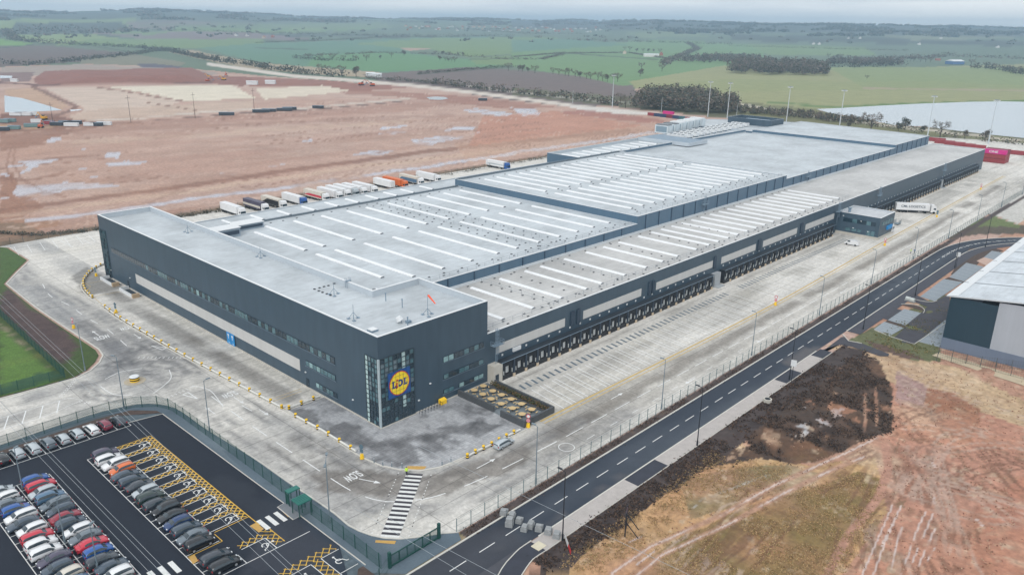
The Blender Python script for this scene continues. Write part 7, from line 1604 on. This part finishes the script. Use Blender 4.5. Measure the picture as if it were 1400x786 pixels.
wood([(925,86),(1000,88),(1050,82),(1000,79),(950,80)], 15, 160, 1.6, 50, 'mixed wood left of the large dark one', seed=5)
wood([(1125,90),(1235,90),(1230,85),(1140,84)], 14, 120, 1.6, 50, 'strip wood right of the large dark one', seed=6)
wood([(1000,155),(1100,163),(1180,171),(1200,169),(1100,156),(1010,148)], 5, 160, .6, 50, 'scrubby thicket behind the far roof edge', seed=7)
# woods clothing the far hills: clumps set on the raised country
def hillwood(poly, K, h, s, n, label, seed, dark=False):
    idx_ = np.nonzero(pip(gp.px, gp.py, poly) & (rr > 1500) & (gp.d > 0))[0]; rg = np.random.default_rng(seed)
    w_ = rr[idx_]**1.0; sel = rg.choice(idx_, K, p=w_/w_.sum()); x = gx[sel]+rg.normal(size=K)*14; y = gy[sel]+rg.normal(size=K)*14
    keep = fbm(x/330, y/330, seed, 3) > .47; x, y = x[keep], y[keep]; z = hill_z(x, y); H_w = h*rg.uniform(.6,1.2,len(x)); r_ = np.hypot(x-CAM[0], y-CAM[1])/4000
    o = cloud_mesh('wood', np.stack([x, y, z+H_w*.4], 1), np.stack([H_w*1.5, H_w*1.5, H_w*.55], 1), n, s, rg, FD if dark else FM); tag(o, label, 'wood', kind='stuff')
hillwood([(-300,5),(350,5),(350,28),(-300,28)], 2200, 13, 6, 24, 'hazy woods on the far hills at the left', 21)
hillwood([(350,5),(900,8),(900,38),(700,36),(350,30)], 2400, 13, 6, 24, 'hazy woods on the far hills in the middle', 22)
hillwood([(900,15),(1700,15),(1700,54),(1100,50),(900,46)], 3400, 13, 6, 24, 'hazy woods on the far hills at the right', 23, True)
hillwood([(-200,28),(1600,40),(1600,62),(900,60),(-200,52)], 380, 9, 4, 20, 'scattered hedgerow trees of the middle distance', 24)
# ---------------------------------------------------------------- village, farms
def house_proto(nm, w, d, h, wm, rm, lab='house'):
    t = empty(nm, (0,0,0), None, lab); b = MB(); b.box(-w/2,w/2,-d/2,d/2,0,h); b.add([(-w/2,-d/2,h),(-w/2,d/2,h),(-w/2,0,h+d*.38),(w/2,-d/2,h),(w/2,d/2,h),(w/2,0,h+d*.38)], [(0,2,1),(3,4,5)]); b.build('wall', wm, t)
    b = MB(); e = .4; b.add([(-w/2-e,-d/2-e,h-.2),(w/2+e,-d/2-e,h-.2),(w/2+e,0,h+d*.4),(-w/2-e,0,h+d*.4),(-w/2-e,d/2+e,h-.2),(w/2+e,d/2+e,h-.2)], [(0,1,2,3),(3,2,5,4)]); ro = b.build('roof', rm, t); b = MB(); b.box(-.5,.5,-.4,.4,h+d*.25,h+d*.4+1.2); b.build('chimney', wm, ro)
    for k in range(3): b = MB(); b.box(-w/2+1+k*w/3.4,-w/2+2.4+k*w/3.4,-d/2-.05,-d/2-.01,1,2.4); b.build('window', GLD, t)
    return t
HP = [house_proto('cottage', 13, 9, 6, mat('wall_white', (240,238,232), .8, .05, .5), mat('roof_slate', (96,96,104), .8, .1, .5)), house_proto('brick_house', 13, 9, 6, mat('wall_brick', (180,112,92), .85, .1, .5), mat('roof_tile', (176,104,84), .8, .1, .5)), house_proto('cottage', 15, 9, 6, mat('wall_cream', (222,208,188), .8, .05, .5), mat('roof_tile', (176,104,84)))]
hr = random.Random(9); VN = []
for i in range(64):
    px = 556+i*4.2+hr.uniform(-2,2); py = 38.5+hr.uniform(-2.8,3.4)+(.5 if px > 700 else 0)+(px-556)*.01
    VN.append((px, py))
VN.sort()
for i, (px, py) in enumerate(VN): x, y, z = gpt(px, py); place(HP[hr.choice([0,0,1,1,2])], USED, (x,y,z-1), hr.uniform(0,3), f'{ordn(i)} house of the distant village, counting from the left', 'houses of the distant village')
for i, (px, py, k, lb) in enumerate(((324,50,0,'left one of the two white farm buildings in the fields at upper left'),(338,51,0,'right one of the two white farm buildings in the fields at upper left'),(853,74,2,'pale farmhouse left of the long white shed'),(904,76,1,'red roofed farmhouse right of the long white shed'),(1113,61,0,'left of two tiny white houses under the far woods'),(1119,61,0,'right of two tiny white houses under the far woods'),(1161,52,0,'white speck of a house on the right hillside'),(1175,53,0,'second white house on the right hillside'),(1257,62,0,'bright white building by the far road at right'),(1285,55,0,'small white house high on the right hillside'),(1364,66,0,'white building by the far road near the right edge'),(361,52,2,'pale farm at the foot of the tree line, left of middle'),(374,52,1,'reddish farm building beside the pale farm left of middle'))):
    x, y, z = gpt(px, py); place(HP[k], USED, (x,y,z-.5), .6, lb, 'scattered farmhouses')
def shed(px, py, w, d, h, rot, wm, rm, lb, nm='farm_shed'):
    x, y, z = gpt(px, py); t = empty(nm, (x,y,z-.2), lb, 'shed', None, rot); b = MB(); b.box(-w/2,w/2,-d/2,d/2,0,h); b.build('wall', wm, t); b = MB(); b.add([(-w/2-.5,-d/2-.5,h),(w/2+.5,-d/2-.5,h),(w/2+.5,0,h+d*.15),(-w/2-.5,0,h+d*.15),(-w/2-.5,d/2+.5,h),(w/2+.5,d/2+.5,h),], [(0,1,2,3),(3,2,5,4),(0,3,4),(1,5,2)]); b.build('roof', rm, t); b = MB(); b.box(-2,2,-d/2-.1,-d/2-.02,0,h*.8); b.build('door', mat('door_dark', (40,58,72)), t)
ANG = az0+PI/2
shed(890,78,38,14,6,ANG,mat('wall_white', (240,238,232)),WHP,'long white shed among the fields right of centre'); shed(1305,88,34,24,7,ANG+.3,mat('shed_blue', (80,120,170), .7, .1, 1),WHP,'white roofed barn with blue wall at the far side of the olive field'); shed(1282,83,12,8,4,ANG,mat('wall_brick', (180,112,92)),mat('roof_tile', (176,104,84)),'small brick shed left of the white roofed barn')
shed(345,116,13,5,4,ANG,WHP,WHP,'left one of two white site stores on the dark red earth','site_store'); shed(370,115,12,5,4,ANG,WHP,WHP,'right one of two white site stores on the dark red earth','site_store'); shed(507,105,12,8,5,ANG,WHP,WHP,'left white tent by the site road','site_tent'); shed(516,106,12,8,5,ANG,WHP,WHP,'right white tent by the site road','site_tent')
shed(20,112,8,4,3,ANG,WHP,WHP,'small white store beside the red heap','site_store')
# ---------------------------------------------------------------- earthworks plant and stores
DY = mat('digger_yellow', (236,176,50), .5, .1, 1); DR = mat('digger_orange', (206,96,50), .5, .1, 1)
def digger(px, py, s, rot, m_, lb):
    x, y, z = gpt(px, py); t = empty('excavator', (x,y,0), lb, 'excavator', 'excavators on the earthworks', rot); t.scale = (s,)*3
    for s_ in (-1,1): b = MB(); b.box(-2,2,s_*1.3-.3,s_*1.3+.3,0,.9); b.build('track', BLK, t)
    b = MB(); b.box(-2.2,1.4,-1.3,1.3,1.0,2.4); b.build('body', m_, t); b = MB(); b.box(.2,1.5,-1.3,-.2,2.4,3.3); b.build('cab', GLS, t)
    b = MB(); b.tube((1.2,.3,2),(4.2,.3,5), .25, .2, n=6); b.tube((4.2,.3,5),(6.2,.3,2.2), .2, .15, n=6); b.build('arm', m_, t); b = MB(); b.prism([(5.8,-.3),(6.8,-.3),(6.8,.9),(5.8,.9)], 1.2, 2.2); b.build('bucket', STL, t)
digger(60,164,1.1,2,DY,'yellow excavator at the left, behind the orange one'); digger(56,175,1.0,1,DR,'orange excavator at the left nearest the muddy road'); digger(284,112,1.2,0,DR,'left excavator beneath the red heap'); digger(306,110,1.2,2,DY,'right excavator beneath the red heap'); digger(309,104,1.1,1,DR,'excavator above the other two under the red heap'); digger(494,117,1.4,0,DR,'left excavator on the pale site road'); digger(509,118,1.4,2.6,DR,'right excavator on the pale site road'); digger(285,106,1.0,2,DY,'small yellow excavator on the crest of the red heap')
for i, (px, py, L_, c) in enumerate(((22,158.5,9,'white'),(32,158.5,12,'white'),(45,158,8,'white'),(4,168,9,'teal'),(14,167,8,'teal'),(43,174,9,'teal'),(20,177,8,'teal'),(78,172,9,'dark'),(90,170,9,'dark'),(98,173,10,'white'),(103,170,9,'dark'),(122,172.5,7,'white'),(132,172.5,9,'dark'),(143,171.5,10,'white'),(50,168,7,'white'),(68,170,7,'red'),(310,158,12,'dark'),(357,154,14,'dark'),(368,153,12,'dark'),(389,152,13,'dark'),(396,150.5,12,'dark'),(435,148.5,10,'dark'),(660,138,9,'dark'),(3,179,9,'dark'))):
    x, y, z = gpt(px, py); t = empty('site_cabin', (x,y,0), f'{dict(white="white",teal="grey-green",dark="dark",red="red")[c]} site cabin or store, {ordn(i)} in the scatter along the site track', 'site cabin', 'cabins and stores along the site track', ANG+.1*(i % 3))
    b = MB(); b.box(-L_/2,L_/2,-1.2,1.2,.2,2.5); b.build('body', {'white': WHP, 'teal': mat('cabin_teal', (120,150,150), .6, .1, 1), 'dark': mat('cabin_dark', (60,68,78), .6, .1, 1), 'red': MATS['container_red']}[c], t); b = MB(); b.box(-L_/2-.1,L_/2+.1,-1.3,1.3,2.5,2.6); b.build('roof', COP if c == 'white' else STL, t); b = MB(); b.box(-.5,.5,-1.26,-1.21,.25,2.3); b.build('door', STL, t)
for i, (px, py, h) in enumerate(((73,171,16),(179,168,20),(267,162,20),(348,154,20))):
    x, y, z = gpt(px, py); t = empty('telegraph_pole', (x,y,0), f'{ORD[i]} wooden pole along the site track, counting from the left', 'pole', 'poles along the site track'); b = MB(); b.tube((0,0,0),(0,0,h), .17, .1, n=6); b.build('pole', BK, t); b = MB(); b.box(-1.6,1.6,-.08,.08,h-2,h-1.8); b.build('crossarm', BK, t)
# ---------------------------------------------------------------- overhead cables
CB = mat('cable_grey', (176,186,192), .6, .05, 1)
def wire(p0, p1, z, e0, e1, lb):
    A = Vector(P(p0[0]-(p1[0]-p0[0])*e0, p0[1]-(p1[1]-p0[1])*e0, z)); B = Vector(P(p1[0]+(p1[0]-p0[0])*e1, p1[1]+(p1[1]-p0[1])*e1, z)); b = MB(); b.tube(A, B, .02, n=4, cap=False); tag(b.build('overhead_cable', CB), lb, 'cable', 'overhead cables')
for i, (a, c) in enumerate((((97,523),(426,748)),((101,522),(430,746)),((112,520),(441,742)))): pass
wire((42,441),(224,610),15,.6,2.2,'upper cable of the bundle crossing the disabled bays'); wire((38,443),(218,612),15,.6,2.2,'middle cable of the bundle crossing the disabled bays'); wire((30,446),(206,616),15,.6,2.2,'lower cable of the bundle crossing the disabled bays')
wire((66,622),(224,786),13,1.2,.8,'left cable of the bundle over the double row of cars'); wire((73,622),(230,782),13,1.2,.8,'middle cable of the bundle over the double row of cars'); wire((54,624),(212,790),13,1.2,.8,'right cable of the bundle over the double row of cars')
wire((700,670),(929,779),14,.6,1,'single cable sagging over the road and the black lamp'); wire((583,753),(830,900),14,.4,.4,'left cable over the junction mouth'); wire((600,744),(800,850),14,.4,.4,'right cable over the junction mouth')

# ---------------------------------------------------------------- rough growth and clods on the near plot
def scatter(name, sel, K, rad, n, s, mats, label, cat_, seed, hh=.2):
    I = np.nonzero(sel)[0]
    if len(I) == 0: return
    rg = np.random.default_rng(seed); w_ = (rr[I]**2); pk = rg.choice(I, K, p=w_/w_.sum()); x = gx[pk]+rg.normal(size=K)*.5; y = gy[pk]+rg.normal(size=K)*.5; z = gz[pk]+hh*.4
    keep = fbm(x*.22, y*.22, seed, 3) > .36+.16*rg.random(len(x)); x, y, z = x[keep], y[keep], z[keep]
    o = cloud_mesh(name, np.stack([x,y,z],1), np.tile([rad,rad,hh],(len(x),1))*rg.uniform(.5,1.4,(len(x),1)), n, s, rg, mats); tag(o, label, cat_, kind='stuff')
cl_ = gp.c; pip_ = lambda q_: pip(gp.px, gp.py, q_); inr = (gy < -51) & (rr < 260) & (gp.px > 700) & (gp.px < 1450) & (gp.py < 830)
grassy = inr & pip_([(740,860),(745,790),(830,715),(900,668),(975,615),(1040,632),(1110,640),(1205,655),(1195,700),(1118,860)])
tk_ = np.minimum(dline(gp.px, gp.py, [(830,786),(890,745),(990,700),(1060,662),(1110,640),(1160,618),(1200,598)]), dline(gp.px, gp.py, [(850,800),(905,757),(1000,712),(1070,674),(1125,648),(1180,625)])); grassy = grassy & (tk_ > 7)
scatter('rough_grass', grassy, 11000, .35, 7, .085, [mat('straw_blade', (204,172,124), .95, .15, 2), mat('olive_blade', (146,130,88), .95, .2, 2), mat('brown_blade', (166,134,100), .95, .2, 2)], 'rough straw coloured grass beside the public road', 'grass', 31, .12)
scatter('rough_grass', inr & pip_([(1150,480),(1200,458),(1285,412),(1300,430),(1280,480),(1250,488),(1205,478)]), 1200, .4, 8, .14, [mat('green_blade', (92,104,60), .95, .2, 2), mat('olive_blade', (128,114,66))], 'short green grass by the smaller unit', 'grass', 32, .12)
soil_ = (gy < -47.8) & (rr < 300) & (gp.px > 690) & (cl_[:, 0] < .075) & (cl_[:, 0] > .01)
scatter('soil_clods', soil_, 7000, .3, 6, .17, [mat('clod_dark', (58,50,48), .98, .2, 2), mat('clod_brown', (104,84,72), .98, .2, 2)], 'dark clods of heaped topsoil by the pavement', 'soil clods', 33, .14)
scatter('mud_clods', inr & (cl_[:, 0] > .15) & ~grassy, 2600, .3, 5, .12, [mat('clod_red', (142,100,84), .98, .2, 2), mat('clod_tan', (200,172,146), .98, .2, 2)], 'loose clods and stones on the red mud', 'clods', 34, .08)
scatter('verge_growth', (gy < -35.2) & (gy > -36.8) & (gx > -11) & (gx < 240), 2200, .3, 5, .12, [mat('clod_dark', (58,50,48)), mat('clod_brown', (104,84,72))], 'dark soil and weeds of the verge under the yard fence', 'verge', 35, .1)
